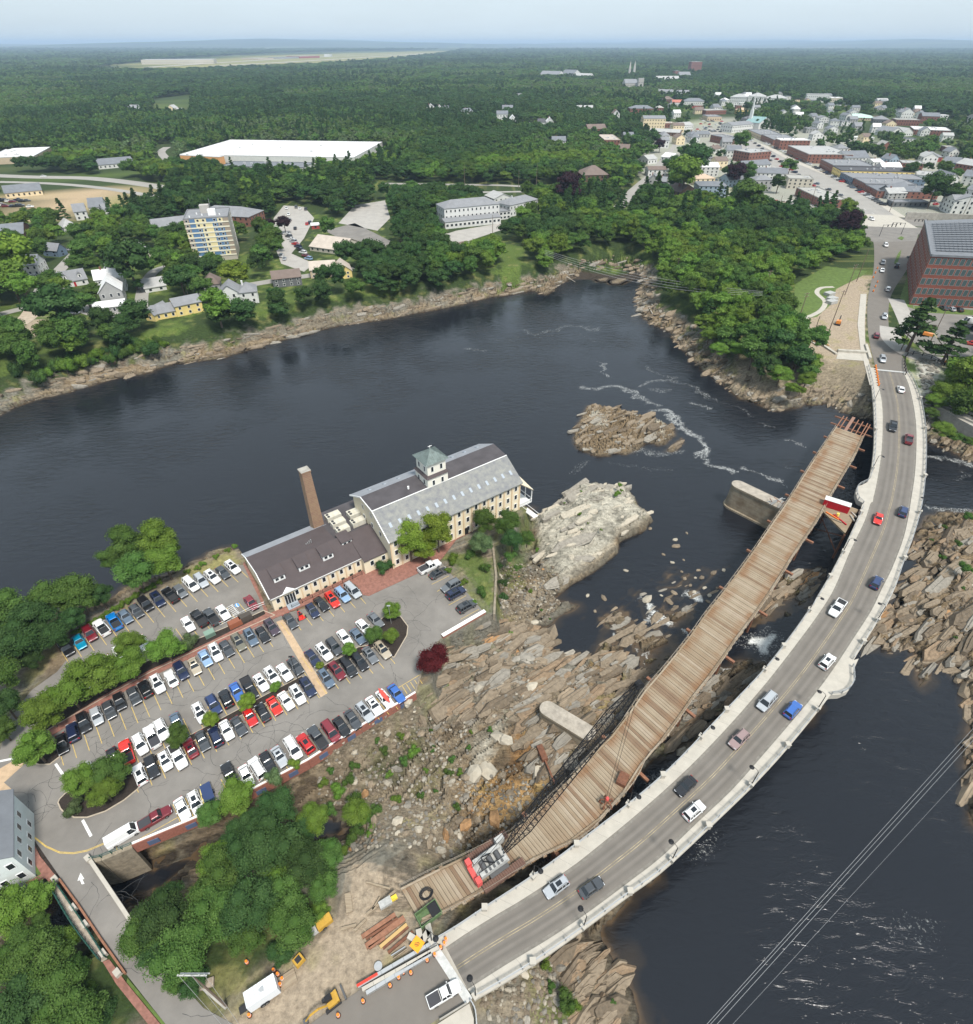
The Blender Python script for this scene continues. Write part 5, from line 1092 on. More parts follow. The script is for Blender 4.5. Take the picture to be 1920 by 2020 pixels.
for i in range(20):
    for j in range(13):
        c_ = FQ[0].lerp(FQ[1],.06 + i * .042).lerp(FQ[3].lerp(FQ[2],.06 + i * .042),.1 + j * .062); o = link('solar_panel',spm,fac,(c_.x,c_.y,FH + .6)); o.rotation_euler = (R(12),0,yaw if False else .05)
FOOT.append([(p.x,p.y) for p in FQ])

# ------------------------------------------------------------------ apartment tower on the far bank
pa,pb = V(386,517),V(470,510.5); yaw,L_ = frame(pa,pb); AH = hpx(430,514,80)
ap = thing('apartment_tower','eight storey apartment tower with blue and cream panels above the river houses','apartment block',(pa.x,pa.y,0),yaw)
AD = 24.0; MB().box(0,0,-1,L_,AD,AH).build('wall',mat('beige_panel',(.42,.38,.32),.85),ap); roof_mesh(L_,AD,AH,'flat',0).build('roof',roofm('grey'),ap)
NF = 9; fh = AH / NF; cols = 8; PB = {'b': mat('blue_panel',(.10,.19,.33),.7),'y': mat('cream_panel',(.70,.60,.34),.7),'t': mat('taupe_panel',(.32,.26,.20),.7)}
pat = ['tbyybbyt','tbbybbyt','ybbyybbt','tbbyybbt','tbbyybbt','ybbyybbt','tbbyybbt','tbyyybtt']
pm_ = {k: MB().box(0,-.08,0,L_ / cols,0,fh * .73).mesh('panel',m) for k,m in PB.items()}
for f in range(1,NF):
    MB().box(0,-.25,f * fh - .0,L_,-.01,f * fh + fh * .24).build('spandrel',mat('cream_spandrel',(.74,.70,.56),.7),ap)
    for c_ in range(cols):
        link('panel',pm_[pat[f % 8][c_]],ap,(c_ * L_ / cols,0,f * fh + fh * .25))
        if c_ % 3 != 1: win(ap,(c_ + .5) * L_ / cols,-.12,f * fh + fh * .42,1.1,fh * .42)
for f in range(1,NF):
    for yy in (AD - 3,AD - 7): win(ap,L_ + .03,yy,f * fh + fh * .35,1.2,fh * .45,R(90))
MB().box(L_ * .35,AD * .55,AH,L_ * .35 + 5,AD * .55 + 4,AH + 4).build('lift_house',wallm('stone'),ap)
MB().box(L_ * .55,AD * .25,AH,L_ * .55 + 4,AD * .25 + 3,AH + 3).build('plant_room',WHITE,ap)
for k in range(6): MB().tube((3 + k * 3.1,4 + (k * 7) % 11,AH),(3 + k * 3.1,4 + (k * 7) % 11,AH + .9),.35,n=8).build('vent',WHITE,ap)
MB().tube((L_ * .6,AD * .6,AH),(L_ * .6,AD * .6,AH + 7),.1).build('aerial',RAILM,ap)
FOOT.append([(pa.x,pa.y),(pb.x,pb.y),(pb.x,pb.y + AD),(pa.x,pa.y + AD)])

# ------------------------------------------------------------------ houses of the far bank
house((43.5,545),(81.5,543),11,20,'gx',4,'white','slate','white two storey house with dark roof and parked cars, beside the village street',near=True)
house((36,535),(58,533),7,12,'gx',3,'grey','slate','grey roofed extension behind the white two storey house',near=False)
house((117,507),(135,501),11,11,'gy',3.5,'bluedark','grey','small blue house with grey gable roof at the top of the village street')
house((124,569),(176,560),9,10,'gx',4.2,'white','grey','white cape cottage with two dormers and a red door',floors=1,near=True)
house((189.5,622),(252,614),7.5,12,'gx',1.8,'grey','white','low grey wing with a bright white metal roof beside the car park',floors=1,near=True)
house((205,606),(250,600),13,26,'gy',5,'grey','white','tall grey gabled house with white metal roof behind the low wing',floors=2,near=True)
house((197,580),(252,573),10,26,'gx',3.5,'white','white','white house with a rust streaked white roof behind the grey gable',floors=2,chim=True)
house((232,514),(272,510),14,8,'gy',5,'beige','light','pale roofed house half hidden behind a dark round tree',floors=1)
house((272,512),(301,508),12,8,'gy',4,'beige','light','pale roofed low annex right of the half hidden house',floors=1)
house((209,540),(224,539),8,8,'gx',2,'grey','grey','small grey shed roof beside the dark round tree',floors=1,wins=False)
house((288,578),(330,571),12,8,'gx',3,'pale','light','pale grey roofed garage above the yellow house',floors=1)
house((290,632),(308,634),10,11,'gy',3,'yellow','grey','yellow gable end at the near corner of the long yellow house',floors=1,near=True)
house((308,632),(351,624),8,11,'gx',2.8,'yellow','grey','low middle range of the long yellow house',floors=1,near=True)
house((351,625),(403,614),9,19,'gx',2.5,'yellow','grey','two storey end of the long yellow house',floors=2,near=True)
house((439,604),(476,601),10,24,'gy',3.5,'white','grey','white gabled house with balconies above the bank',floors=2,near=True)
house((476,601),(512,597),10,22,'hip',3,'white','grey','white house wing with a deck right of the balconies',floors=2,near=True,chim=True,chm='white')
house((405,577),(437,574),10,14,'hip',4,'grey','brown','grey house with brown hipped roof behind the yellow house',floors=1)
house((541,568),(597,562),12,16,'gx',2.5,'dark','brown','dark grey shingled house with brown roof',floors=2,near=True)
house((614,549),(664,546),12,15,'gx',3,'tan','beige','tan roofed house range with cream walls near the bank',floors=2,near=True)
house((664,551),(696,548),12,14,'gy',3.5,'yellow','beige','yellow gabled house with brown roof near the bank',floors=2,near=True)
house((494,447),(524,433),40,18,'hip',4,'brick','grey','brick block with grey hipped roof behind the apartment tower',cat='building',name='brick_building',floors=2)
house((300,462),(380,452),16,10,'gx',4,'beige','grey','long low grey roofed building left of the apartment tower',cat='building',name='low_building',floors=1)
house((152,435),(176,432.5),14,16,'gx',4,'white','grey','white farmhouse barn with grey roof, left block of three')
house((180,424),(209,422),14,14,'gx',5,'white','slate','middle block of the white farmhouse with a red gable')
house((209,426),(223,424),10,12,'gx',3,'white','grey','small right block of the white farmhouse under the trees')
house((128,457),(154,453),12,8,'hip',4,'pale','light','pale grey hipped cottage roof below the farmhouse',floors=1)
house((-30,482),(52,474),26,13,'gx',4,'brick','slate','long low brick building with slate roof at the photo edge',cat='building',name='brick_building',floors=1)
house((13,391),(86,384),22,9,'gx',4,'cream','slate','cream roadside office with dark blue grey roof and gravel lot',cat='building',name='roadside_office',floors=1)
house((-20,325),(72,321),70,13,'flat',0,'tan','white','white roofed store at the left edge behind pine trees',cat='store',name='store',floors=1,wins=False)
house((359,319),(700,325),118,14,'flat',0,'pale','white','huge store with a bright white flat roof in the woods',cat='store',name='store',floors=1,wins=False)
house((359,321),(436,325),8,15,'flat',0,'orange','white','tan and orange store front at the left of the huge white roof',cat='store',name='store',floors=1,wins=False)
house((437,337),(600,340),30,9,'flat',0,'pale','slate','low dark roofed extension in front of the huge white roof',cat='store',name='store',floors=1,wins=False)
house((196,334),(266,328),22,8,'gx',4,'pale','slate','slate roofed hall among trees left of the huge store',cat='building',name='hall',floors=1)
house((612,494),(676,503),20,8,'gx',4.5,'beige','beige','beige roofed hall beside the striped parking lot',cat='building',name='hall',floors=1)
house((615.5,452),(631,451),4,7,'gx',1.2,'red','white','small red and white kiosk in the parking lot',cat='kiosk',name='kiosk',floors=1)
house((903,496),(926,491),6,7,'gx',2,'brown','brown','small brown shed below the white inn',cat='shed',name='shed',floors=1,wins=False)
# the white inn
t = house((878,447),(985,436),16,34,'hip',3.5,'white','grey','long white three storey inn with hipped roof and glazed porch',cat='inn',name='white_inn',floors=3,near=True)
house((879,452),(988,440.5),5.5,13,'shed',1.2,'white','grey','glazed white porch running along the foot of the inn',cat='porch',name='porch',floors=1,near=True,ww=1.7)
house((1006,428),(1061,415),14,22,'hip',3,'white','grey','white two storey wing with hipped roof right of the inn',floors=2,near=True,chim=True,chm='white')
house((985,434),(1007,431),10,15,'flat',0,'white','grey','white glazed link between the inn and its wing',cat='building',name='link_building',floors=2,near=True,ww=1.8)
house((975,402),(1011,398),16,9,'gy',3,'white','light','white barn with pale roof behind the inn',cat='barn',name='barn')
house((1148,362),(1200,361),22,16,'hip',6,'brown','brown','brown house with a steep conical roof and white porch in the trees')
# ------------------------------------------------------------------ the town
TG = 'town buildings'
TOWN = [
 ((1341,392),(1367,385),12,13,'gy',4,'brown','brown','dark brown gabled house beside the blue grey block'),((1376,387),(1432,388),20,20,'hip',2,'blue','slate','large pale blue grey block facing the river trees'),
 ((1371,366),(1409,365),15,13,'hip',2.5,'cream','peach','yellow house with peach hipped roof behind the blue grey block'),((1436,369),(1466,367),14,13,'gx',4,'blue','slate','pale blue house with slate gables beside a purple tree'),
 ((1491,353),(1551,355),14,12,'gx',3.5,'white','slate','long white house with dark roof, nearer of two'),((1467,338),(1519,334),14,10,'gx',3.5,'white','slate','long white house with dark roof, farther of two'),
 ((1551,372),(1600,374),18,20,'flat',0,'beige','gravel','grey over red block at the corner of the main street'),((1444,316),(1475,322),30,20,'flat',0,'brick','light','brick bank with a deep roof over its drive through'),
 ((1373,348),(1416,348),16,18,'gx',3,'white','white','white house with a white roof beside a lane of cars'),((1278,367),(1297,368),12,12,'gy',4,'grey','grey','grey gabled house at the edge of the woods'),
 ((1297,368),(1313,369),12,10,'gx',3,'dark','grey','dark grey low house right of the grey gable'),((1278,348),(1313,348),14,13,'gx',2,'white','brown','white block with brown roof left of a big green tree'),
 ((1278,324),(1296,322),14,9,'gx',3,'white','light','white gabled shop left of the side street'),((1324,318),(1340,314),12,7,'gy',3,'white','white','white gabled shed beside the side street'),
 ((1617,410),(1665,410),46,16,'flat',0,'brick','gravel','brick corner bank with white band and green awnings'),((1760,408),(1829,408),9,9,'flat',0,'dark','grey','dark open restaurant pavilion with grey flat roof'),
 ((1750,393),(1786,392),13,11,'gx',3,'grey','light','grey shingled house behind the pavilion'),((1728,386),(1752,390),30,12,'gy',4,'dark','slate','dark gabled shop at the near end of the brick row'),
 ((1615,331),(1639,344),36,17,'flat',0,'brick','grey','three storey brick row block with white window bays'),((1639,344),(1655,353),62,16,'flat',0,'yellow','dark','yellow shopfront with long dark roof in the brick row'),
 ((1655,353),(1678,365),60,13,'flat',0,'bluedark','grey','blue grey shopfront with purple windows in the brick row'),((1680,365),(1703,377),40,14,'flat',0,'brick','grey','brick shop with pale pilasters, second from the row end'),
 ((1703,377),(1727,390),46,13,'flat',0,'brick','slate','brick shop with stepped white gable near the row end'),((1551,304),(1591,322),44,17,'flat',0,'brick','light','long red brick commercial block with cluttered pale roof'),
 ((1526,291),(1536,295),34,18,'flat',0,'brick','white','brick block with white cornice facing the street corner'),((1500,276),(1524,287),30,11,'flat',0,'brick','grey','low brick shops with grey roof above the white corniced block'),
 ((1473,264),(1500,276),28,9,'flat',0,'tan','grey','tan shops with flat grey roofs below the white church'),((1443,262),(1484,258),20,14,'gx',3,'white','grey','white block with small gable left of the church'),
 ((1459,246),(1478,247),50,12,'flat',0,'dark','dark','dark flat roofed building behind the white block'),((1454,225),(1475,225),14,8,'hip',3,'yellow','peach','yellow house left of the church spire'),
 ((1392,226),(1432,225),24,8,'flat',0,'brick','gravel','low pink brick hall beyond the car park'),((1395,239),(1423,239),30,9,'flat',0,'tan','grey','tan building with dark roof beside the car park'),
 ((1439,201),(1472,202),30,10,'hip',5,'pale','light','left part of the big pale roofed complex'),((1474,202),(1508,203),34,12,'hip',6,'pale','light','middle part of the big pale roofed complex'),((1510,203),(1551,204),30,10,'hip',5,'pale','light','right part of the big pale roofed complex'),
 ((1589,201),(1634,202),24,15,'flat',0,'white','light','white four storey block at the edge of the woods'),((1638,201),(1664,201),24,8,'flat',0,'beige','white','beige block right of the white four storey block'),
 ((1295,189),(1325,190),14,9,'gx',4,'white','grey','white townhouses with small gables, left group'),((1335,191),(1361,191),14,9,'gx',4,'white','grey','white townhouses with small gables, right group'),((1306,203),(1328,203),18,7,'hip',5,'brown','brown','brown hipped pavilion roof above the red roofed shop'),
 ((1326,209),(1348,209),16,7,'gx',4,'white','red','white shop with a red roof'),((1350,206),(1391,206),22,6,'hip',5,'pale','slate','blue grey hipped roof right of the red roofed shop'),((1354,213),(1390,213),10,5,'flat',0,'red','light','low shop with a red band below the hipped roof'),
 ((1268,253),(1311,253),20,19,'gx',3,'cream','grey','cream four storey apartment house with dormers'),((1280,266),(1340,269),16,7,'gx',3,'brown','light','low brown building with pale roof below the cream apartments'),((1311,252),(1331,252),18,9,'flat',0,'brick','beige','small brick block right of the cream apartments'),
 ((1338,256),(1367,254),18,8,'gx',3,'white','light','white building with pale roof beside the car park'),((1361,278),(1377,277),10,13,'hip',3,'white','slate','small white tower house beside the green trees'),((1377,272),(1400,271),12,7,'gx',3,'grey','slate','grey low building right of the white tower house'),
 ((1400,279),(1423,284),16,13,'flat',0,'brick','grey','brick and brown timber block by the street'),((1423,281),(1440,285),14,8,'gx',3,'brown','slate','brown shed with slate roof by the street'),((1408,303),(1422,300),10,8,'gx',3,'white','brown','small white house beside the dark purple tree'),
 ((1723,196),(1755,198),22,5,'flat',0,'white','white','white flat roofed shed at the wood edge, larger one'),((1730,207),(1751,207),16,8,'gx',4,'pale','light','pale grey house below the white flat shed'),((1777,204),(1792,204),14,5,'flat',0,'white','white','white flat roofed shed at the wood edge, smaller one'),
 ((1662,236),(1726,238),40,5,'hip',4,'tan','mint','wide building with a pale mint green roof'),((1722,243),(1753,244),24,8,'hip',4,'dark','grey','grey brick hall with hipped roof right of the mint roof'),((1765,247),(1812,248),22,11,'flat',0,'brick','gravel','old brick hall with pale roof among trees'),
 ((1815,243),(1850,244),24,14,'gx',4,'brick','slate','red brick building with slate roof among trees'),((1850,244),(1866,244),18,6,'gx',3,'cream','light','cream low building right of the brick one'),((1776,234),(1800,234),14,12,'gy',6,'white','grey','white double gabled house in the trees'),((1801,234),(1815,235),14,10,'gy',4,'white','slate','white house with dark gable in the trees'),
 ((1901,247),(1930,250),30,18,'gy',6,'stone','brown','stone school with steep gable at the right edge'),((1755,270),(1778,269),26,9,'gy',5,'pale','grey','grey gable hall, left of a pair'),((1779,269),(1800,268),24,7,'gy',5,'pale','light','pale gable hall, right of a pair'),
 ((1800,265),(1872,268),40,10,'flat',0,'brick','white','brick building with bright white flat roof'),((1684,275),(1724,276),12,4,'flat',0,'white','white','low white roof showing between trees'),((1632,214),(1672,214),20,5,'flat',0,'orange','light','low orange walled shop beyond the church'),
 ((1752,328),(1770,327),12,13,'gy',4,'blue','slate','blue gabled house behind the brick row'),((1665,324),(1712,323),22,12,'gx',5,'pale','slate','large house with dark slate roof and dormers behind the row'),((1722,327),(1753,326),14,7,'gx',2,'white','white','white roofed house left of the blue house'),
 ((1738,346),(1776,345),14,13,'gx',4,'white','white','white gabled house with white roof behind the row'),((1757,358),(1784,357),12,7,'gx',3,'grey','grey','grey garage with a blue mural behind the row'),((1775,336),(1818,338),16,15,'flat',0,'brick','light','brick flats with pale windows and a white end'),
 ((1803,358),(1853,362),26,13,'flat',0,'greenish','light','pale green warehouse with flat roof'),((1826,319),(1857,319),18,9,'hip',4,'red','grey','red brick house with two chimneys in the trees'),((1856,328),(1888,331),16,9,'gx',4,'bluedark','slate','slate roofed house right of the red brick house'),
 ((1880,338),(1916,344),18,16,'gx',4,'brick','light','brick house with pale grey roof near the right edge'),((1862,370),(1885,370),22,17,'gy',4,'white','slate','white gable fronted hall behind a round tree'),((1893,364),(1930,368),16,17,'gx',4,'white','slate','white house with slate roof and dormers at the right edge'),
 ((1851,411),(1873,423),18,27,'gx',3,'white','grey','white three storey tenement, left block'),((1873,423),(1911,424),14,26,'gx',3,'white','grey','white three storey tenement, right block'),((1912,424),(1940,427),14,18,'gx',3,'pale','grey','pale grey house right of the white tenement'),
 ((980,238),(1002,238),16,13,'gx',4,'white','slate','white house with slate roof in the middle woods'),((991,221),(1012,221),16,8,'gx',4,'white','slate','white house behind the middle woods house'),((1005,244),(1018,244),22,8,'gy',5,'white','white','white gable end showing among the trees'),
 ((1027,248),(1060,248),14,4,'flat',0,'white','white','long low white building in the woods'),((1061,248),(1076,248),14,7,'gx',4,'white','dark','white house with a dark roof in the woods'),((1078,249),(1092,249),16,9,'gy',5,'white','white','small white gabled house right of the dark roof'),
 ((1134,219),(1170,219),14,7,'gx',3,'white','light','long white house high in the woods'),((1089,289),(1116,289),16,11,'gx',4,'white','slate','white house with dormers in front of the dark pines'),((1208,236),(1222,236),14,12,'gy',5,'white','brown','white gabled house with timber pattern'),
 ((1191,290),(1222,290),50,14,'flat',0,'brick','beige','brick school with pale flat roof'),((1160,263),(1196,262),18,8,'gx',5,'brick','brown','brown gabled hall behind the school'),((1218,300),(1240,301),12,7,'gx',4,'brick','brown','small brick house with brown roof below the school'),
 ((1230,275),(1250,275),14,8,'gx',3,'grey','slate','grey house right of the school'),((1242,228),(1288,228),20,14,'hip',4,'brick','slate','ornate brick block with a white lantern'),((1014,195),(1032,195),20,6,'gx',4,'white','grey','small pale house high in the woods'),
 ((842,222),(856,222),16,10,'gy',5,'white','light','white gabled house, leftmost of three in the woods'),((862,222),(871,222),16,8,'gy',5,'white','light','white gabled house, middle of three in the woods'),((874,222),(885,222),16,8,'gx',4,'white','slate','white house, rightmost of three in the woods'),
 ((920,230),(933,229),16,10,'gx',4,'pale','slate','pale house with a small turret in the woods'),((254,222),(273,222),18,8,'gx',5,'white','grey','white house in the clearing of the left woods'),((331,222),(346,222),18,8,'gy',5,'cream','light','cream gabled house in the clearing'),((348,224),(358,224),16,5,'gx',4,'white','light','small white house in the clearing'),
 ((1232,178),(1256,178),40,14,'gx',8,'stone','grey','grey stone chapel beyond the town'),((1258,179),(1268,179),18,24,'flat',0,'stone','light','square stone tower beside the grey chapel'),((1361,146),(1382,146),40,24,'flat',0,'brick','light','tall brick tower block above the far trees'),
 ((1330,155),(1340,155),30,15,'flat',0,'brick','grey','square brick tower in the far trees'),((1340,156),(1362,156),40,7,'gx',10,'stone','grey','stone hall beside the square brick tower'),((1296,163),(1340,163),40,5,'gx',10,'stone','light','long stone hall roof in the far trees'),
 ((1063,153),(1100,154),60,5,'gx',12,'white','grey','pale college building far off, left one'),((1104,153),(1128,154),60,6,'gx',14,'pale','slate','dark roofed college building far off'),((1130,156),(1160,157),50,6,'gx',8,'white','light','pale college building far off, right one'),
 ((280,127),(423,126),200,9,'flat',0,'beige','light','long tan aircraft hangar at the airfield'),((592,115),(631,114),150,4,'flat',0,'red','light','red brick airfield building'),((562,116),(590,115),150,3,'flat',0,'grey','grey','grey airfield hangar beside the red building'),((510,118),(540,117),150,3,'flat',0,'tan','light','small tan airfield hangar'),
 ((640,112),(652,112),80,5,'flat',0,'pale','white','white airfield control building'),((126,137),(147,137),100,5,'flat',0,'white','white','far white sheds in the left woods'),((512,97),(530,97),200,2,'flat',0,'white','white','faint white roof beyond the airfield'),((1211,131),(1232,131),100,3,'flat',0,'white','white','white roof behind the far chapel'),
]
for a,b_,d_,hp,rk2,rise,wl,rf2,lb in TOWN:
    cat_ = 'house' if ('house' in lb or 'cottage' in lb) else 'building'
    house(a,b_,d_,hp,rk2,rise,wl,rf2,lb,cat=cat_,name='town_house' if cat_ == 'house' else 'town_building',floors=3 if hp > 16 and a[1] > 230 else (2 if hp > 9 else 1),chim=(cat_ == 'house' and a[1] > 215),group=TG)
# the tightly packed small roofs between the named blocks
rq = random.Random(31); ctr_ = [np.array(f).mean(0) for f in FOOT]; n_f = 0
SMALLZ = ([(1285,345),(1300,262),(1385,240),(1400,275),(1520,345),(1500,385),(1340,372)],[(1560,235),(1800,262),(1925,300),(1925,420),(1840,400),(1740,375),(1690,330),(1600,290)],[(1290,200),(1560,185),(1800,215),(1920,250),(1560,240),(1450,230),(1300,235)])
for k in range(4000):
    P = wpoly(SMALLZ[rq.choices((0,1,2),(3,5,4))[0]]); x = rq.uniform(P[:,0].min(),P[:,0].max()); y = rq.uniform(P[:,1].min(),P[:,1].max())
    if sdf(P,np.array([x]),np.array([y]),50)[0] < 0 or min(abs(c_[0] - x) + abs(c_[1] - y) * .7 for c_ in ctr_) < 25: continue
    px_,py_ = to_px(x,y,0)
    if 1350 < px_ < 1440 and 226 < py_ < 270: continue
    w_ = rq.uniform(9,16); q2 = to_px(x + w_,y + rq.uniform(-3,3),0); ctr_.append(np.array((x,y + 4)))
    wl,rf2 = rq.choice((('white','grey'),('white','slate'),('white','light'),('pale','slate'),('grey','grey'),('brick','gravel'),('cream','brown'),('white','white')))
    house((px_,py_),q2,rq.uniform(9,15),0,rq.choice(('gx','gy','hip','gx','flat')),rq.uniform(2.5,4.5),wl,rf2,f'small {wl} walled house with {"light" if rf2 == "white" else rf2} roof packed among the town blocks',cat='house',name='small_town_house',floors=2,hm=rq.uniform(4.5,8),group='small houses packed among the town blocks'); n_f += 1
    if n_f >= 75: break
# white church with teal roof and steeple
ca,cb_ = V(1495,258),V(1519,254); yaw,L_ = frame(ca,cb_); chh = thing('church','white church with pale teal roof and a tall white steeple','church',(ca.x,ca.y,0),yaw)
hh = hpx(1507,256,15); wall_mesh(L_,22,-1,hh,'gy',6).build('wall',wallm('white'),chh); roof_mesh(L_,22,hh,'gy',6).build('roof',mat('roof_teal_pale',(.22,.34,.34),.7),chh)
sx,sy = L_ * .3,20; frustum(MB(),[(sx - 2,sy - 2),(sx + 2,sy - 2),(sx + 2,sy + 2),(sx - 2,sy + 2)],0,[(sx - 1.8,sy - 1.8),(sx + 1.8,sy - 1.8),(sx + 1.8,sy + 1.8),(sx - 1.8,sy + 1.8)],hh + 14).build('tower',wallm('white'),chh)
frustum(MB(),[(sx - 1.1,sy - 1.1),(sx + 1.1,sy - 1.1),(sx + 1.1,sy + 1.1),(sx - 1.1,sy + 1.1)],hh + 14,[(sx - .1,sy - .1),(sx + .1,sy - .1),(sx + .1,sy + .1),(sx - .1,sy + .1)],hh + 36).build('spire',wallm('white'),chh)
for dx_ in (0,9):
    p = V(1241 + dx_,152); t = thing('church_spire',f'{"left" if dx_ == 0 else "right"} one of the twin stone spires in the far trees','spire',(p.x,p.y,0)); frustum(MB(),[(-4,-4),(4,-4),(4,4),(-4,4)],0,[(-3.5,-3.5),(3.5,-3.5),(3.5,3.5),(-3.5,3.5)],26).build('tower',wallm('stone'),t); frustum(MB(),[(-3.5,-3.5),(3.5,-3.5),(3.5,3.5),(-3.5,3.5)],26,[(-.1,-.1),(.1,-.1),(.1,.1),(-.1,.1)],48).build('spire',wallm('stone'),t)
# red door and dormers of the white cape
a,b_ = V(124,569),V(176,560); yaw,L_ = frame(a,b_)
for o in C.objects:
    if o.get('label','').startswith('white cape cottage'):
        for x in (L_ * .22,L_ * .78):
            MB().box(x - .8,1.0,3.3,x + .8,3.6,5.2).build('dormer',WHITE,o); MB().add([(x - 1,.9,5.2),(x + 1,.9,5.2),(x,.9,6.3),(x - 1,4,5.2),(x + 1,4,5.2),(x,4,6.3)],[(0,1,2),(0,2,5,3),(1,4,5,2)]).build('dormer_roof',roofm('grey'),o); win(o,x,.97,3.7,.7,1.2)
        MB().box(L_ / 2 - .5,-.12,0,L_ / 2 + .5,-.02,2.1).build('door',mat('red_door',(.4,.02,.03),.5),o); break

# ------------------------------------------------------------------ vehicles
TYRE = mat('tyre',(.02,.02,.02),.8); HUB = mat('hub',(.35,.36,.37),.35,.8); CGL = mat('car_glass',(.012,.016,.02),.06,spec=.7); HL = mat('headlight_lens',(.7,.72,.75),.15); TLm = mat('taillight_lens',(.35,.01,.01),.2)
PLA = mat('black_plastic',(.025,.025,.027),.6); BED = mat('bed_liner',(.03,.03,.032),.75)
PAINT = {'white': (.74,.74,.73),'silver': (.40,.42,.44),'grey': (.14,.15,.16),'dark grey': (.055,.06,.066),'black': (.012,.012,.014),'navy': (.014,.022,.06),'dark blue': (.02,.04,.12),'blue': (.04,.13,.42),'light blue': (.24,.36,.52),'teal': (.0,.22,.36),
         'bright blue': (.0,.17,.50),'blue grey': (.10,.14,.19),'red': (.46,.012,.01),'dark red': (.16,.01,.018),'bright red': (.62,.02,.008),'beige': (.42,.36,.27),'olive': (.16,.15,.11),'plum': (.06,.04,.055),'maroon': (.20,.02,.03),'pinkish grey': (.30,.21,.20),'brown': (.11,.08,.06),'orange': (.75,.25,.03)}
def paint(k): return mat('paint_' + k.replace(' ','_'),PAINT[k],.28,.15 if k not in ('white','red','bright red') else 0,spec=.6,coat=.6)
def car_meshes(kindc):
    D = dict(sedan=(4.7,.92,1.42,.93,(-1.75,.75),(-1.15,.2),.82),suv=(4.65,.95,1.70,1.05,(-2.2,.95),(-1.95,.35),1.0),hatch=(4.2,.90,1.50,.95,(-2.0,.85),(-1.65,.25),.9),minivan=(5.0,.98,1.75,1.0,(-2.4,1.45),(-2.2,.75),.95),
             pickup=(5.7,1.0,1.85,1.12,(-.65,1.25),(-.45,.7),1.08),van=(5.9,1.0,2.45,1.25,(-2.9,2.2),(-2.85,1.55),1.2),coupe=(4.5,.92,1.30,.9,(-1.7,.6),(-1.05,0),.8))[kindc]
    Ln,hw,rf,belt,gb,gt,hood = D; h = Ln / 2
    st = [(-h,.74,.42,belt * .80),(-h + .14,.90,.30,belt * .93),(-h + .5,.97,.25,belt * (.98 if kindc != 'sedan' else .96)),(gb[0],1,.24,belt),(0,1,.24,belt),(gb[1],1,.24,belt),(gb[1] + .35,.985,.24,hood),(h - .55,.965,.25,hood * .93),(h - .16,.88,.3,hood * .82),(h,.70,.42,hood * .66)]
    b_ = MB()
    for x,f,zl,zt in st:
        w = hw * f; b_.v += [(x,-w * .95,zl),(x,-w,zl + .25),(x,-w * .98,zt - .1),(x,-w * .86,zt),(x,w * .86,zt),(x,w * .98,zt - .1),(x,w,zl + .25),(x,w * .95,zl)]
    for i in range(len(st) - 1):
        for j in range(8): k = (j + 1) % 8; b_.f.append((i * 8 + j,(i + 1) * 8 + j,(i + 1) * 8 + k,i * 8 + k)); b_.m.append(0)
    b_.f.append(tuple(range(8))); b_.m.append(0); n = len(st) - 1; b_.f.append(tuple(n * 8 + j for j in range(7,-1,-1))); b_.m.append(0)
    wb,wt = hw * .90,hw * .70
    B4 = [(gb[0],-wb,belt - .03),(gb[1],-wb,belt - .03),(gb[1],wb,belt - .03),(gb[0],wb,belt - .03)]; T4 = [(gt[0],-wt,rf),(gt[1],-wt,rf),(gt[1],wt,rf),(gt[0],wt,rf)]
    g_ = MB(); g_.hexa(B4,T4)
    r_ = MB()
    o = .05; b_.hexa([(gt[0] - .03,-wt - .03,rf - .02),(gt[1] + .03,-wt - .03,rf - .02),(gt[1] + .03,wt + .03,rf - .02),(gt[0] - .03,wt + .03,rf - .02)],[(gt[0] + .08,-wt + .1,rf + o),(gt[1] - .08,-wt + .1,rf + o),(gt[1] - .08,wt - .1,rf + o),(gt[0] + .08,wt - .1,rf + o)])
    for a,c in zip(B4,T4): b_.bar(a,c,.09)
    midx = (gb[0] + gb[1]) / 2
    for s in (-1,1):
        b_.bar((midx,s * wb,belt - .02),((gt[0] + gt[1]) / 2,s * wt,rf),.09)
        if kindc in ('suv','minivan','hatch'): b_.bar((gb[0] * .62 + gb[1] * .38 - .35,s * wb,belt),(gt[0] * .7 + gt[1] * .3 - .2,s * wt,rf),.12)
        if kindc == 'van': b_.hexa([(gb[0],s * wb - .03,belt),(.9,s * wb - .03,belt),(.9,s * wb + .03,belt),(gb[0],s * wb + .03,belt)],[(gt[0],s * wt - .03,rf),(.75,s * wt - .03,rf),(.75,s * wt + .03,rf),(gt[0],s * wt + .03,rf)])
        b_.box(gb[1] - .35,s * (hw + .02) - (.16 if s < 0 else 0),belt + .02,gb[1] - .2,s * (hw + .02) + (.16 if s > 0 else 0),belt + .17)
    wh = MB()
    wh.tube((0,-.11,0),(0,.11,0),.35,n=14,mi=0); wh.tube((0,-.125,0),(0,.125,0),.2,n=8,mi=1)
    ax_ = Ln * .30
    extra = []
    if kindc == 'pickup':
        bd = MB().box(-h + .1,-hw * .82,belt + .005,gb[0] - .06,hw * .82,belt + .03); extra.append(('bed',bd.mesh('truck_bed',BED)))
        bw2 = MB()
        for s in (-1,1): bw2.box(-h + .03,s * hw * .9 - .07,belt - .05,gb[0],s * hw * .9 + .07,belt + .12)
        bw2.box(-h,-hw * .85,belt - .05,-h + .1,hw * .85,belt + .12); extra.append(('bed_rail',bw2))
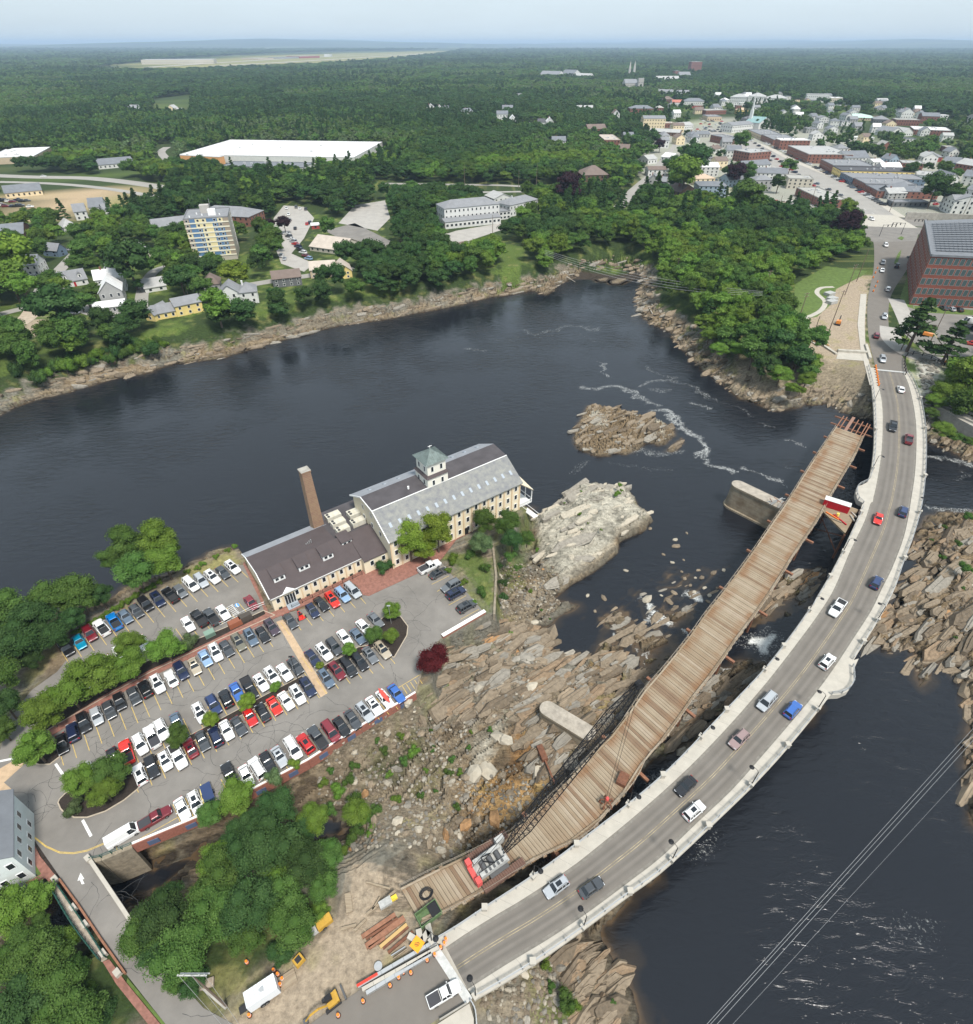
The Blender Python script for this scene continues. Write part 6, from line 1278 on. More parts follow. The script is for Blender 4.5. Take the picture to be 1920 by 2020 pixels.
    if kindc in ('suv','minivan'):
        rr2 = MB()
        for s in (-1,1): rr2.bar((gt[0] + .2,s * wt * .93,rf + .1),(gt[1] - .25,s * wt * .93,rf + .1),.045)
        extra.append(('roof_rail',rr2.mesh('roof_rail',PLA)))
    body = b_.mesh('car_body',paint('white'),False); glass = g_.mesh('car_windows',CGL); wheel = wh.mesh('wheel',[TYRE,HUB])
    hl = MB().box(h - .3,-.22,hood * .60,h - .06,.22,hood * .78).mesh('headlight',HL); tl_ = MB().box(-h + .02,-.18,belt * .62,-h + .16,.18,belt * .9).mesh('taillight',TLm)
    clad = MB().box(-h + .02,-hw * .78,.26,-h + .2,hw * .78,.5).box(h - .2,-hw * .76,.26,h + .01,hw * .76,.48).mesh('bumper',PLA)
    sun_ = MB().box((gt[0] + gt[1]) / 2 - .15,-.38,rf + .04,gt[1] - .25,.38,rf + .062).mesh('sunroof',CGL)
    return dict(body=body,glass=glass,wheel=wheel,hl=hl,tl=tl_,clad=clad,sun=sun_,hw=hw,ax=ax_,extra=extra,L=Ln,belt=belt,rf=rf,gt=gt,h=h)
CM = {}
_protos = {}
def proto(kindc):
    if kindc in _protos: return _protos[kindc]
    c = CM[kindc] = car_meshes(kindc)
    ex = [(n,(e if isinstance(e,bpy.types.Mesh) else e.mesh(n,paint('white'))),isinstance(e,bpy.types.Mesh)) for n,e in c['extra']]
    _protos[kindc] = (c,ex); return _protos[kindc]
def setp(o,m): o.material_slots[0].link = 'OBJECT'; o.material_slots[0].material = m
RC = random.Random(77)
def vehicle(kindc,col,px,yaw,label,parked=True,sun=False,z=.03,scale=None,group='cars in the parking lot',cover=None,parts=True):
    c,ex = proto(kindc); s = scale or kf(px[1]); p = V(*px); nm = ('parked_' if parked else 'moving_') + {'pickup': 'pickup','van': 'van','minivan': 'minivan'}.get(kindc,'car')
    t = thing(nm,label,{'pickup': 'pickup truck','van': 'van','minivan': 'minivan'}.get(kindc,'car'),(p.x,p.y,z),yaw,group); t.scale = (s,s,s)
    m = paint(col)
    o = link('body',c['body'],t); setp(o,m); link('windows',c['glass'],t)
    for n,me,fixed in ex:
        e = link(n,me,t)
        if not fixed: setp(e,m)
    if cover:
        link('tonneau_cover',MB().box(-c['h'] + .12,-c['hw'] * .84,c['belt'] + .1,-.72,c['hw'] * .84,c['belt'] + .14).mesh('tonneau_cover',mat('tonneau',(.05,.05,.055),.7)),t)
    if parts:
        for sx in (-1,1):
            for sy in (-1,1): link('wheel',c['wheel'],t,(sx * c['ax'],sy * (c['hw'] - .1),.34))
        for sy in (-1,1): link('headlight',c['hl'],t,(0,sy * c['hw'] * .62,0)); link('taillight',c['tl'],t,(0,sy * c['hw'] * .66,0))
        link('bumper',c['clad'],t)
        if sun: link('sunroof',c['sun'],t)
    return t
TY = {'s': 'sedan','u': 'suv','h': 'hatch','m': 'minivan','p': 'pickup','v': 'van','c': 'coupe'}
TN = {'s': 'sedan','u': 'SUV','h': 'hatchback','m': 'minivan','p': 'pickup','v': 'van','c': 'coupe'}
def row(phrase,ang,cars,flip=()):
    n = len(cars)
    for i,(px,py,ty,col,*o) in enumerate(cars):
        f = 0 if i in flip else 180
        lab = f'{col} {TN[ty]}, {ordn[i] if i < n - 1 else "last"} from the left in {phrase}'
        if o and len(o) > 1: lab = f'{col} {TN[ty]} {o[1]}, in {phrase}'
        vehicle(TY[ty],col,(px,py),R(ang + f + RC.uniform(-2.5,2.5)),lab,sun=bool(o and o[0] == 1),cover=bool(o and o[0] == 2))
row('the row along the river hedge',137,[(134,1283,'u','black'),(159,1270,'s','teal'),(180,1254,'u','dark red'),(203,1242,'p','white'),(228,1230,'p','bright blue'),(250,1220,'s','blue grey'),(271,1209,'s','dark grey'),(290,1196,'u','black'),(314,1187,'u','navy',1),(338,1178,'p','black'),(358,1171,'h','grey'),
    (379,1157,'m','white'),(399,1150,'u','silver'),(421,1143,'u','white',1),(441,1133,'s','dark grey'),(461,1124,'u','white',1)],flip=(3,4,9))
row('the upper lot behind the tree row',134,[(174,1352,'u','white'),(218,1312,'s','white'),(240,1296,'u','white'),(284,1272,'s','white'),(373,1235,'s','white'),(395,1224,'p','black'),(419,1221,'p','dark grey'),(442,1212,'s','white'),(497,1193,'s','maroon')],flip=(5,6))
row('the row below the brick walk',130,[(125,1471,'s','black'),(147,1448,'u','navy'),(169,1430,'u','black',1),(194,1417,'h','silver'),(218,1404,'s','dark grey'),(239,1388,'h','black'),(267,1376,'s','dark grey'),(289,1363,'u','black',1),(314,1354,'u','white',1),(340,1342,'s','white'),(360,1328,'u','navy'),(386,1318,'s','beige',1),
    (407,1302,'s','light blue'),(428,1292,'u','white',1),(449,1283,'s','dark grey'),(473,1272,'u','olive',1),(497,1262,'u','blue grey',1),(520,1256,'s','black'),(538,1242,'u','plum',1)],flip=(1,7,9))
row('the row in front of the mill annex',130,[(574,1229,'s','dark grey'),(618,1209,'h','navy',1),(635,1195,'s','black'),(657,1188,'u','bright red',1),(677,1178,'u','light blue'),(697,1169,'m','silver')])
for px,py,ty,col,a,nm,o in ((848,1122,'p','white',38,'white pickup with black bed cover beside the garden',2),(866,1134,'s','dark grey',38,'dark grey sedan beside the white pickup by the garden',1),(890,1160,'u','grey',218,'grey SUV parked against the garden edge',0),(900,1174,'u','navy',38,'navy SUV with roof rails beside the grey one by the garden',1),(921,1200,'u','dark grey',38,'dark grey SUV alone in the corner by the white coping',1)):
    vehicle(TY[ty],col,(px,py),R(a),nm,sun=o == 1,cover=o == 2)
row('the upper side of the round tree bed',130,[(618,1302,'s','navy'),(641,1291,'u','white',1),(661,1280,'u','dark grey'),(681,1262,'s','white'),(707,1259,'s','blue grey'),(719,1241,'s','white'),(742,1227,'s','grey')])
row('the lower side of the round tree bed',130,[(645,1343,'u','blue grey',1),(666,1328,'u','dark red',1),(689,1320,'m','black'),(711,1310,'u','black',1),(731,1296,'s','grey',1),(756,1287,'u','beige',1)])
row('the upper side of the middle hedge strip',130,[(228,1498,'s','black'),(253,1487,'p','bright red'),(280,1473,'u','white'),(303,1457,'p','white',2),(322,1444,'u','white'),(351,1429,'s','blue grey'),(397,1411,'u','white',1),(424,1395,'u','dark blue'),(448,1382,'u','black',1),(469,1368,'s','blue'),(494,1362,'p','black'),(517,1350,'s','white',1),(539,1338,'u','white',1),(563,1330,'s','white'),(584,1318,'s','dark grey')],flip=(1,3,8))
row('the lower side of the middle hedge strip',130,[(279,1531,'u','white',1),(303,1517,'u','black'),(329,1505,'h','white',1),(354,1496,'p','white'),(378,1479,'s','dark red',1),(402,1465,'s','dark grey'),(428,1457,'u','navy'),(449,1444,'s','white'),(473,1436,'s','dark grey'),(495,1417,'s','red'),(520,1409,'s','black'),(543,1396,'c','bright red'),(566,1386,'s','white'),(589,1375,'u','white',1),(609,1360,'u','navy',1)],flip=(0,4,6,10))
row('the lowest row along the brick retaining wall',130,[(362,1599,'s','white'),(389,1588,'u','white',1),(456,1533,'p','black'),(488,1534,'s','white'),(510,1519,'m','white'),(530,1507,'s','black'),(553,1496,'s','silver',1),(580,1480,'m','white'),(604,1470,'u','red',1),(628,1459,'p','dark grey'),(654,1447,'m','maroon'),(675,1437,'s','black'),(697,1423,'s','dark grey'),(721,1409,'u','silver',1),(739,1396,'s','white',1),(760,1382,'s','white'),(783,1372,'s','blue')],flip=(2,4,8,9))
vehicle('suv','white',(177,1531),R(310),'white SUV half hidden by the tree on the teardrop island'); vehicle('van','white',(248,1651),R(38),'long white cargo van parked along the lower wall',scale=.84)
vehicle('pickup','dark red',(309,1617),R(38),'dark red pickup with black bed cover beside the white van',cover=True,scale=.86)
# red canoe on the roof of the white car
p = V(760,1382); cn = MB(); pts = [(-2.1,0),(-1.2,.34),(0,.42),(1.2,.34),(2.1,0),(1.2,-.34),(0,-.42),(-1.2,-.34)]; frustum(cn,[(x * .8,y * .5) for x,y in pts],0,pts,.35)
tag(cn.build('canoe',mat('red_canoe',(.55,.08,.06),.4),loc=(p.x,p.y,1.36),rz=R(310)),'red canoe upside down on a white car near the lower wall','canoe')
# red three wheeler
p = V(593,1216); t = thing('three_wheeler','bright red open three wheeler in front of the mill annex','motor trike',(p.x,p.y,.03),R(305))
frustum(MB(),[(-1.2,-.3),(1.3,-.75),(1.5,0),(1.3,.75),(-1.2,.3)],.3,[(-.9,-.2),(.9,-.45),(1.2,0),(.9,.45),(-.9,.2)],.85).build('body',paint('bright red'),t)
MB().box(-.5,-.2,.85,.2,.2,1.05).build('seat',PLA,t); MB().box(.5,-.4,.85,.6,.4,1.3).build('windscreen',CGL,t)
for x,y in ((1.0,-.85),(1.0,.85),(-1.35,0)): link('wheel',proto('sedan')[0]['wheel'],t,(x,y,.33))
t = thing('trailer','blue covered trailer with a yellow kayak beside it near the lower wall','trailer',V(412,1568,.03),R(305)); MB().box(-1.6,-.8,.3,1.6,.8,1.1).build('body',paint('dark blue'),t)
for s in (-1,1): link('wheel',proto('sedan')[0]['wheel'],t,(0,s * .85,.33))
kp = [(-2.2,0),(-1,.3),(1,.3),(2.2,0),(1,-.3),(-1,-.3)]; frustum(MB(),[(x * .8,y * .4) for x,y in kp],0,kp,.3).build('kayak',mat('yellow_kayak',(.7,.6,.25),.5),loc=V(401,1570,.05),rz=R(300)); tag(bpy.data.objects['kayak'],'pale yellow kayak lying beside the blue trailer','kayak')
# traffic on the bridge and street: rear and front in the photo
def drive(kindc,col,c,tail,nose,label,z=.02,sun=False,cover=False,sc_=None,group='cars driving on the bridge'):
    a,b_ = V(*tail),V(*nose); d = b_ - a; vehicle(kindc,col,c,math.atan2(d.y,d.x),label,False,sun,z,sc_,group,cover)
drive('pickup','white',(876,1963),(846,1978),(904,1942),'white pickup with black bed cover at the lower end of the bridge',cover=True)
drive('suv','silver',(1097,1753),(1118,1738),(1077,1768),'pale blue silver SUV beside the black sedan near the crane',sun=True); drive('sedan','dark grey',(1166,1754),(1146,1768),(1186,1740),'black sedan in the far lane beside the silver SUV')
drive('suv','white',(1368,1603),(1347,1620),(1388,1585),'white SUV heading up the bridge, nearest the camera side rail',sun=True); drive('sedan','black',(1352,1554),(1369,1538),(1334,1570),'black sedan above the white SUV mid bridge')
drive('suv','pinkish grey',(1456,1463),(1472,1448),(1439,1480),'pinkish grey SUV mid bridge'); drive('minivan','silver',(1511,1388),(1525,1373),(1498,1403),'silver minivan opposite the blue SUV mid bridge')
drive('suv','blue',(1562,1404),(1548,1419),(1576,1387),'blue SUV just below the viewing bay'); drive('suv','white',(1630,1309),(1617,1324),(1644,1293),'white SUV beside the lower viewing bay',sun=True)
drive('pickup','white',(1650,1204),(1664,1185),(1636,1222),'white pickup with an open black bed on the bridge'); drive('suv','dark blue',(1727,1153),(1719,1167),(1735,1140),'dark blue SUV in the outer lane of the bridge')
drive('sedan','bright red',(1731,1027),(1735,1015),(1728,1040),'bright red car near the upper viewing bay'); drive('suv','dark blue',(1780,1013),(1776,1025),(1784,1002),'blue SUV in the outer lane beside the red car')
drive('pickup','black',(1760,845),(1761,834),(1759,857),'black pickup coming down the upper bridge',cover=False); drive('pickup','maroon',(1791,870),(1790,880),(1791,858),'maroon pickup going up the upper bridge',cover=True)
drive('sedan','white',(1776,771),(1778,779),(1774,764),'white car near the top joint of the bridge'); drive('suv','silver',(1740,712),(1737,703),(1742,721),'silver SUV just above the top joint of the bridge')
drive('suv','maroon',(1728,665),(1728,672),(1728,657),'red SUV on the approach above the bridge'); drive('suv','silver',(1744,628),(1744,620),(1744,636),'silver SUV on the approach road'); drive('suv','white',(1751,573),(1750,580),(1752,566),'white SUV on the approach near the brick factory')
drive('pickup','black',(1769,527),(1767,533),(1771,521),'black pickup beside the grass traffic island'); drive('sedan','white',(1740,536),(1740,530),(1740,542),'white car left of the grass traffic island'); drive('suv','grey',(1741,521),(1741,516),(1741,527),'grey SUV waiting left of the traffic island'); drive('suv','white',(1747,486),(1743,481),(1750,491),'white SUV crossing the junction'); drive('suv','white',(1719,434),(1712,431),(1726,438),'white SUV on the overpass')
pk = 'cars parked around the works and the factory'
for ty,col,px,a,lb in (('u','white',(1586,647),100,'white SUV parked on the dirt of the work yard'),('p','white',(1616,663),165,'white utility pickup parked in the work yard'),('p','silver',(1536,625),160,'silver pickup parked under the trees by the work yard'),('p','dark red',(1531,638),160,'dark red machine truck under the trees by the work yard'),('s','dark grey',(1861,610),88,'dark car, first of three in front of the factory'),('s','silver',(1876,612),88,'silver car, second of three in front of the factory'),('s','black',(1891,613),88,'black car, third of three in front of the factory'),
    ('v','white',(1911,638),175,'white van in the factory parking lot'),('u','black',(1913,650),175,'black SUV beside the white van by the factory'),('s','red',(1914,680),150,'red car at the right edge of the factory lot'),('s','dark grey',(1797,510),95,'dark car parked in the shade of the factory end')):
    vehicle(TY[ty],col,px,R(a),lb,group=pk)
for i in range(6): vehicle('sedan',('grey','white','dark grey','black','blue grey','silver')[i],(1876 + i * 9,466 + i * .6),R(75),f'{("grey", "white", "dark grey", "black", "blue grey", "silver")[i]} car in the row behind the brick factory',group=pk)
vp = 'cars parked in the far bank village'
for ty,col,px,a,lb in (('u','white',(70,548),20,'white SUV in front of the white two storey house'),('u','grey',(68,551),20,'grey SUV beside the white one at the two storey house'),('u','white',(187,570),15,'white SUV right of the white cape cottage'),('s','dark grey',(151,609),10,'dark grey car, upper one under the big round tree'),('s','grey',(146,620),20,'grey car, lower one under the big round tree'),('s','maroon',(183,607),130,'maroon car beside the low grey wing'),('s','silver',(140,494),10,'silver car by the small blue house'),('s','dark grey',(352,519),100,'dark car in the yard left of the apartment tower')):
    vehicle(TY[ty],col,px,R(a),lb,group=vp)
pl_ = ['white','silver','black','light blue','white','dark grey','red','white','silver','grey','white','navy','dark red','white']
cl1 = [(566,463),(570,468),(574,473),(579,478),(583,483),(588,488),(593,494),(598,500),(603,506),(609,512),(562,512),(556,506),(566,412),(585,410),(592,413),(604,414),(570,424),(572,436),(606,443),(612,441),(583,452),(561,440)]
for i,q in enumerate(cl1): vehicle(('sedan','suv')[i % 2],pl_[(i * 5) % 14],q,R(150 if i < 10 else 100),f'small {pl_[(i * 5) % 14]} car in the apartment parking lot, {ordn[i]} from its lower end',group='cars in the apartment parking lot',parts=False)
# cars along the main street and in the town lots
mg = 'cars along the main street'; k = 0
rt = random.Random(4); mcol = ['white','black','silver','dark grey','grey','white','red','navy','blue grey','beige']
for i in range(44):
    t = i / 43; x = 1742 - 232 * t; y = 405 - 121 * t - 4 * math.sin(t * 3)
    if rt.random() < .82:
        vehicle('sedan' if i % 3 else 'suv',mcol[rt.randrange(10)],(x,y),R(138 + rt.uniform(-4,4)),'car parked at an angle along the brick shop side of the main street',group=mg,parts=False)
for i in range(22):
    t = i / 21; vehicle('sedan' if i % 2 else 'suv',mcol[rt.randrange(10)],(1625 - 150 * t,383 - 110 * t),R(115),'car parked along the pavilion side of the main street',group='cars on the near side of the main street',parts=False)
for i in range(10): vehicle('sedan',mcol[rt.randrange(10)],(1680 - i * 23,398 - i * 11.5),R(122),'car driving along the middle of the main street',group='cars driving on the main street',parts=False)
for i in range(40):
    x = rt.uniform(1370,1425); y = rt.uniform(229,262); vehicle('sedan',mcol[rt.randrange(10)],(x,y),R(rt.choice((20,110))),'tiny car in the crowded town car park below the church hill',group='cars in the town car park',parts=False)
for i,q in enumerate([(1510,402),(1520,404),(1532,399),(1545,400),(1556,405),(1566,401),(1578,404),(1800,370),(1810,372),(1820,374),(1812,378),(1842,398),(1846,404),(1500,358),(1512,360),(1522,357),(1412,356),(1418,362),(1794,423),(1680,420)]):
    vehicle('sedan',mcol[(i * 3) % 10],q,R(20),'car in one of the small town lots beside the main street',group='cars in the small town lots',parts=False)
for i,q in enumerate([(2,395),(10,397),(18,398),(25,399),(37,396),(44,398),(54,397),(4,406),(12,408),(26,408),(34,408),(42,407),(60,409)]):
    vehicle(('sedan','pickup','suv')[i % 3],('black','dark grey','white','dark red','navy')[i % 5],q,R(20),'dark car in the gravel lot of the roadside office',group='cars in the gravel lot',parts=False)
vehicle('sedan','white',(87,349),R(5),'white car on the highway above the roadside office',False,group=None,parts=False); vehicle('sedan','red',(861,378),R(2),'red car on the road through the woods',False,group=None,parts=False); vehicle('sedan','silver',(905,378),R(2),'silver car on the road through the woods',False,group=None,parts=False)

# ------------------------------------------------------------------ crawler crane
CRBLK = mat('boom_black',(.02,.02,.022),.6,.3); TRK = mat('crawler_track',(.17,.10,.075),.8,.3,noise=.3,nscale=3); CWR = mat('counterweight_red',(.60,.09,.08),.55,noise=.15,nscale=2); CWH = mat('crane_white',(.40,.40,.38),.55,noise=.25,nscale=2); MCH = mat('machinery_grey',(.12,.12,.12),.5,.5)
ca_,cb2 = V(942,1716),V(1010,1668); cyaw,_ = frame(ca_,cb2); cc = V(971,1706)
cr = thing('crawler_crane','crawler crane with red counterweight and long black lattice boom standing on the timber trestle','crane',(cc.x,cc.y,0),cyaw)
for s in (-1,1):
    t_ = MB().box(-3.6,-.5,.12,3.6,.5,.85).build('crawler_track',TRK,cr,loc=(.6,s * 2.35,.02));
    pm2 = MB().box(-.13,-.56,.85,.13,.56,.95).mesh('track_pad',TRK)
    for k in range(19): link('track_pad',pm2,t_,(-3.42 + k * .38,0,.01))
MB().box(-1.3,-1.9,.5,1.9,1.9,1.1).build('undercarriage',MCH,cr)
MB().box(-3.0,-1.3,1.2,2.3,1.3,1.55).build('turntable',CWH,cr)
MB().box(-2.7,-1.35,1.55,1.9,-.75,2.5).build('engine_housing',CWH,cr); MB().box(-2.7,.75,1.55,1.9,1.35,2.4).build('side_housing',CWH,cr)
for x in (-1.6,-.3,1.0): MB().tube((x,-.6,2.0),(x,.6,2.0),.42,n=14).build('winch_drum',MCH,cr)
for k in range(5): MB().box(-1.9 + k * .7,-1.3,2.5,-1.55 + k * .7,-.85,2.62).build('grille',MCH,cr)
MB().box(-3.7,-1.9,1.3,-2.9,-1.0,2.7).build('counterweight',CWR,cr); MB().box(-3.7,1.0,1.3,-2.9,1.9,2.7).build('counterweight',CWR,cr); MB().box(-3.75,-1.0,1.3,-3.0,1.0,1.95).build('counterweight',CWR,cr)
MB().box(1.6,1.2,1.5,3.0,2.0,3.0).build('cab',CWH,cr); MB().box(2.9,1.25,1.9,3.05,1.95,2.9).build('cab_window',GLASS,cr)
MB().bar((.2,-.8,2.2),(-1.8,-.3,4.6),.14).bar((.2,.8,2.2),(-1.8,.3,4.6),.14).bar((-1.8,-.3,4.6),(-1.8,.3,4.6),.14).build('gantry',CRBLK,cr)
# boom: foot to tip, local coordinates
tip_w = V(1195,1588,0); tipz = max((z * .1 for z in range(150,600)),key=lambda z: -abs(to_px(tip_w.x,tip_w.y,z)[1] - 1350))
def toloc(v): d = v - Vector((cc.x,cc.y,0)); c_,s_ = math.cos(-cyaw),math.sin(-cyaw); return Vector((d.x * c_ - d.y * s_,d.x * s_ + d.y * c_,v.z))
tipw = Vector((tip_w.x,tip_w.y,tipz)); foot = Vector((2.2,0,1.7)); tip = toloc(tipw); ax_ = (tip - foot); BLn = ax_.length; ax_.normalize()
side = ax_.cross(Vector((0,0,1))).normalized(); up_ = side.cross(ax_).normalized()
ch_ = MB(); lc = MB(); NBm = 30
def bp_(t,sx,sz):
    w = .25 + .55 * min(1,t * 6) * min(1,(1 - t) * 6); return foot + ax_ * (BLn * t) + side * (sx * w) + up_ * (sz * w)
for i in range(NBm):
    t0,t1 = i / NBm,(i + 1) / NBm
    for sx,sz in ((-1,-1),(1,-1),(1,1),(-1,1)): ch_.tube(bp_(t0,sx,sz),bp_(t1,sx,sz),.075,n=5,cap=False)
    for (a,b2) in (((-1,-1),(1,-1)),((1,-1),(1,1)),((1,1),(-1,1)),((-1,1),(-1,-1))):
        lc.tube(bp_(t0,*a),bp_(t1,*b2),.035,n=4,cap=False); lc.tube(bp_(t1,*b2),bp_(min(1,t1),*a),.03,n=4,cap=False); lc.tube(bp_(t0 + .5 / NBm,*a),bp_(t1,*b2),.03,n=4,cap=False)
ch_.build('boom_chord',CRBLK,cr); kind(lc.build('boom_lacing',CRBLK,cr),'stuff')
MB().tube(tip - side * .35,tip + side * .35,.55,n=12).build('boom_sheave',CRBLK,cr)
mb = MB()
for s in (-.3,.3): mb.tube(Vector((-1.8,s,4.6)),tip + up_ * .9 + side * s,.035,n=4); mb.tube(Vector((-1.8,s,4.6)),Vector((-3.2,s * 2,2.2)),.04,n=4)
mb.build('pendant_line',CRBLK,cr)
hk = toloc(tip_w); mb = MB()
for s in (-.35,.35): mb.tube(tip + Vector((s,0,0)),Vector((hk.x + s,hk.y,2.4)),.03,n=4)
mb.build('hoist_line',CRBLK,cr); MB().tube((hk.x,hk.y,1.9),(hk.x,hk.y,2.4),.28,n=8).build('hook_block',CWR,cr)
gr = thing('grapple','rusty claw grapple hanging from the crane lines over the planks','grapple',(tip_w.x,tip_w.y,.05),R(20))
for k in range(5):
    a = k * 2 * math.pi / 5; MB().path([(.1 * math.cos(a),.1 * math.sin(a),1.8),(.95 * math.cos(a),.95 * math.sin(a),1.3),(1.15 * math.cos(a),1.15 * math.sin(a),.5),(.5 * math.cos(a),.5 * math.sin(a),.02)],.13,6).build('claw',RUST,gr)
MB().tube((0,0,1.2),(0,0,1.85),.4,n=8).build('head',RUST,gr)
tag(MB().box(-1.1,-.8,0,1.1,.8,.9).box(-.9,-.6,.9,.9,.6,.95).build('steel_skip',RUST,loc=V(1228,1540,.02),rz=R(60)),'rusty open steel skip near the edge of the trestle planks','skip')
# hanging rusty hammer and a second lead on the rocks
pd = thing('drop_hammer','rusty pile hammer lying across the rocks below the stone pier stub','pile hammer',V(1068,1475,-5.2)); a,b2 = V(1064,1472,-4.8),V(1084,1520,-4.6);
pd.location = (0,0,0); MB().bar(a,a.lerp(b2,.6),1.1,.9).build('body',RUST,pd); MB().bar(a.lerp(b2,.6),b2 + (b2 - a) * .5,.3).build('guide_rail',RUST,pd)

# ------------------------------------------------------------------ work yard at the near end
def lay(name,a,b2,w,h,m,label,cat,z=.02,group=None): return tag(MB().bar(V(*a,z + h / 2),V(*b2,z + h / 2),w,h).build(name,m),label,cat,group)
bm = 'rusty beams stacked in the work yard'
for i,(a,b2,w,m,lb) in enumerate((((714,1849),(780,1804),.55,RUSTO,'rusty steel beam, topmost of the yard stack'),((722,1853),(785,1812),.3,RUST,'thin brown beam under the topmost rusty beam'),((722,1868),(798,1811),.75,RUSTO,'broad rusty beam in the middle of the yard stack'),
    ((728,1871),(760,1850),.4,RUSTO,'short rusty beam below the broad one'),((750,1869),(803,1824),.45,mat('yellowish_timber',(.46,.31,.13),.85),'yellowish timber beam in the yard stack'),((756,1872),(806,1829),.25,RUST,'thin rusty beam right of the yellowish timber'),((766,1880),(815,1838),.35,RUST,'lone rusty beam lowest of the yard stack'),
    ((772,1886),(800,1868),.12,RAILM,'thin grey pipe, upper one below the yard stack'),((776,1892),(804,1872),.12,PM[1],'thin timber pole, lower one below the yard stack'))):
    lay('steel_beam',a,b2,w,.35,m,lb,'beam',group=bm)
for i,(a,b2) in enumerate((((716,1830),(748,1872)),((770,1805),(790,1838)))): lay('bearer',a,b2,.2,.15,PM[1],f'{"left" if i == 0 else "right"} timber bearer under the stacked beams','timber')
for a,b2,w,lb in (((686,1762),(690,1800),.9,'pale timber mat standing alone on the dirt'),((673,1833),(703,1825),.35,'pale log lying across the dirt, left one'),((700,1836),(722,1814),.35,'pale log lying across the dirt, right one'),((724,1804),(780,1758),.35,'long pale timber at the upper edge of the yard'),((722,1740),(770,1754),.25,'thin pole on the rubble above the yard'),((866,1798),(833,1815),.4,'rail timber along the lower trestle edge'),((735,1795),(750,1770),.2,'short grey plank beside the bushes of the yard')):
    lay('timber_mat',a,b2,w,.3,PM[1],lb,'timber')
tw = MB()
for k in range(34):
    a = k * .55; tw.tube(Vector((math.cos(a) * (.5 + .012 * k),math.sin(a) * (.5 + .012 * k) * .8,.06 + .01 * k)),Vector((math.cos(a + .55) * (.5 + .012 * k),math.sin(a + .55) * (.5 + .012 * k) * .8,.06 + .01 * k)),.06,n=5)
tag(tw.build('cable_coil',CRBLK,loc=V(841,1764,0),rz=.6),'coil of black cable lying on the lower trestle deck','cable'); bpy.data.objects['cable_coil'].scale = (1.2,1.2,1)
t = thing('green_dumpster','green open dumpster on the lower corner of the trestle','dumpster',V(846,1806,.05),R(35)); GRN = mat('green_steel',(.10,.16,.07),.7,noise=.3,nscale=2)
MB().box(-1.7,-1.0,0,1.7,1.0,.1).box(-1.7,-1.0,.1,1.7,-.9,1.1).box(-1.7,.9,.1,1.7,1.0,1.1).box(-1.7,-.9,.1,-1.6,.9,1.1).box(1.6,-.9,.1,1.7,.9,1.1).build('body',GRN,t); MB().box(.2,-.85,.9,1.55,.85,1.0).build('lid',CRBLK,t)
sm_ = mat('sawhorse_yellow',(.7,.5,.05),.6)
tag(MB().box(-.9,-.5,0,.9,.5,.7).build('tool_box',CWH,loc=V(761,1783,.02),rz=R(30)),'white steel tool box beside the trestle edge timbers','tool box'); tag(MB().box(-.6,-.3,0,.6,.3,.5).box(-.2,-.2,.5,.2,.2,.8).build('pump',sm_,loc=V(776,1774,.02),rz=R(30)),'yellow pump right of the white tool box','pump')
# barrier blocks and a diamond sign
for i,(a,b2) in enumerate((((826,1834),(830,1858)),((834,1856),(846,1838)),((844,1824),(850,1850)),((806,1846),(822,1856)))): lay('concrete_block',a,b2,.8,.7,CONC,['left upright concrete block by the diamond sign','slanting concrete block by the diamond sign','concrete block nearest the bridge corner','low concrete block left of the diamond sign'][i],'concrete block')
sg = thing('diamond_sign','orange diamond work sign lying beside the concrete blocks','road sign',V(823,1863,.9),R(10)); MB().box(-.75,-.75,0,.75,.75,.04).build('panel',mat('sign_orange',(.85,.33,.02),.5),sg,rz=R(45))
MB().box(-.3,.12,.04,.3,.2,.05).box(-.38,-.06,.04,.38,.02,.05).box(-.22,-.24,.04,.22,-.16,.05).build('sign_marks',PLA,sg)
MB().tube((0,0,-.85),(0,0,0),.05).build('stand',RAILM,sg)
for q,r_ in zip([(806,1893),(745,1932)],(.3,.3)): pass
# drums, cones and barrier rails along the lane
ORG = mat('traffic_orange',(.85,.22,.02),.5)
drm = frustum(MB(),[(.30 * math.cos(i * .5236),.30 * math.sin(i * .5236)) for i in range(12)],.05,[(.22 * math.cos(i * .5236),.22 * math.sin(i * .5236)) for i in range(12)],.95).mesh('drum_body',ORG)
ringm = MB().tube((0,0,0),(0,0,.08),.42,n=14).mesh('rubber_ring',PLA); bandm = MB().tube((0,0,.45),(0,0,.6),.275,n=12).mesh('white_band',WHITE)
DR = [(880,1854),(877,1862),(870,1870),(862,1874),(858,1884),(843,1895),(811,1920),(787,1929),(770,1945),(717,1976),(668,2004),(541,1915),(549,1923),(558,1932),(541,1935),(554,1943),(488,1899),(493,2004),(796,1919)]
DL = ['topmost drum on the bridge pavement corner','second drum of the cluster at the bridge corner','third drum of the cluster at the bridge corner','drum on the end joint of the bridge','drum just below the end joint','drum beside the barrier, first after the joint','drum beside the barrier, second after the joint','drum beside the barrier, third after the joint','drum beside the barrier, fourth after the joint','drum alone on the road edge above the excavator',
      'lowest drum right of the excavator','topmost drum of the group above the white trailer','second drum of the group above the white trailer','right drum of the group above the white trailer','left drum of the group above the white trailer','lowest drum of the group above the white trailer','drum on the grass below the trees','drum at the hitch of the white trailer','drum beside another near the barrier middle']
for q,lb in zip(DR,DL):
    t = thing('traffic_drum','orange ' + lb,'traffic drum',V(*q,.03),0,'orange traffic drums'); t.scale = (.76,) * 3; link('body',drm,t); link('ring',ringm,t); link('band',bandm,t)
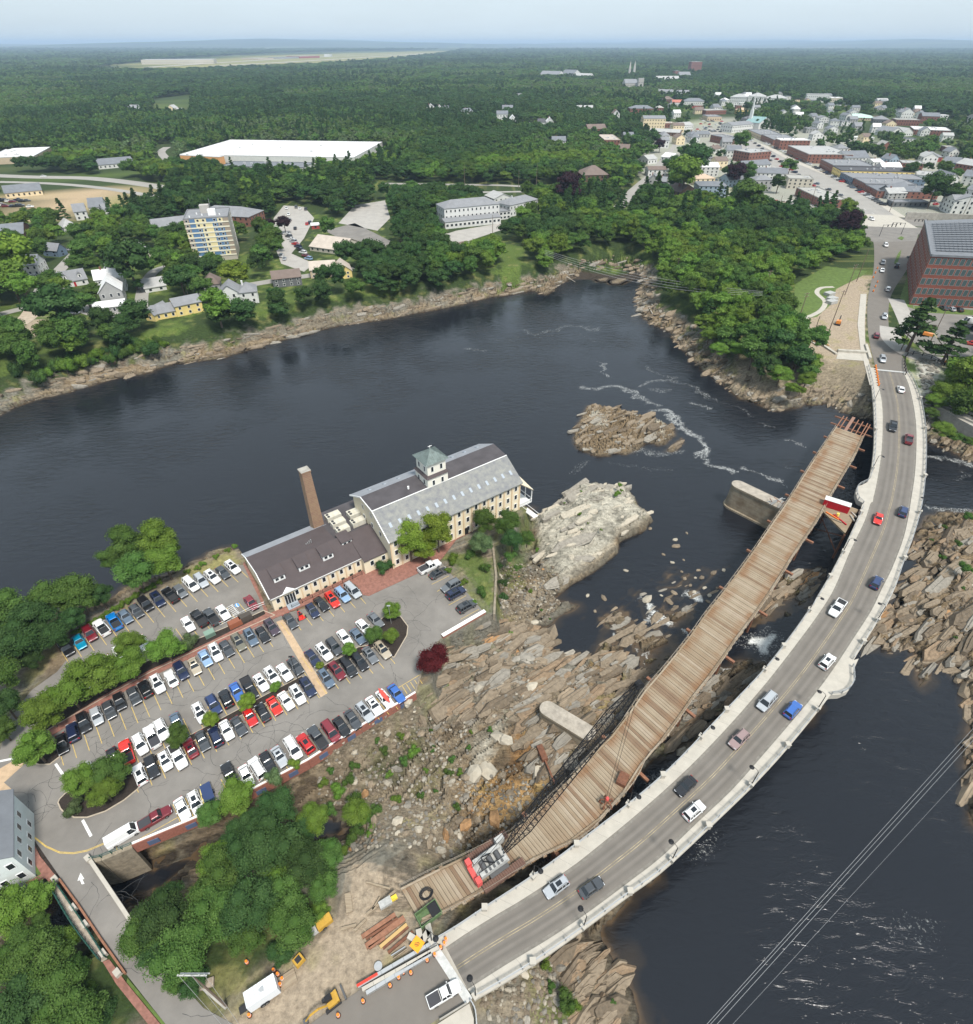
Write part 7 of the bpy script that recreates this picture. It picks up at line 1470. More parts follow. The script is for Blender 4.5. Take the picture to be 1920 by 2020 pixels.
for i in range(6):
    q = (1723 + (i % 3) * 4,575 - i * 9); t = thing('traffic_drum',f'small orange drum on the kerb of the upper approach, {ordn[i]} from below','traffic drum',V(*q,.1),0,'orange drums on the upper approach'); link('body',drm,t); link('ring',ringm,t)
for i in range(8):
    q = (1727 + i * .9,724 + i * 5.2); t = thing('traffic_drum',f'orange drum on the left pavement near the top of the bridge, {ordn[i]} from above','traffic drum',V(*q,.15),0,'orange drums on the upper bridge'); link('body',drm,t); link('ring',ringm,t)
for i,((a,b2),m,lb) in enumerate(((((708,1948),(862,1858)),RAILM,'silver barrier rail above the road, outer one'),(((716,1955),(866,1872)),CONC,'pale concrete barrier above the road, middle one'),(((724,1962),(852,1884)),RAILM,'silver barrier rail nearest the traffic lane'))):
    t = thing('barrier',lb,'barrier',(0,0,0));
    q = resample([V(*a),V(*b2)],n=8)
    for c1,c2 in zip(q[:-1],q[1:]): MB().bar(c1 + Vector((0,0,.45)),c2.lerp(c1,.02) + Vector((0,0,.45)),.45,.7).build('section',m,t)
    if i == 0: MB().bar(V(704,1945,.9),V(745,1921,.9),.3,.15).build('red_end',mat('red_plastic',(.6,.05,.03),.5),t)
t = thing('guardrail','steel guardrail on the lower pavement curving off the bridge corner','guardrail',(0,0,0)); q = resample([V(929,1976),(V(938,1995)),V(941,2030)],n=8)
for c1,c2 in zip(q[:-1],q[1:]): MB().bar(c1 + Vector((0,0,.7)),c2 + Vector((0,0,.7)),.12,.35).build('rail',RAILM,t); MB().box(c1.x - .08,c1.y - .08,0,c1.x + .08,c1.y + .08,.8).build('post',RAILM,t)
t = thing('guardrail','grey guardrail beside the lower traffic lane','guardrail',(0,0,0)); q = resample([V(922,1981),V(868,2014)],n=7)
for c1,c2 in zip(q[:-1],q[1:]): MB().bar(c1 + Vector((0,0,.6)),c2 + Vector((0,0,.6)),.15,.3).build('rail',CONCD,t)
# white trailer with flatbed tongue
t = thing('site_trailer','long white ribbed site trailer beside the dirt yard','trailer',(0,0,0)); a,b2 = V(497,2000),V(556,1960); yw,ll = frame(a,b2); t.location = (a.x,a.y,0); t.rotation_euler = (0,0,yw)
wq = (V(546,1949) - V(562,1972)).length; MB().box(0,0,.4,ll,wq,2.7).build('body',mat('trailer_white',(.68,.70,.72),.5),t)
for k in range(7): MB().box(k * ll / 7 + .1,.02,2.7,k * ll / 7 + .16,wq - .02,2.74).build('roof_rib',RAILM,t)
MB().tube((ll * .55,wq / 2,2.7),(ll * .55,wq / 2,2.85),.28,n=12).build('vent',RAILM,t)
for x in (ll * .4,ll * .52):
    for y in (-.05,wq + .05): link('wheel',proto('sedan')[0]['wheel'],t,(x,y,.35))
MB().box(ll + .2,.1,.2,ll + 2.2,wq - .1,.35).build('ramp',PM[1],t); MB().box(-1.2,.5,.4,-.1,wq - .5,.6).build('tongue',PLA,t)
# excavator
YM = mat('machine_yellow',(.46,.27,.04),.5,noise=.15,nscale=2); t = thing('excavator','yellow compact excavator with a black cab on the dirt by the road','excavator',V(655,1977,.02),R(215)); t.scale = (.8,) * 3
for s in (-1,1): MB().box(-1.3,s * .85 - .22,0,1.3,s * .85 + .22,.5).build('crawler_track',PLA,t)
MB().box(-1.1,-.85,.55,.7,.85,1.3).build('body',YM,t); MB().box(-.3,-.7,1.3,.7,.1,2.3).build('cab',CRBLK,t); MB().box(-1.2,-.85,.6,-.8,.85,1.5).build('counterweight',YM,t)
MB().path([(.6,.3,1.0),(2.0,.2,2.3),(3.4,.1,1.9)],.17,6).build('boom',YM,t); MB().path([(3.4,.1,1.9),(4.3,0,.6)],.13,6).build('arm',YM,t); MB().box(4.0,-.35,0,4.7,.35,.6).build('bucket',MCH,t); MB().box(-2.2,-1.1,.1,-1.9,1.1,.7).build('blade',MCH,t)
# yellow machines at the wood edge
t = thing('generator','yellow generator trailer with grey nose at the edge of the trees','generator',V(634,1828,.02),R(38)); t.scale = (.75,) * 3; MB().box(-.7,-.8,.3,2.2,.8,1.5).build('body',YM,t); MB().box(-1.9,-.7,.3,-.7,.7,1.1,taper=.15).build('nose',CWH,t)
for s in (-1,1): link('wheel',proto('sedan')[0]['wheel'],t,(.4,s * .85,.33))
t = thing('compressor','yellow compressor box beside the dirt yard and trees','compressor',V(591,1897,.02),R(50)); t.scale = (.75,) * 3; MB().box(-.9,-.8,.2,.9,.8,1.3,taper=.08).build('body',YM,t); MB().box(-.5,-.5,1.3,.5,.5,1.36).build('panel',PLA,t)
tag(MB().tube((0,0,0),(0,0,.5),.55,n=16).tube((0,0,.5),(0,0,.55),.3,n=12).build('cable_reel',RAILM,loc=V(747,1908,.02)),'small grey cable reel beside the barrier','cable reel')
tag(MB().box(-.9,-.5,0,.9,.5,.5).build('stone_block',mat('old_stone',(.33,.27,.21),.95,noise=.4,nscale=2),loc=V(409,1942,0),rz=.3),'weathered stone block on the dry grass','stone')
lay('log',(400,1950),(446,1990),.3,.3,CONCD,'grey log lying on the dry grass by the lane','log')
# utility poles and lines
WOOD = mat('pole_wood',(.16,.12,.09),.9); WIRE = mat('wire',(.42,.42,.42),.5,.4)
def pole(px,h,label,arms=1,lean=(0,0),m=None,z=0,w=2.4,yawp=0.3,cat='utility pole'):
    p = V(*px); t = thing('utility_pole',label,cat,(p.x,p.y,z),yawp,'utility poles'); MB().tube((0,0,-.5),(lean[0],lean[1],h),.2,.13,8).build('pole',m or WOOD,t)
    for k in range(arms):
        MB().bar((lean[0] - w / 2,lean[1],h - .5 - k * 1.2),(lean[0] + w / 2,lean[1],h - .5 - k * 1.2),.14).build('crossarm',WOOD,t)
        for x in (-w / 2 + .1,0,w / 2 - .1): MB().tube((lean[0] + x,lean[1],h - .45 - k * 1.2),(lean[0] + x,lean[1],h - .15 - k * 1.2),.06,n=6).build('insulator',CWH,t)
    return t
for px,h,lb,ar in (((1575,632),11,'pole with crossarms at the edge of the lawn',2),((1667,582),13,'tall pole with crossarms above the work yard',2),((1505,590),12,'pole standing out of the promontory trees',2),((1637,650),15,'leaning pole in the middle of the work yard',1),((1597,682),11,'short bare pole beside the new abutment',0),((1778,690),14,'pole with wires between road and factory lot',1),((1835,676),12,'dark pole between the two conifers',0),((1690,555),14,'orange topped mast at the roadside',0),((1333,548),9,'short pole in the cove trees',1),
    ((104,578),9,'pole beside the village street',1),((328,541),11,'pole among the trees left of the apartment tower',1),((372,585),9,'pole beside the yellow house',0),((879,478),10,'pole in the inn forecourt',0),((972,462),10,'white flagpole on the inn lawn',0),((1352,371),12,'pole beside the tall green tree in town',1),((1600,402),10,'pole at the near end of the main street',0),((1755,418),10,'dark pole beside the pavilion',0),((1900,425),12,'pole in front of the white tenement',0),((1530,436),14,'grey pole rising from the lower road',0),((917,374),16,'tall light pole on the wood road',0),((1023,372),12,'curved light pole on the wood road',0),((1058,370),16,'bare pole at the end of the wood road',0)):
    pole(px,h * kf(px[1]),lb,ar)
hf = thing('twin_crossarm_pole','double crossarm power pole above the trees at the lower left','utility pole',V(447,1985,0),0); top = None
for z in range(60,300):
    pass
pb0 = V(447,1985); zt = max((z * .1 for z in range(50,400)),key=lambda z: -((to_px(pb0.x,pb0.y,z)[0] - 434) ** 2 + (to_px(pb0.x,pb0.y,z)[1] - 1862) ** 2))
MB().tube((0,0,-1),(0,0,zt),.17,.09,8).build('pole',WOOD,hf)
for k in (0,.7): MB().bar((-1.7,k * .5,zt - k),(1.7,k * .5,zt - k),.13).build('crossarm',CWH,hf)
for x in (-1.5,-.9,.9,1.5): MB().tube((x,0,zt),(x,0,zt + .35),.07,n=6).build('insulator',CWH,hf)
def wire(a,b2,sag,r,label,group='power lines'):
    pts = [a.lerp(b2,i / 24) - Vector((0,0,sag * 4 * (i / 24) * (1 - i / 24))) for i in range(25)]; return tag(MB().path(pts,r,4).build('power_line',WIRE),label,'power line',group)
for i,(x0,x1) in enumerate((((1392,2024),(1925,1432)),((1399,2024),(1928,1440)),((1412,2024),(1935,1444)),((1443,2024),(1945,1480)))):
    wire(V(*x0,14),V(*x1,14),.3,.019 if i < 3 else .011,['leftmost of the close power lines over the lower river','second of the close power lines over the lower river','third of the close power lines over the lower river','thin separate power line over the lower river'][i])
for i in range(4): wire(V(1075,493 + i * 3,10),V(1505,575 + i * 2.5,12),3 + i * .6,.05,f'{("topmost", "second", "third", "lowest")[i]} power line sagging across the cove')
for i in range(3): wire(Vector((pb0.x - 1.5 + i * 1.5,pb0.y,zt + .3)),V(470 + i * 14,2060,1),.5,.02,f'{("left", "middle", "right")[i]} wire running down from the double crossarm pole')
# work platform lift by the factory
t = thing('boom_lift','orange boom lift with cream arm beside the riprap','boom lift',V(1872,718,.05),R(140)); MB().box(-1.6,-1.1,.4,1.6,1.1,1.4).build('body',paint('orange'),t)
for x in (-1.1,1.1):
    for y in (-1.1,1.1): link('wheel',proto('sedan')[0]['wheel'],t,(x,y,.4))
t2 = Vector((1.0,0,1.4)); MB().bar(t2,(2.2,0,4.2),.5).build('turret',PLA,t); MB().bar((2.2,0,4.2),(9.0,3.5,11.0),.35).build('boom_arm',mat('cream_steel',(.6,.52,.34),.5),t); MB().box(9.0,3.0,9.9,12.2,4.4,10.9).build('basket',paint('orange'),t)
# new abutment
ab = thing('bridge_abutment','tall pale concrete abutment with wing walls at the upper end of the new bridge','abutment'); NC = mat('new_concrete',(.50,.48,.42),.85,noise=.25,nscale=.5,detail=9,col2=(.33,.30,.25))
def wallblk(a,b2,z0,z1,w,nm='wing_wall'): MB().bar(V(*a,(z0 + z1) / 2),V(*b2,(z0 + z1) / 2),w,z1 - z0).build(nm,NC,ab)
wallblk((1612,690),(1645,712),-6,.6,1.0); wallblk((1645,712),(1706,716),-9,.9,1.2,'front_wall'); wallblk((1577,664),(1612,690),-3,.4,.7); wallblk((1700,700),(1708,728),-9,.8,1.0)
fr = V(1683,724,0); MB().box(0,0,-9.5,5.5,4.5,-7.0).box(.6,.5,-7.0,4.9,4,-1.9,taper=.4).build('buttress',NC,ab,loc=(fr.x,fr.y - 7.5,0),rz=.15)
sheet('abutment_slab',[(1655,690),(1700,690),(1706,712),(1650,708)],.05,CONC); sheet('new_pavement',[(1698,580),(1710,580),(1706,640),(1708,690),(1727,760),(1716,760),(1698,690),(1692,640)],.1,CONC)
for i in range(14): tag(MB().box(-.25,-1.2,0,.25,1.2,.35).build('timber_sleeper',mat('yellowish_timber',(.46,.31,.13),.85),loc=V(1603 + i * 2.2,672 + i * .6,.03),rz=.2),'short yellow timber in a row across the work yard','timber','yellow timbers laid in a row in the work yard')
for i,q in enumerate(((1636,582),(1641,592),(1640,598))): tag(MB().box(-2.4,-1.6,0,2.4,1.6,1.4).build('formwork_stack',CWH,loc=V(*q,.02),rz=.5),['upper stack of white panels by the lawn path','middle stack of white panels by the lawn path','lower stack of white panels by the lawn path'][i],'panel stack')
t = thing('mini_excavator','small black and orange excavator in the work yard','excavator',V(1653,640,.02),1); MB().box(-1.5,-1.1,0,1.5,1.1,.6).build('crawler_track',PLA,t); MB().box(-1.1,-.9,.6,1.0,.9,1.9).build('body',paint('orange'),t); MB().path([(.8,0,1.5),(2.6,0,3.2),(4.0,0,.8)],.2,6).build('boom',PLA,t)
# fence of the work strip at the upper right and riprap rail
t = thing('black_fence','black post and rail fence around the riprap slope','fence'); q = resample([V(1786,740),V(1784,712),V(1795,700),V(1830,705),V(1862,722)],step=3.4)
for a in q: MB().box(a.x - .12,a.y - .12,0,a.x + .12,a.y + .12,1.5).build('post',CRBLK,t)
for a,b2 in zip(q[:-1],q[1:]): MB().bar(a + Vector((0,0,1.35)),b2 + Vector((0,0,1.35)),.12).bar(a + Vector((0,0,.7)),b2 + Vector((0,0,.7)),.1).build('rail',CRBLK,t)
t = thing('intake_structure','grey concrete intake with walkway and railings at the right edge','concrete structure',V(1850,800,0)); t.location = (0,0,0)
q = [V(1848,800,-1),V(1862,795,-1),V(1960,835,-1),V(1960,858,-1)]; MB().prism([(p.x,p.y) for p in q],-9.5,-1.5).build('wall',CONCD,t); MB().bar(V(1850,802,-1.2),V(1960,850,-1.2),.5,.6).bar(V(1862,794,-1.2),V(1960,832,-1.2),.5,.6).build('parapet',NC,t)
mb = MB()
for k in range(9): f_ = k / 8; a = V(1856 + f_ * 90,798 + f_ * 38,-1.3); mb.tube(a,a + Vector((0,0,1.4)),.06,n=5)
mb.bar(V(1856,798,.1),V(1946,836,.1),.1); kind(mb.build('railing',RAILM,t),'stuff')
# lot island light pole, benches, bins
t = thing('light_pole','thin light pole on the round tree bed of the lot','street lamp',V(772,1230,.1)); MB().tube((0,0,0),(0,0,5.5),.07,.05).build('pole',RAILM,t); MB().box(-.35,-.15,5.5,.35,.15,5.65).build('lamp_head',RAILM,t)
t = thing('light_pole','dark light pole on the middle hedge strip of the lot','street lamp',V(588,1340,.1)); MB().tube((0,0,0),(0,0,7),.07,.05).build('pole',POSTM,t); MB().box(-.35,-.15,7,.35,.15,7.15).build('lamp_head',POSTM,t)
t = thing('transformer_box','green transformer box between upper lot and brick walk','utility box',V(415,1253,.1),R(38)); MB().box(-1,-.7,0,1,.7,1.1).build('body',mat('utility_green',(.19,.28,.22),.6),t); MB().box(-.95,-.72,.15,.95,-.7,.95).build('door',mat('utility_green_dark',(.12,.19,.15),.6),t)
for i,(q,m) in enumerate((((465,1233),mat('brown_bin',(.25,.09,.05),.6)),((485,1221),mat('dark_bin',(.07,.06,.05),.7)))): tag(MB().box(-1.4,-.8,0,1.4,.8,1.3,taper=.12).build('dumpster',m,loc=V(*q,.05),rz=R(38)),['brown dumpster in the fenced yard by the brick walk','dark covered dumpster beside the brown one'][i],'dumpster')
t = thing('yard_fence','grey rail fence around the dumpster yard','fence'); q = resample([V(436,1238),V(500,1205),V(524,1196)],step=2.2)
for a in q: MB().box(a.x - .06,a.y - .06,0,a.x + .06,a.y + .06,1.5).build('post',RAILM,t)
for h_ in (1.4,.8): MB().path([a + Vector((0,0,h_)) for a in q],.04,4).build('rail',RAILM,t)
# footbridge beside the lane
fb = thing('wooden_footbridge','weathered plank footbridge with green railings beside the lane','footbridge'); fl_,fr2 = resample([V(100.5,1748),V(147,1827),V(201,1898)],n=62),resample([V(111,1740),V(160,1812),V(212,1892)],n=62)
BW = mat('bleached_boards',(.36,.31,.25),.9,noise=.35,nscale=1.5)
for i in range(61):
    a,b2,c3,d3 = fl_[i],fr2[i],fr2[i + 1],fl_[i + 1]; MB().hexa([(a.x,a.y,-.1),(b2.x,b2.y,-.1),(c3.x,c3.y,-.1),(d3.x,d3.y,-.1)],[tuple(a.lerp(d3,.06)[:2]) + (.06,),tuple(b2.lerp(c3,.06)[:2]) + (.06,),tuple(c3.lerp(b2,.06)[:2]) + (.06,),tuple(d3.lerp(a,.06)[:2]) + (.06,)]).build('board',BW,fb)
GRL = mat('green_rail',(.03,.09,.07),.5)
for ln in (fl_,fr2):
    q = ln[::4]
    for a in q: MB().box(a.x - .06,a.y - .06,-.1,a.x + .06,a.y + .06,1.15).build('post',GRL,fb)
    for h_ in (1.1,.6,.15): MB().path([a + Vector((0,0,h_)) for a in q],.05,4).build('rail',GRL,fb)
lb_ = thing('lane_bridge','small concrete lane bridge over the dark canal with stone parapets','bridge')
for pts,w_,m in (([(179,1698),(243,1793),(262,1822)],.5,CONC),([(119,1736),(157,1788),(201,1854),(249,1922)],.25,RUSTO)):
    q = [V(*p) for p in pts]
    for a,b2 in zip(q[:-1],q[1:]): MB().bar(a + Vector((0,0,.25)),b2 + Vector((0,0,.25)),w_,.55).build('parapet',m,lb_)
q = [V(118,1736,0),V(179,1697,0),V(262,1822,0),V(190,1840,0)]; MB().prism([(p.x,p.y) for p in q],-1.2,-.02).build('slab',CONCD,lb_)
for q in ((111,1737),(147,1793),(170,1826),(206,1883),(176,1696),(234,1921)): tag(MB().box(-.5,-.35,0,.5,.35,.75).build('stone_block',CONC,loc=V(*q,.05),rz=R(-35)),f'pale stone end block along the footbridge, {ordn[(111, 147, 170, 206, 176, 234).index(q[0])]} of six','stone')
t = thing('green_fence','green rail fence on the stone wall above the canal','fence'); q = resample([V(181,1697),V(203,1692),V(262,1668)],step=1.6)
for a in q: MB().box(a.x - .05,a.y - .05,0,a.x + .05,a.y + .05,1.1).build('post',GRL,t)
for h_ in (1.05,.55): MB().path([a + Vector((0,0,h_)) for a in q],.045,4).build('rail',GRL,t)
# overpass retaining wall, traffic signal masts, fence
wall_px('retaining_wall',[(1785,432),(1850,434),(1940,439)],0,4.5,.8,CONCD,'long grey retaining wall below the white tenement')
wall_px('retaining_wall',[(1640,430),(1672,424),(1690,420)],-1,4,.8,CONCD,'dark retaining wall left of the overpass deck')
for i,(q,n_) in enumerate((((1735,466),'left'),((1778,462),'middle'),((1821,455),'right'))):
    t = thing('traffic_signal',f'{n_} traffic signal mast at the junction before the overpass','traffic light',V(*q,0),R(180 if i else 0)); MB().tube((0,0,0),(0,0,7),.16,.12).build('pole',POSTM,t); MB().tube((0,0,6.6),(8,0,7),.1,.07).build('mast_arm',POSTM,t)
    for x in (3,5.5,8): MB().box(x - .22,-.2,5.6,x + .22,.2,6.9).build('signal_head',PLA,t)
slab('traffic_island',[(1768,525),(1764,518),(1772,500),(1779,492),(1776,505),(1771,519)],-.02,.16,GRASS); slab('traffic_island.001',[(1771,470),(1778,466),(1784,469),(1780,474)],-.02,.16,GRASS)

# ------------------------------------------------------------------ trees
def leaf_mat(name,c1,c2,var=.18):
    m = bpy.data.materials.new(name); m.use_nodes = True; n = m.node_tree.nodes; l = m.node_tree.links.new; n.remove(n['Principled BSDF'])
    a = n.new('ShaderNodeAttribute'); a.attribute_name = 'tint'; x = n.new('ShaderNodeMix'); x.data_type = 'RGBA'; x.inputs[6].default_value = (*c1,1); x.inputs[7].default_value = (*c2,1); l(a.outputs['Fac'],x.inputs[0])
    oi = n.new('ShaderNodeObjectInfo'); h = n.new('ShaderNodeHueSaturation'); r = n.new('ShaderNodeMapRange'); r.inputs[3].default_value = 1 - var; r.inputs[4].default_value = 1 + var
    r2 = n.new('ShaderNodeMapRange'); r2.inputs[3].default_value = .485; r2.inputs[4].default_value = .515
    l(oi.outputs['Random'],r.inputs[0]); l(r.outputs[0],h.inputs['Value']); l(oi.outputs['Random'],r2.inputs[0]); l(r2.outputs[0],h.inputs['Hue']); l(x.outputs[2],h.inputs['Color'])
    d = n.new('ShaderNodeBsdfDiffuse'); t = n.new('ShaderNodeBsdfTranslucent'); s = n.new('ShaderNodeMixShader'); s.inputs[0].default_value = .22
    l(h.outputs[0],d.inputs[0]); l(h.outputs[0],t.inputs[0]); l(d.outputs[0],s.inputs[1]); l(t.outputs[0],s.inputs[2]); l(s.outputs[0],n['Material Output'].inputs[0]); return m
LM = {'bright': leaf_mat('leaves_bright',(.082,.150,.022),(.17,.255,.055)),'mid': leaf_mat('leaves_green',(.048,.098,.022),(.115,.185,.05)),'dark': leaf_mat('leaves_dark',(.030,.066,.021),(.074,.128,.044)),
      'maroon': leaf_mat('leaves_maroon',(.05,.010,.012),(.13,.025,.03)),'purple': leaf_mat('leaves_purple',(.022,.012,.016),(.05,.028,.035)),'grey': leaf_mat('leaves_greyish',(.07,.11,.045),(.15,.2,.09)),'yellow': leaf_mat('leaves_yellow_green',(.10,.16,.02),(.22,.28,.05)),'pine': leaf_mat('needles',(.026,.062,.02),(.065,.115,.038))}
BARK = mat('bark',(.13,.10,.075),.95,noise=.3,nscale=3)
def quads_mesh(name,P,N,Sz,tint,extra=None):
    """leaf faces at P, facing N, half-size Sz"""
    n = len(P); g = nrg.normal(size=(n,3)); T = np.cross(N,g); T /= np.linalg.norm(T,axis=1,keepdims=True) + 1e-9; B = np.cross(N,T)
    a = Sz[:,None]; c = np.stack([P - T * a,P - B * a * .7,P + T * a,P + B * a * .7],1).reshape(-1,3)
    f = np.arange(4 * n).reshape(n,4); tt = np.repeat(tint,4)
    if extra is not None:
        ev,ef,et = extra; f2 = ef + len(c); c = np.vstack([c,ev]); tt = np.concatenate([tt,et])
    else: f2 = np.zeros((0,3),int)
    me = bpy.data.meshes.new(name); me.vertices.add(len(c)); me.vertices.foreach_set('co',c.astype(np.float32).ravel())
    li = np.concatenate([f.ravel(),f2.ravel()]).astype(np.int32); me.loops.add(len(li)); me.loops.foreach_set('vertex_index',li)
    st = np.concatenate([np.arange(n) * 4,4 * n + np.arange(len(f2)) * 3]).astype(np.int32); me.polygons.add(n + len(f2)); me.polygons.foreach_set('loop_start',st)
    me.update(); me.validate(); at_ = me.attributes.new('tint','FLOAT','POINT'); at_.data.foreach_set('value',tt.astype(np.float32)); me.materials.append(LM['mid']); return me
import bmesh
_b = bmesh.new(); bmesh.ops.create_icosphere(_b,subdivisions=1,radius=1); ICO = np.array([v.co[:] for v in _b.verts]); ICF = np.array([[v.index for v in f.verts] for f in _b.faces]); _b.free()
def crown(name,seed,nl,nq,size,rad=5.0,hgt=9.0,base=3.0,kind_='broad',core=.78):
    r = np.random.default_rng(seed); P = []; N = []; T = []; ev = []; ef = []; et = []
    for i in range(nl):
        if kind_ == 'broad':
            th = r.uniform(0,2 * math.pi); u = r.uniform(-.75,1); k = r.uniform(.35,.8); c = np.array([math.cos(th) * math.sqrt(1 - u * u) * k * rad,math.sin(th) * math.sqrt(1 - u * u) * k * rad,base + hgt / 2 + u * hgt * .5 * k * 1.1]); lr = r.uniform(.24,.40) * rad * (1.1 if u > 0 else .9)
        elif kind_ == 'pine':
            f_ = (i + .5) / nl; th = r.uniform(0,2 * math.pi); rr_ = rad * (1 - f_) ** .8 * .75; c = np.array([math.cos(th) * rr_,math.sin(th) * rr_,base + hgt * f_]); lr = rad * (.16 + .24 * (1 - f_))
        else:
            th = r.uniform(0,2 * math.pi); k = r.uniform(0,.75); c = np.array([math.cos(th) * k * rad,math.sin(th) * k * rad,hgt * r.uniform(.25,.6)]); lr = r.uniform(.25,.42) * rad
        m = max(4,int(nq / nl)); d = r.normal(size=(m,3)); d[:,2] = np.abs(d[:,2]) * 1.0 - .25; d /= np.linalg.norm(d,axis=1,keepdims=True)
        p = c + d * lr * r.uniform(.8,1.16,(m,1)) * np.array([1,1,.8 if kind_ != 'pine' else .35]); P.append(p); nn = d + r.normal(size=(m,3)) * .45 + np.array([0,0,.25]); N.append(nn / np.linalg.norm(nn,axis=1,keepdims=True)); lt = r.uniform(0,1); T.append(np.clip(lt * .6 + r.uniform(0,.55,m) - .1,0,1))
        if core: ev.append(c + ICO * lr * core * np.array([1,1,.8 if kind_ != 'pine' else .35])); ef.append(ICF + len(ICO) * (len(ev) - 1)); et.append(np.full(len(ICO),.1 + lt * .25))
    P = np.vstack(P); N = np.vstack(N); T = np.concatenate(T); return quads_mesh(name,P,N,r.uniform(.6,1.25,len(P)) * size,T,(np.vstack(ev),np.vstack(ef),np.concatenate(et)) if core else None)
HI = [crown('crown_mesh',10 + i,34,9500,.18) for i in range(4)]; MD = [crown('crown_mesh',30 + i,26,1900,.36) for i in range(4)]; LO = [crown('crown_mesh',50 + i,15,260,.85) for i in range(4)]
PINE = [crown('crown_mesh',70 + i,34,1500,.36,3.6,12,3.0,'pine') for i in range(2)]; PINELO = crown('crown_mesh',75,20,240,.8,3.4,12,2.5,'pine')
BUSH = [crown('crown_mesh',80 + i,12,1500,.22,5,5,0,'bush') for i in range(3)]; BUSHLO = crown('crown_mesh',90,8,200,.6,5,5,0,'bush')
def trunk_mesh(h,r,seed,limbs=5):
    rr_ = random.Random(seed); mb = MB(); mb.tube((0,0,-.6),(.1,0,h * .5),r,r * .75,8).tube((.1,0,h * .5),(0,.1,h),r * .75,r * .3,7)
    for i in range(limbs):
        a = rr_.uniform(0,6.28); z = h * rr_.uniform(.35,.75); q = (math.cos(a) * h * .3,math.sin(a) * h * .3,z + h * rr_.uniform(.15,.3)); mb.tube((0,0,z),q,r * .45,r * .15,6)
    return mb.mesh('trunk',BARK)
TRK_ = [trunk_mesh(8.5,.3,i) for i in range(3)]; STEM = MB().tube((0,0,-.5),(0,0,2.4),.18,.08,6).tube((0,0,.3),(1.2,.6,2.2),.1,.05,5).tube((0,0,.3),(-1.0,-.8,2.3),.1,.05,5).mesh('stem',BARK)
RT = random.Random(99); NT = 0
def tree(x,y,z,dia,h,leaf,label,grp=None,lod=0,kind_='broad',cat='tree',name=None):
    """dia, h: crown width and whole height in metres"""
    global NT; NT += 1
    t = thing(name or {'broad': 'tree','pine': 'pine_tree','bush': 'bush'}[kind_],label,cat if kind_ != 'bush' else 'bush',(x,y,z),RT.uniform(0,6.28),grp)
    if kind_ == 'broad': me = RT.choice((HI,MD)[lod]); sx,sz = dia / 10.3,h / 12.6
    elif kind_ == 'pine': me = RT.choice(PINE); sx,sz = dia / 6.6,h / 15.5
    else: me = RT.choice(BUSH); sx,sz = dia / 11.0,h / 4.8
    c = link('crown',me,t); c.scale = (sx,sx * RT.uniform(.9,1.1),sz); setp(c,LM[leaf])
    k = link('trunk' if kind_ != 'bush' else 'stem',RT.choice(TRK_) if kind_ != 'bush' else STEM,t); ks = h / 12.0 if kind_ != 'bush' else h / 4.4; k.scale = (max(sx,.35),max(sx,.35),ks); return t
def tree_px(px,py,dpx,leaf,label,hr=1.05,kind_='broad',grp=None,z=0.0,lod=0):
    x0,y0,_ = at(px,py,4); dist = math.sqrt(x0 * x0 + y0 * y0 + (CAMH - 4) ** 2); dia = dpx * dist / FPX * .93; h = dia * hr
    x,y,_ = at(px,py,z + h * (.58 if kind_ != 'bush' else .35)); return tree(x,y,z,dia,h,leaf,label,grp,lod,kind_)
B_,M_,D_k = 'bright','mid','dark'
for q in [(67,1478,66,B_,'bright green tree on the kerbed tip of the lot island'),(87,1404,74,B_,'bright tree, second in the row from the island tip'),(134,1366,72,B_,'bright tree, third in the row from the island tip'),(186,1330,84,B_,'largest bright tree in the middle of the lot tree row'),(253,1312,68,B_,'bright tree, nearer one in the right part of the row'),(255,1272,62,B_,'bright tree, farther one in the right part of the row'),(325,1276,70,B_,'last bright tree at the right end of the lot tree row'),
    (157,1540,58,B_,'left bright tree on the teardrop island'),(217,1522,64,M_,'darker tree at the top of the teardrop island'),(205,1560,56,B_,'lower bright tree on the teardrop island'),(348,1451,46,M_,'round tree in the left part of the middle hedge strip'),(417,1418,35,'yellow','yellow green small tree, second in the middle hedge strip'),(487,1384,38,'yellow','small tree, third in the middle hedge strip'),(543,1355,25,B_,'smallest tree, last in the middle hedge strip'),
    (632,1312,20,'yellow','tiny yellow green tree beside the tan crossing'),(689,1281,35,B_,'bright tree in the narrow part of the round bed'),(772,1205,43,B_,'topmost tree of the three on the round bed'),(738,1252,43,M_,'left tree of the three on the round bed'),(772,1254,36,B_,'lower right tree of the three on the round bed'),(854,1299,72,'maroon','maroon japanese maple at the corner of the lot'),
    (1040,1062,40,M_,'small tree beside the pale rock')]: tree_px(*q)
for px,py,d_,h_,lf,lb in [(812,1108,9.2,12,'yellow','left crown of the yellow green trees before the mill'),(866,1090,8.6,12.5,'yellow','right crown of the yellow green trees before the mill'),(838,1108,6.5,8,'yellow','low front crown of the yellow green trees before the mill'),(957,1060,6.5,9.5,M_,'green tree against the mill wall, left one'),(1000,1066,7,9.5,M_,'green tree at the porch corner of the mill'),(1010,1090,6,7,D_k,'dark tree below the mill porch'),(952,1094,6.5,6.5,'grey','greyish green willow like tree by the mill path')]:
    x,y,_ = at(px,py,0); tree(x,y,0,d_,h_,lf,lb)
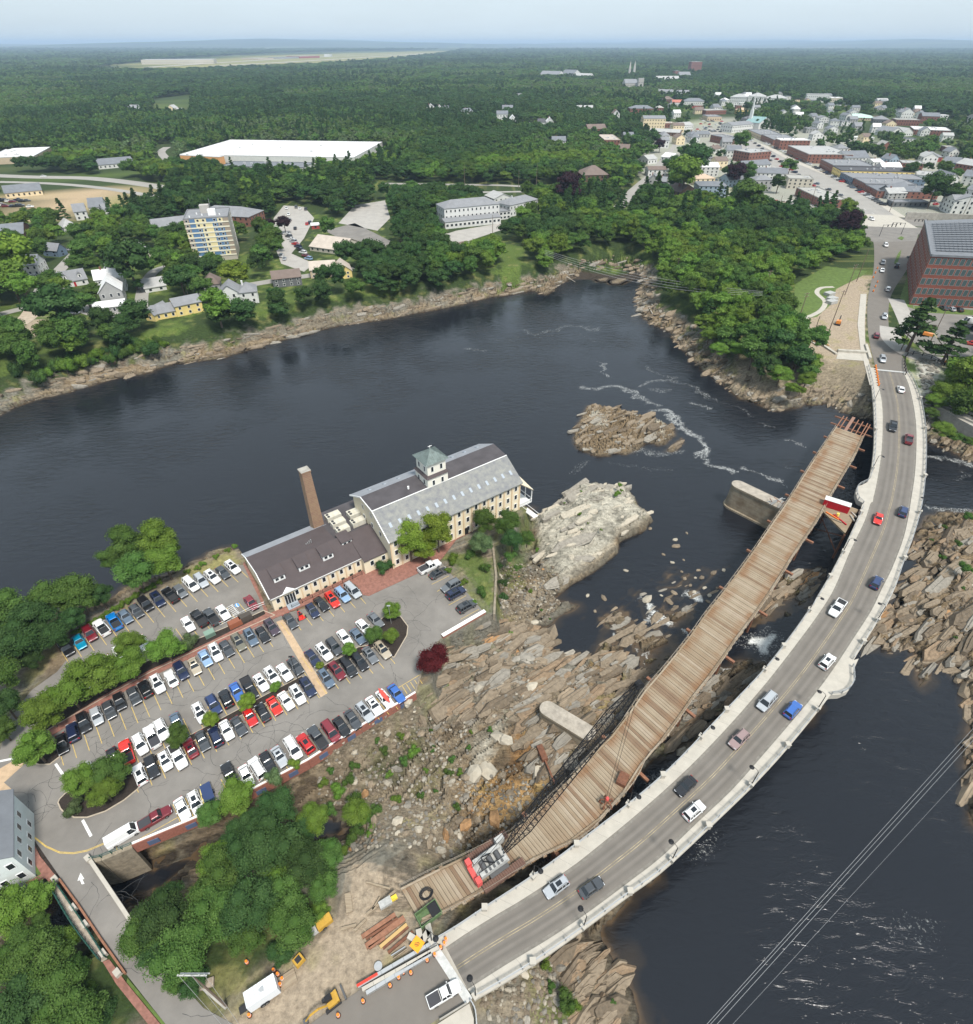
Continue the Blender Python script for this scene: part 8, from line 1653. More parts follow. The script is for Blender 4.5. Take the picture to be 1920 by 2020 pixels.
for q in [(381,1267,50,'grey','grey green feathery shrub at the end of the tree row'),(146,1592,44,'grey','low grey green shrub on the teardrop island'),(756,1117,54,D_k,'round dark shrub at the annex corner'),(1005,1097,40,M_,'shrub on the stones below the mill path'),(895,1104,38,B_,'bright shrub at the top of the garden'),(929,1094,34,M_,'middle shrub at the top of the garden'),(958,1124,36,M_,'olive shrub in the garden'),(986,1116,20,D_k,'small dark shrub on the stone wall'),(952,1168,36,M_,'shrub at the lower end of the garden'),(994,1176,30,D_k,'dark shrub outside the stone wall, lower one'),
    (992,1150,28,D_k,'dark shrub outside the stone wall, upper one'),(1045,1167,17,B_,'single bright round shrub on the rubble'),(915,1150,26,B_,'bright shrub on the garden slope'),(885,1128,24,B_,'bright shrub beside the white pickup'),(935,1190,24,B_,'bright shrub beside the last garden car'),(1020,1120,26,M_,'shrub among the stones beside the pale rock'),(1060,1085,14,B_,'bright tuft at the foot of the pale rock'),(580,1508,34,'yellow','yellow green shrub on the lower wall'),(545,1530,50,'grey','feathery grey shrub hanging over the lower wall')]: tree_px(*q,kind_='bush',hr=.6)
for i,q in enumerate([(250,1078,84,M_),(306,1068,84,B_),(322,1108,74,B_),(266,1128,84,M_),(222,1102,54,M_),(330,1085,50,M_)]): tree_px(*q,f'{("left rear", "rear", "right", "front", "leftmost", "small right")[i]} crown of the big tree clump on the river edge above the lot')
for i,q in enumerate([(98,1182,72,M_),(150,1174,78,M_),(196,1176,52,D_k),(8,1212,84,M_),(62,1226,84,D_k),(30,1272,84,D_k),(98,1256,64,D_k),(-4,1330,74,M_),(10,1392,60,D_k),(2,1440,50,M_),(142,1222,54,D_k),(60,1300,44,D_k)]): tree_px(*q,'green tree in the dense belt between river and lot drive',grp='trees between river and lot drive')
for i in range(17): tree_px(150 + i * 10.2,1248 - i * 6.2,20,'bright','bright low hedge bush along the river side kerb of the lot',hr=.6,kind_='bush',grp='hedge bushes along the upper lot')
for x,y in ((400,1112),(425,1098),(450,1086),(462,1080),(390,1120),(370,1128)): tree_px(x,y,18,'bright','small bush on the grassy river bank beside the upper lot',hr=.6,kind_='bush',grp='bushes on the bank beside the upper lot')
for q in [(468,1572,78,B_),(547,1589,82,D_k),(415,1606,54,M_),(620,1613,64,B_),(706,1600,60,B_),(535,1670,112,D_k),(486,1687,92,D_k),(596,1699,94,D_k),(645,1690,66,M_),(432,1724,92,M_),(429,1797,92,M_),(498,1785,104,D_k),(559,1773,84,M_),(572,1829,88,M_),(486,1846,66,M_),(640,1748,62,M_),(633,1800,40,B_),(552,1880,50,D_k),(319,1810,92,D_k),(287,1840,78,M_),(356,1883,98,M_),(405,1822,98,M_),(417,1773,84,M_),(429,1700,70,B_),(331,1773,62,D_k),(346,1936,44,M_),(302,1876,58,D_k),(590,1640,60,D_k),(500,1620,60,D_k),(460,1650,60,D_k),(540,1730,70,B_),(380,1935,50,D_k)]:
    tree_px(*q,'green tree in the big wood between lot and work yard',grp='trees between lot and work yard',hr=.95,z=-1.5)
for q in [(74,1895,94,M_),(126,1862,50,B_),(24,1797,78,B_),(73,1773,60,B_),(76,1826,40,M_),(148,2010,92,M_),(198,2002,50,D_k),(110,1957,84,M_),(30,1994,94,D_k),(148,1916,50,M_),(40,1860,60,M_),(-10,1800,70,M_),(60,1940,60,D_k),(172,1962,40,M_)]: tree_px(*q,'green tree left of the wooden footbridge',grp='trees left of the footbridge',hr=.9,z=-2.0)
rb = [(820,1485,42),(829,1570,19),(885,1527,30),(907,1523,22),(890,1498,26),(966,1440,20),(930,1444,14),(923,1476,20),(903,1590,26),(876,1355,26),(880,1330,26),(936,1270,18),(1006,1247,18),(1068,1205,12),(854,1478,22),(782,1577,30),(832,1569,18),(743,1601,42),(731,1643,42),(748,1677,28),(792,1716,16),(824,1697,14),(731,1768,18),(704,1577,52),
    (1075,1903,34),(1089,1947,28),(1111,1979,56),(1130,1990,40),(1045,2013,36),(1016,1952,14),(1023,1971,14),(1055,1969,14),(690,1540,40),(665,1560,44),(650,1600,40),(700,1650,50),(680,1680,36),(720,1620,40),(800,1500,34),(770,1530,26),(760,1480,30),(700,1510,30),(840,1520,18),(860,1560,14),(1210,1975,14),(860,1640,14),(815,1630,18),(650,1520,26),(790,1452,24),(745,1460,20),(850,1440,14),(640,1545,30),(1085,1222,9)]
for i,(x,y,s_) in enumerate(rb): tree_px(x,y,s_,(B_,M_,M_)[i % 3],'green bush growing among the rubble and rocks',hr=.55,kind_='bush',grp='bushes on the rubble',z=-6.2 if x > 800 else -5)
for x,y,s_ in [(1218,975,22),(1222,958,16),(1144,1014,14),(1147,969,8),(1160,1032,8),(1186,1045,10),(1148,1044,8),(1114,993,8),(1226,968,12)]: tree_px(x,y,s_,B_,'green tuft growing on the big pale rock',hr=.6,kind_='bush',grp='tufts on the pale rock',z=-3.0)
for x,y,s_ in [(1890,1072,20),(1904,1121,34),(1860,1100,18),(1864,1039,14),(1909,1018,26),(1838,1065,10),(1886,1258,10),(1900,1160,12)]: tree_px(x,y,s_,M_,'green bush on the rocks right of the bridge',hr=.55,kind_='bush',grp='bushes on the right bank rocks',z=-5)
for x,y,s_ in [(1870,772,60),(1905,752,64),(1850,792,40),(1838,815,28),(1915,790,50),(1890,730,40),(1863,849,40),(1885,862,26),(1910,870,24)]: tree_px(x,y,s_,B_ if s_ > 30 else M_,'bright green tree below the riprap at the right edge',hr=.8,grp='trees at the right edge below the factory',z=-3)
tree_px(1818,632,56,'pine','conifer beside the factory lot, left one of two',1.5,'pine'); tree_px(1884,668,50,'pine','conifer beside the boom lift, right one of two',1.4,'pine'); tree_px(944,415,12,D_k,'narrow',2.4) if False else None
for x,y,s_ in [(1540,690,50),(1580,706,50),(1592,748,42),(1540,738,50),(1500,700,44),(1562,765,32),(1420,690,40),(1460,690,44),(1400,660,40),(1580,770,24)]: tree_px(x,y,s_,B_,'bright low tree on the slope above the ledges by the abutment',hr=.8,grp='low trees above the abutment ledges',z=-3)
for i in range(84):
    t = i / 83; x = 20 + 900 * t; y = 752 - 205 * t ** .93 + (22 if 60 < x < 330 else 0) - 20 + RT.uniform(-13,8); tree_px(x,y,RT.uniform(22,46) * (1.15 - .5 * t),(M_,B_,D_k)[i % 3],'leafy bush on the steep rocky bank below the village',hr=.75,kind_='bush',grp='bushes on the village bank',z=-5)
# single trees of the far bank village and town, one by one
for q in [(108,605,78,D_k,'big round tree in front of the village car park'),(250,512,74,D_k,'dark round tree in the middle of the village'),(356,552,56,D_k,'dark tree above the long yellow house'),(399,566,44,M_,'green tree behind the tall end of the yellow house'),(20,500,70,'yellow','yellow green willow at the left edge'),(15,545,60,B_,'bright tree below the left edge willow'),(45,565,50,B_,'bright tree at the village street corner'),(460,540,54,'yellow','pale yellow green tree above the white balcony house'),(425,600,62,B_,'bright tree between the yellow and the white house'),
    (272,560,24,D_k,'tall clipped hedge tree beside the white house'),(185,575,34,M_,'tree behind the white cape cottage'),(155,590,34,M_,'left bushy tree above the village car park'),(172,592,34,M_,'right bushy tree above the village car park'),(530,440,24,'purple','dark purple tree, left one by the apartment lot'),(560,440,30,'purple','dark purple tree, right one by the apartment lot'),(806,482,34,'purple','dark purple tree among the bank trees'),(1122,365,56,'purple','large dark purple tree by the side street'),(1452,339,34,'purple','dark purple tree beside the slate gabled house'),(1668,440,50,'purple','dark purple tree beside the overpass'),(1303,284,20,'purple','dark purple tree left of the side street'),
    (963,350,20,D_k,'narrow green tree standing alone on the wood road'),(1353,340,56,B_,'tall bright tree beside the white houses'),(1484,385,56,M_,'tall green tree in front of the town parking lot'),(1538,358,28,D_k,'dark tree left of the grey and red block'),(1560,326,28,M_,'green tree in the middle of the main street'),(1464,275,30,M_,'wide green tree at the top of the main street'),(1848,368,44,D_k,'round tree left of the white gable hall'),(1880,382,34,D_k,'dark tree behind the white tenement'),(1797,332,24,D_k,'small dark tree before the brick flats'),(1378,311,46,D_k,'big tree right of the side street')]: tree_px(*q,lod=1)
# ---- woods filled by area
cell = 3.0; MX = np.arange(-900,900,cell); MYr = np.arange(150,2700,cell); MXX,MYY = np.meshgrid(MX,MYr); BLOCK = np.zeros(MXX.shape,bool)
def block(poly,grow,tow):
    poly = np.array(poly); cy_ = poly[:,1].mean()
    steps = max(1,int(tow / 8) + 1)
    for k in range(steps + 1):
        f_ = 1 - (tow * k / steps) / max(cy_,1); q = poly * f_; lo = q.min(0) - grow - cell; hi = q.max(0) + grow + cell
        ix = slice(*np.searchsorted(MX,(lo[0],hi[0]))); iy = slice(*np.searchsorted(MYr,(lo[1],hi[1])))
        if ix.start < ix.stop and iy.start < iy.stop: BLOCK[iy,ix] |= sdf(q,MXX[iy,ix],MYY[iy,ix],grow + 5) > -grow
for fp in FOOT:
    cy_ = sum(p[1] for p in fp) / 4
    if 150 < cy_ < 2700: block(fp,4 if cy_ < 900 else 6,min(.065 * cy_,70))
block([(p.x,p.y) for p in BL_ALL],3,0)
def blockpx(pxs,grow=2,tow=.03): p = wpoly(pxs); block(p,grow,tow * p[:,1].mean())
for q in ([(155,493),(120,530),(88,562),(76,590),(60,612),(-10,640),(-40,680),(-40,640),(60,600),(80,560),(110,530)],[(0,640),(70,610),(330,606),(350,600),(270,560),(200,565),(190,610),(100,660),(0,672)],[(370,592),(640,542),(640,534),(370,580)],[(540,420),(570,402),(620,408),(640,440),(620,520),(560,530),(545,480)],[(640,440),(760,393),(772,430),(770,505),(690,500)],[(868,465),(895,480),(935,488),(1020,445),(1000,430)],
    [(975,480),(1040,480),(1030,545),(985,550)],[(1555,640),(1565,560),(1640,520),(1725,500),(1790,500),(1800,560),(1925,600),(1925,730),(1790,740),(1700,740),(1640,710)],[(1690,410),(1815,430),(1925,435),(1925,470),(1800,560),(1720,560),(1705,470)],[(0,375),(310,372),(320,392),(200,430),(0,440)],[(-40,340),(190,345),(330,365),(330,395),(-40,372)],[(300,340),(345,330),(345,285),(310,285)],
    [(740,358),(1120,368),(1100,386),(740,384)],[(1200,420),(1240,412),(1350,290),(1345,255),(1320,262),(1260,350)],[(1395,240),(1500,262),(1790,425),(1690,440),(1560,370),(1400,275)],[(1360,228),(1440,228),(1450,270),(1400,275),(1350,262)],[(1490,390),(1670,392),(1670,418),(1500,416)],[(1240,400),(1925,440),(1925,425),(1700,418),(1300,392)] if False else [(1780,360),(1860,370),(1850,430),(1780,425)],[(300,196),(375,186),(378,226),(300,226)]): blockpx(q)
PAIR = wpoly([(185,137),(330,118),(560,104),(915,98),(870,106),(760,118),(600,130),(330,141)]); PTOWN = wpoly([(1255,310),(1290,200),(1560,190),(1925,240),(1925,440),(1700,440),(1330,372),(1255,350)])
PF2 = P_FAR
pts = []
rf_ = np.random.default_rng(12)
def cand(y0,y1,sp):
    out = []; y = y0
    while y < y1:
        s_ = sp(y); half = y * .88 + 60; n = int(2 * half / s_); xs = -half + (np.arange(n) + rf_.uniform(-.5,.5,n)) * s_; ys = y + rf_.uniform(-.5,.5,n) * s_; out.append(np.stack([xs,ys,np.full(n,s_)],1)); y += s_ * .92
    return np.vstack(out)
c1 = cand(150,12500,lambda y: 7.6 if y < 420 else max(8.5,y * .0085))
X,Y = c1[:,0],c1[:,1]
ok = sdf(PF2,X,Y,40) > 8.5
ix = np.clip(((X + 900) / cell).astype(int),0,len(MX) - 1); iy = np.clip(((Y - 150) / cell).astype(int),0,len(MYr) - 1); inm = (np.abs(X) < 899) & (Y < 2690)
ok &= ~(inm & BLOCK[iy,ix]); ok &= sdf(PAIR,X,Y,300) < -60 - Y * .0
tw_ = sdf(PTOWN,X,Y,60) > 0; nz_ = fbm(X * .012,Y * .012,3); ok &= ~(tw_ & (nz_ < .02) & (rf_.random(len(X)) < .7)); ok &= ~(tw_ & (rf_.random(len(X)) < .2))
ok &= ~((Y < 420) & (X < -60) & (rf_.random(len(X)) < .30) & (sdf(PF2,X,Y,60) > 34)); ok &= rf_.random(len(X)) > .04
c1 = c1[ok]; X,Y = c1[:,0],c1[:,1]
nz_ = fbm(X * .02 + 5,Y * .02,3) + rf_.normal(0,.12,len(X)); pine = (rf_.random(len(X)) < np.where((fbm(X * .006 + 9,Y * .006,2) > .08) & (Y > 420),.4,.02))
order = np.argsort(Y + np.abs(X) * .15); LEFT = max(0,300 - NT) + 60; near_i = order[:LEFT]; far_i = order[LEFT:]
for i in near_i:
    x,y = X[i],Y[i]; d_ = rf_.uniform(8,13); lf = 'pine' if pine[i] else (M_ if nz_[i] > -.05 else D_k) if nz_[i] < .28 else B_; zz_ = float(min(0,height1(x,y)))
    reg = 'on the promontory beside the work yard' if x > 55 else ('on the bank below the inn' if x > -60 else 'on the rocky bank of the village'); tree(x,y,zz_,d_,d_ * rf_.uniform(.95,1.3),lf,f'green {"conifer" if pine[i] else "broadleaf tree"} in the wood {reg}',f'trees {reg}',1,'pine' if pine[i] else 'broad')
def forest(name,I,protos,label):
    me = bpy.data.meshes.new(name + '_points'); n = len(I); x,y,s_ = X[I],Y[I],c1[I,2]
    z = height(x[None],y[None])[0]; z = np.where(y < 1500,np.minimum(z,0),z); me.vertices.add(n); me.vertices.foreach_set('co',np.stack([x,y,z],1).astype(np.float32).ravel())
    f_ = s_ * rf_.uniform(1.1,1.6,n) / 9.4; hz_ = rf_.uniform(.8,1.25,n) * np.where(y < 900,1.0,1.0 + (y - 900) * .00008)
    a = me.attributes.new('scl','FLOAT_VECTOR','POINT'); a.data.foreach_set('vector',np.stack([f_,f_ * rf_.uniform(.85,1.15,n),hz_],1).astype(np.float32).ravel())
    a = me.attributes.new('rot','FLOAT_VECTOR','POINT'); a.data.foreach_set('vector',np.stack([np.zeros(n),np.zeros(n),rf_.uniform(0,6.28,n)],1).astype(np.float32).ravel())
    nb_ = np.where(y > 650,fbm(x * .0035,y * .0022,3) * 1.3 + nz_[I] * .5,nz_[I]); kinds_ = np.where(pine[I],3,np.where(nb_ > .22,2,np.where(nb_ > -.08,1,0))) ; a = me.attributes.new('kind','INT','POINT'); a.data.foreach_set('value',(kinds_ * 2 + rf_.integers(0,2,n)).astype(np.int32))
    col = bpy.data.collections.new(name + '_kinds')
    for j,(m_,lm) in enumerate(protos): o = bpy.data.objects.new(f'{j:02d}_kind',m_); col.objects.link(o); setp(o,LM[lm])
    g = bpy.data.node_groups.new(name,'GeometryNodeTree'); g.interface.new_socket('Geometry',in_out='INPUT',socket_type='NodeSocketGeometry'); g.interface.new_socket('Geometry',in_out='OUTPUT',socket_type='NodeSocketGeometry')
    N = g.nodes; l = g.links.new; gi = N.new('NodeGroupInput'); go = N.new('NodeGroupOutput'); ip = N.new('GeometryNodeInstanceOnPoints'); ci = N.new('GeometryNodeCollectionInfo'); ci.inputs['Collection'].default_value = col; ci.inputs['Separate Children'].default_value = True; ci.inputs['Reset Children'].default_value = True
    def na(nm,dt):
        a_ = N.new('GeometryNodeInputNamedAttribute'); a_.data_type = dt; a_.inputs['Name'].default_value = nm; return next(s for s in a_.outputs if s.enabled and s.name == 'Attribute')
    l(gi.outputs[0],ip.inputs['Points']); l(ci.outputs[0],ip.inputs['Instance']); ip.inputs['Pick Instance'].default_value = True; l(na('kind','INT'),ip.inputs['Instance Index']); l(na('scl','FLOAT_VECTOR'),ip.inputs['Scale']); l(na('rot','FLOAT_VECTOR'),ip.inputs['Rotation']); l(ip.outputs[0],go.inputs[0])
    o = link(name,me); md = o.modifiers.new('scatter','NODES'); md.node_group = g; kind(o,'stuff'); o['label'] = label; return o
mids = far_i[Y[far_i] < 700]; fars = far_i[Y[far_i] >= 700]
forest('town_woods',mids,[(MD[0],D_k),(MD[1],D_k),(MD[2],M_),(MD[3],M_),(MD[0],B_),(MD[2],B_),(PINE[0],'pine'),(PINE[1],'pine')],'green woods around the town and the village')
forest('far_forest',fars,[(LO[0],D_k),(LO[1],D_k),(LO[2],M_),(LO[3],M_),(LO[0],M_),(LO[2],'grey'),(PINELO,'pine'),(PINELO,'pine')],'endless dark green forest reaching the horizon')
print('trees',NT,len(mids),len(fars))
# ------------------------------------------------------------------ boulders
def rock_mesh(seed,flat=.55):
    r = random.Random(seed); b = bmesh.new(); bmesh.ops.create_icosphere(b,subdivisions=1,radius=1)
    for v in b.verts: v.co = Vector((v.co.x * r.uniform(.7,1.15),v.co.y * r.uniform(.6,1.0),v.co.z * flat * r.uniform(.7,1.1)))
    for _ in range(3):
        n_ = Vector((r.uniform(-1,1),r.uniform(-1,1),r.uniform(-.2,1))).normalized(); g_ = bmesh.ops.bisect_plane(b,geom=b.verts[:] + b.edges[:] + b.faces[:],plane_co=n_ * .62,plane_no=n_,clear_outer=True); bmesh.ops.holes_fill(b,edges=[e for e in b.edges if e.is_boundary])
    me = bpy.data.meshes.new('boulder'); b.to_mesh(me); b.free(); me.materials.append(None); return me
RKM = [mat('rock_tan',(.215,.172,.122),.95,noise=.35,nscale=1.5,objvar=.25,detail=8),mat('rock_grey',(.24,.22,.185),.95,noise=.35,nscale=1.5,objvar=.25,detail=8),mat('rock_pale',(.38,.34,.27),.95,noise=.25,nscale=1.5,objvar=.2,detail=8),mat('rock_rust',(.33,.19,.09),.95,noise=.4,nscale=1.5,objvar=.2,detail=8)]
RM = [rock_mesh(i) for i in range(8)]
def slab_mesh(seed):
    r = random.Random(seed); n = r.randint(6,8); o1 = [(math.cos(6.283 * i / n) * r.uniform(.75,1.05),math.sin(6.283 * i / n) * r.uniform(.6,1.05)) for i in range(n)]; o1 = [(max(-.8,min(.8,x * 1.1)),max(-.75,min(.75,y * 1.1))) for x,y in o1]; mb = MB()
    frustum(mb,[(x * 1.05,y * 1.08) for x,y in o1],-1,o1,.25); k = len(mb.v) - n
    for i in range(n): mb.v[k + i] = (mb.v[k + i][0],mb.v[k + i][1],.25 + r.uniform(-.12,.25))
    frustum(mb,[(x * .9 + .06,y * .62 - .1) for x,y in o1],.2,[(x * .8 + .1,y * .5 - .12) for x,y in o1],.6); return mb.mesh('rock_slab',None)
SLM = [slab_mesh(i) for i in range(9)]; rr3 = random.Random(8)
def boulder(px,py,s_,m,lab,grp,z=None,fl=1.0,yaw=None):
    x,y,_ = at(px,py,-7); zt_ = height1(x,y) if z is None else z; o = link('boulder',rr3.choice(RM),None,(x,y,zt_ + s_ * .12)); o.rotation_euler = (rr3.uniform(-.3,.3),rr3.uniform(-.3,.3),rr3.uniform(0,6.28) if yaw is None else yaw); o.scale = (s_,s_ * rr3.uniform(.6,1),s_ * fl); setp(o,RKM[m]); tag(o,lab,'boulder',grp); return o
for (x,y,s_,m,lb) in [(1090,1240,3.2,0,'large tan boulder at the edge of the quiet pool'),(1110,1288,2.3,0,'round brown boulder standing at the water edge'),(1040,1300,2.6,1,'long grey boulder on the ledges'),(1020,1302,2.0,1,'grey boulder left of the long grey one'),(1090,1290,1.6,0,'brown boulder beside the round one'),(945,1362,1.9,2,'pale squarish boulder on the dark ledges'),(985,1395,1.8,2,'pale boulder near the ledge corner'),(1045,1360,2.2,2,'pale flat block above the stone pier stub'),(1022,1368,2.2,1,'grey wedge rock above the stone pier stub'),(985,1460,2.9,2,'tallest pale rock of the pale group'),
    (960,1520,3.0,2,'broad pale rock below the tallest one'),(935,1535,2.6,2,'pale rock left of the broad one'),(1000,1470,1.8,2,'pale rock right of the tallest one'),(835,1430,1.5,0,'tan boulder below the retaining wall, right one'),(810,1420,1.6,2,'pale boulder below the retaining wall, left one'),(705,1687,1.4,1,'lone grey boulder by the dirt path'),(975,1620,2.0,3,'ochre boulder above the crane tracks'),(920,1630,1.6,3,'rusty boulder left of the crane'),(880,1655,1.3,3,'small rusty boulder on the rubble'),(1068,1262,1.7,0,'tan slab below the pool boulder'),(1055,1225,1.6,2,'pale stone at the head of the pool')]:
    boulder(x,y,s_,m,lb,'large boulders on the ledges',fl=1.1)
PRB = [wpoly(q,-7) for q in ([(640,1480),(800,1400),(920,1440),(930,1600),(880,1700),(760,1700),(640,1660)],[(1000,1110),(1070,1110),(1110,1165),(1060,1240),(1000,1250),(985,1180)],[(900,1280),(1090,1290),(1060,1420),(900,1430)],[(900,1560),(1100,1500),(1060,1600),(920,1680)],[(930,1985),(1110,1890),(1150,1930),(1100,2030),(920,2030)])]
cnt = 0; small = MB()
for k in range(5200):
    P = PRB[rr3.choices(range(5),(10,6,4,5,3))[0]]; x = rr3.uniform(P[:,0].min(),P[:,0].max()); y = rr3.uniform(P[:,1].min(),P[:,1].max())
    if sdf(P,np.array([x]),np.array([y]),30)[0] < 0: continue
    small.v.append((x,y,rr3.random()))
SP = np.array(small.v); SH = height(SP[:,0][None],SP[:,1][None])[0]; keepm = (SH > WL + .3) & (SH < -.8); SP = SP[keepm]; SH = SH[keepm]
big_ = np.argsort(-SP[:,2])[:230]; rest_ = np.argsort(-SP[:,2])[230:]
for i in big_:
    s_ = .35 + .9 * rr3.random() ** 2; o = link('stone',rr3.choice(RM),None,(SP[i,0],SP[i,1],SH[i] + s_ * .15)); o.rotation_euler = (rr3.uniform(-.4,.4),rr3.uniform(-.4,.4),rr3.uniform(0,6.28)); o.scale = (s_,s_ * rr3.uniform(.6,1),s_); setp(o,RKM[rr3.choices((0,1,2,3),(6,4,2,1))[0]]); tag(o,'broken stone lying in the rubble between the lot and the bridge','stone','stones in the rubble')
V0 = [np.array([v.co[:] for v in m.vertices]) for m in RM]; F0 = [[tuple(p.vertices) for p in m.polygons] for m in RM]; sb = MB()
for i in rest_:
    j = rr3.randrange(8); s_ = rr3.uniform(.14,.5); a = rr3.uniform(0,6.28); ca2,sa2 = math.cos(a),math.sin(a); v = V0[j] * s_; vx_ = v[:,0] * ca2 - v[:,1] * sa2 + SP[i,0]; vy_ = v[:,0] * sa2 + v[:,1] * ca2 + SP[i,1]; sb.add(list(zip(vx_.tolist(),vy_.tolist(),(v[:,2] + SH[i] + s_ * .2).tolist())),F0[j],rr3.choice((0,0,1,2)))
o = sb.build('rubble',RKM); kind(o,'stuff'); o['label'] = 'small broken rubble stones between the lot and the bridge'
for (x,y,s_) in [(1332,1065,1.0),(1334,1078,1.5),(1309,1094,.7),(1327,1110,.8),(1235,1126,1.0),(1355,1052,.6),(1191,1180,1.2),(1277,1182,1.9),(1330,1170,1.2),(1320,1187,1.4),(1351,1142,.8),(1362,1155,.7),(1378,1125,.8),(1385,1140,1.0),(1408,1130,1.2),(1428,1125,.9),(1370,1168,.8),(1390,1160,.8),(1400,1175,.9),(1397,1187,.9),(1305,1175,.6),(1345,1128,.6),(1372,1140,.6),(1283,1043,.9),(1174,1906 - 700,.7),(1173,1918,1.0),(1600,1390,.8),(1415,1160,.6),(1349,1105,.5),(1160,1175,.8)]:
    a_,b__,_z = at(x,y,WL); o = link('river_stone',rr3.choice(RM),None,(a_,b__,WL + .05)); o.scale = (s_,s_ * .75,s_ * .7); o.rotation_euler = (0,0,rr3.uniform(0,6.28)); setp(o,RKM[rr3.choice((0,0,2))]); tag(o,'brown stone breaking the surface of the shallow river','stone','stones in the shallow river')
# long tilted slabs lying along the grain of the bedrock
PSL = [wpoly(q,-7) for q in ([(850,1240),(1080,1230),(1120,1300),(1060,1420),(830,1440)],[(1090,1290),(1250,1270),(1300,1340),(1160,1500),(1080,1560),(1020,1480)],[(1700,1160),(1840,1030),(1990,1010),(2030,1600),(1920,1600),(1895,1340),(1720,1290)],[(1180,1190),(1420,1110),(1440,1200),(1240,1290)],[(1300,1330),(1520,1310),(1560,1380),(1340,1490)],[(1440,1200),(1620,1110),(1630,1150),(1480,1230)])]
n_s = 0
for k in range(2600):
    j = rr3.choices(range(6),(6,7,6,1.3,4,2))[0]; P = PSL[j]; x = rr3.uniform(P[:,0].min(),P[:,0].max()); y = rr3.uniform(P[:,1].min(),P[:,1].max())
    if sdf(P,np.array([x]),np.array([y]),30)[0] < 0: continue
    hgt_ = height1(x,y)
    if hgt_ < WL - (.75 if j in (3,5) else .1) or hgt_ > -.9: continue
    s_ = rr3.uniform(.7,1.9) * (1 if j != 3 else .6); o = link('rock_slab',rr3.choice(SLM),None,(x,y,max(hgt_,WL - .15) + .05)); o.scale = (s_ * rr3.uniform(1.4,3.2),s_ * rr3.uniform(.4,.85),s_ * rr3.uniform(.3,.5)); o.rotation_euler = (R(rr3.uniform(12,40)),R(rr3.uniform(-6,6)),SANG + rr3.uniform(-.18,.18)); setp(o,RKM[rr3.choices((0,1,2,3),(6,4,1,.2))[0]])
    tag(o,('tilted tan slab among the ledges between lot and trestle','tilted slab on the ledges below the crane boom','tilted slab on the ledges right of the bridge','low slab in the shallow channel left of the trestle','slab on the ledges under the road bridge','slab on the ledges beside the falls')[j],'rock',('slabs by the lot','slabs below the boom','slabs right of the bridge','slabs in the channel','slabs under the bridge','slabs by the falls')[j]); n_s += 1
    if n_s >= 290: break
# the beds of the ledges themselves: hundreds of overlapping plates, too many to pick apart
LV = [np.array([v.co[:] for v in m.vertices]) for m in SLM]; LF = [[tuple(p.vertices) for p in m.polygons] for m in SLM]
def beds(name,P,n,lo_s,hi_s,cols,top,shore=None,label=''):
    xy = []; mn,mx_ = P.min(0),P.max(0); r_ = np.random.default_rng(n); q = r_.uniform(mn,mx_,(n * 14,2)); d_ = sdf(P,q[:,0],q[:,1],30); q = q[d_ > 0]
    if shore: f_ = sdf(P_FAR,q[:,0],q[:,1],30); q = q[(f_ > shore[0]) & (f_ < shore[1])]
    hh_ = height(q[:,0][None],q[:,1][None])[0]; k_ = (hh_ > WL - .45) & (hh_ < top); q = q[k_][:n]; hh_ = hh_[k_][:n]; mb = MB()
    for (x,y),z in zip(q,hh_):
        j = rr3.randrange(9); s_ = lo_s * .8 + (hi_s * 1.35 - lo_s * .8) * rr3.random() ** 2.2; M4 = Matrix.Rotation(SANG + rr3.gauss(0,.16),3,'Z') @ Matrix.Rotation(R(rr3.uniform(2,42)),3,'X') @ Matrix.Rotation(R(rr3.gauss(0,5)),3,'Y'); A3 = np.array(M4) @ (LV[j] * np.array([s_ * rr3.uniform(1.0,4.4),s_ * rr3.uniform(.35,1.1),s_ * rr3.uniform(.18,.5)])).T
        mb.add(list(zip((A3[0] + x).tolist(),(A3[1] + y).tolist(),(A3[2] + max(z - .1 * s_,WL - .25)).tolist())),LF[j],rr3.choice(cols))
    o = mb.build(name,[RKM[0],RKM[1],RKM[2],RKM[3],mat('rock_umber',(.14,.11,.077),.95,noise=.4,nscale=1.5,detail=8),mat('rock_ochre',(.235,.17,.11),.95,noise=.4,nscale=1.5,detail=8)]); kind(o,'stuff'); o['label'] = label
for i,P in enumerate(PSL): beds('ledge_beds',P,(400,330,950,34,110,70)[i],.6,1.6,(0,0,0,1,4,4,5),-1.2,None,'layered plates of bedrock making up the ledges')
beds('shore_beds',wpoly([(1030,1880),(1140,1860),(1240,1925),(1235,2060),(1090,2060),(1120,1950)],-8),150,.5,1.2,(0,0,5,4),-1.2,None,'layered ledge on the shore below the bridge end'); beds('island_beds',P_ISLE,170,.7,1.5,(0,0,0,4,1),-1,None,'layered plates of the small rock island'); beds('islet_beds',P_ISLE2,14,.6,1.0,(0,4),-1,None,'layered plates of the islet beside the rock island')
beds('pale_beds',P_PALE,70,.8,1.5,(2,2,1),0,None,'pale plates on the big rock beside the mill')
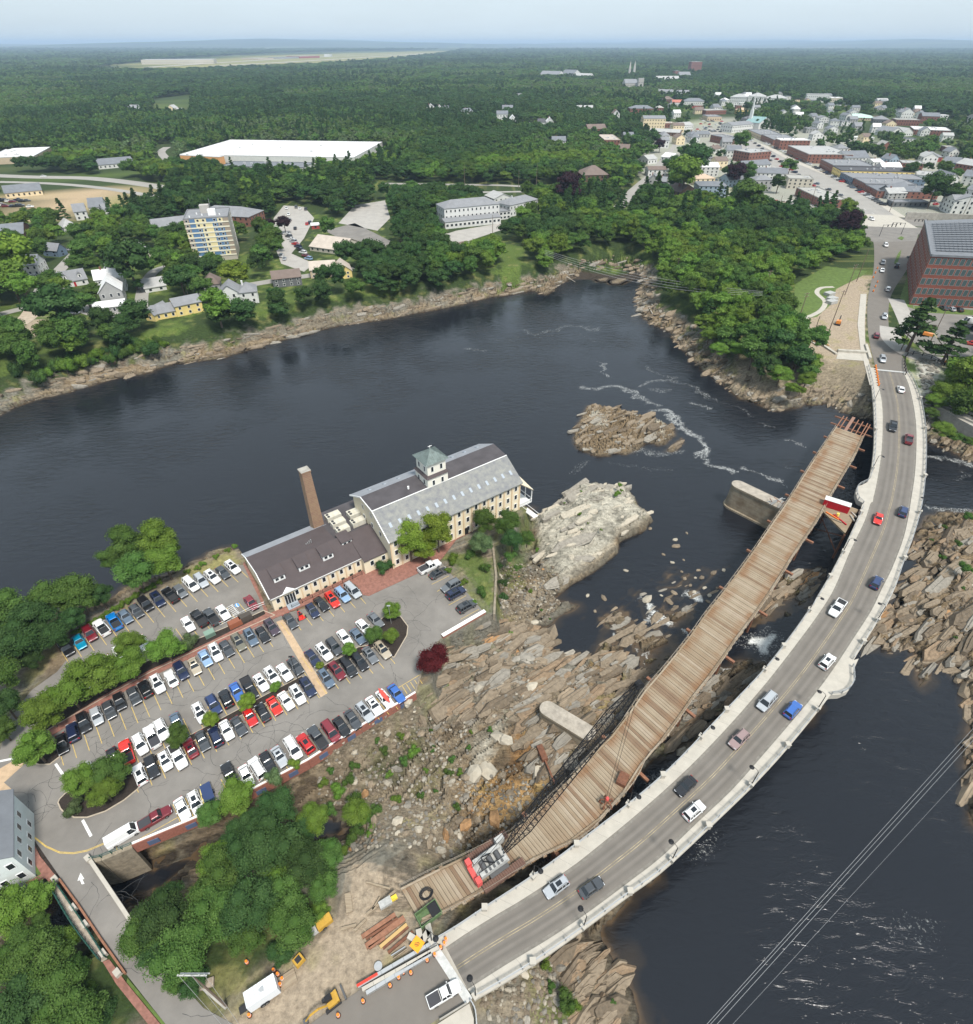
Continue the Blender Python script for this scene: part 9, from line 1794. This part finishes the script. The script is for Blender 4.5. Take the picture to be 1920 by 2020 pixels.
beds('bank_beds',wpoly([(-40,840),(-40,740),(250,690),(480,640),(760,570),(1100,530),(1260,500),(1290,560),(1100,600),(900,630),(640,670),(300,750)],WL),700,.6,1.4,(0,0,4,1),-4.5,(-.5,9),'layered ledge along the far bank'); beds('point_beds',wpoly([(1240,540),(1290,560),(1400,690),(1500,760),(1720,790),(1850,840),(1930,880),(1930,930),(1700,850),(1500,820),(1400,760),(1240,620)],WL),420,.6,1.4,(0,0,4,1),-4,(-.5,10),'layered ledge around the wooded point')
# riprap on the slope right of the bridge
rpp = wpoly([(1790,715),(1855,725),(1850,760),(1830,870),(1812,850),(1808,780)],-3); n_r = 0
for k in range(900):
    x = rr3.uniform(rpp[:,0].min(),rpp[:,0].max()); y = rr3.uniform(rpp[:,1].min(),rpp[:,1].max())
    if n_r < 150 and sdf(rpp,np.array([x]),np.array([y]),10)[0] > 0: n_r += 1; s_ = rr3.uniform(.6,1.3); o = link('riprap_stone',rr3.choice(RM),None,(x,y,height1(x,y) + .2)); o.scale = (s_,s_ * .8,s_); o.rotation_euler = (rr3.uniform(-.5,.5),0,rr3.uniform(0,6.28)); setp(o,RKM[1]); tag(o,'grey riprap stone on the slope right of the bridge','stone','riprap right of the bridge')
# fallen bleached trunks in the cove
for a,b2,lb in (((1100,534),(1135,556),'bleached fallen trunk reaching into the cove'),((1112,536),(1140,530),'bleached branch beside the fallen trunk'),((1280,605),(1300,640),'bare trunk leaning on the promontory shore'),((1286,600),(1318,630),'second bare trunk on the promontory shore')):
    tag(MB().tube(V(*a,-6.5),V(*b2,-8.6),.3,.12,7).build('fallen_trunk',mat('bleached_wood',(.42,.38,.32),.9)),lb,'driftwood')
# ------------------------------------------------------------------ air
hb = MB().box(-43500,-600,-16,43500,43500,170).build('haze',[]); kind(hb,'stuff'); hm = bpy.data.materials.new('haze'); hm.use_nodes = True; n = hm.node_tree.nodes; n.remove(n['Principled BSDF']); pv_ = n.new('ShaderNodeVolumePrincipled'); pv_.inputs['Color'].default_value = (.60,.78,1.0,1); pv_.inputs['Density'].default_value = .000075; pv_.inputs['Anisotropy'].default_value = .0; hm.node_tree.links.new(pv_.outputs[0],n['Material Output'].inputs['Volume']); hb.data.materials.append(hm); hb['label'] = 'pale blue summer haze over the land'
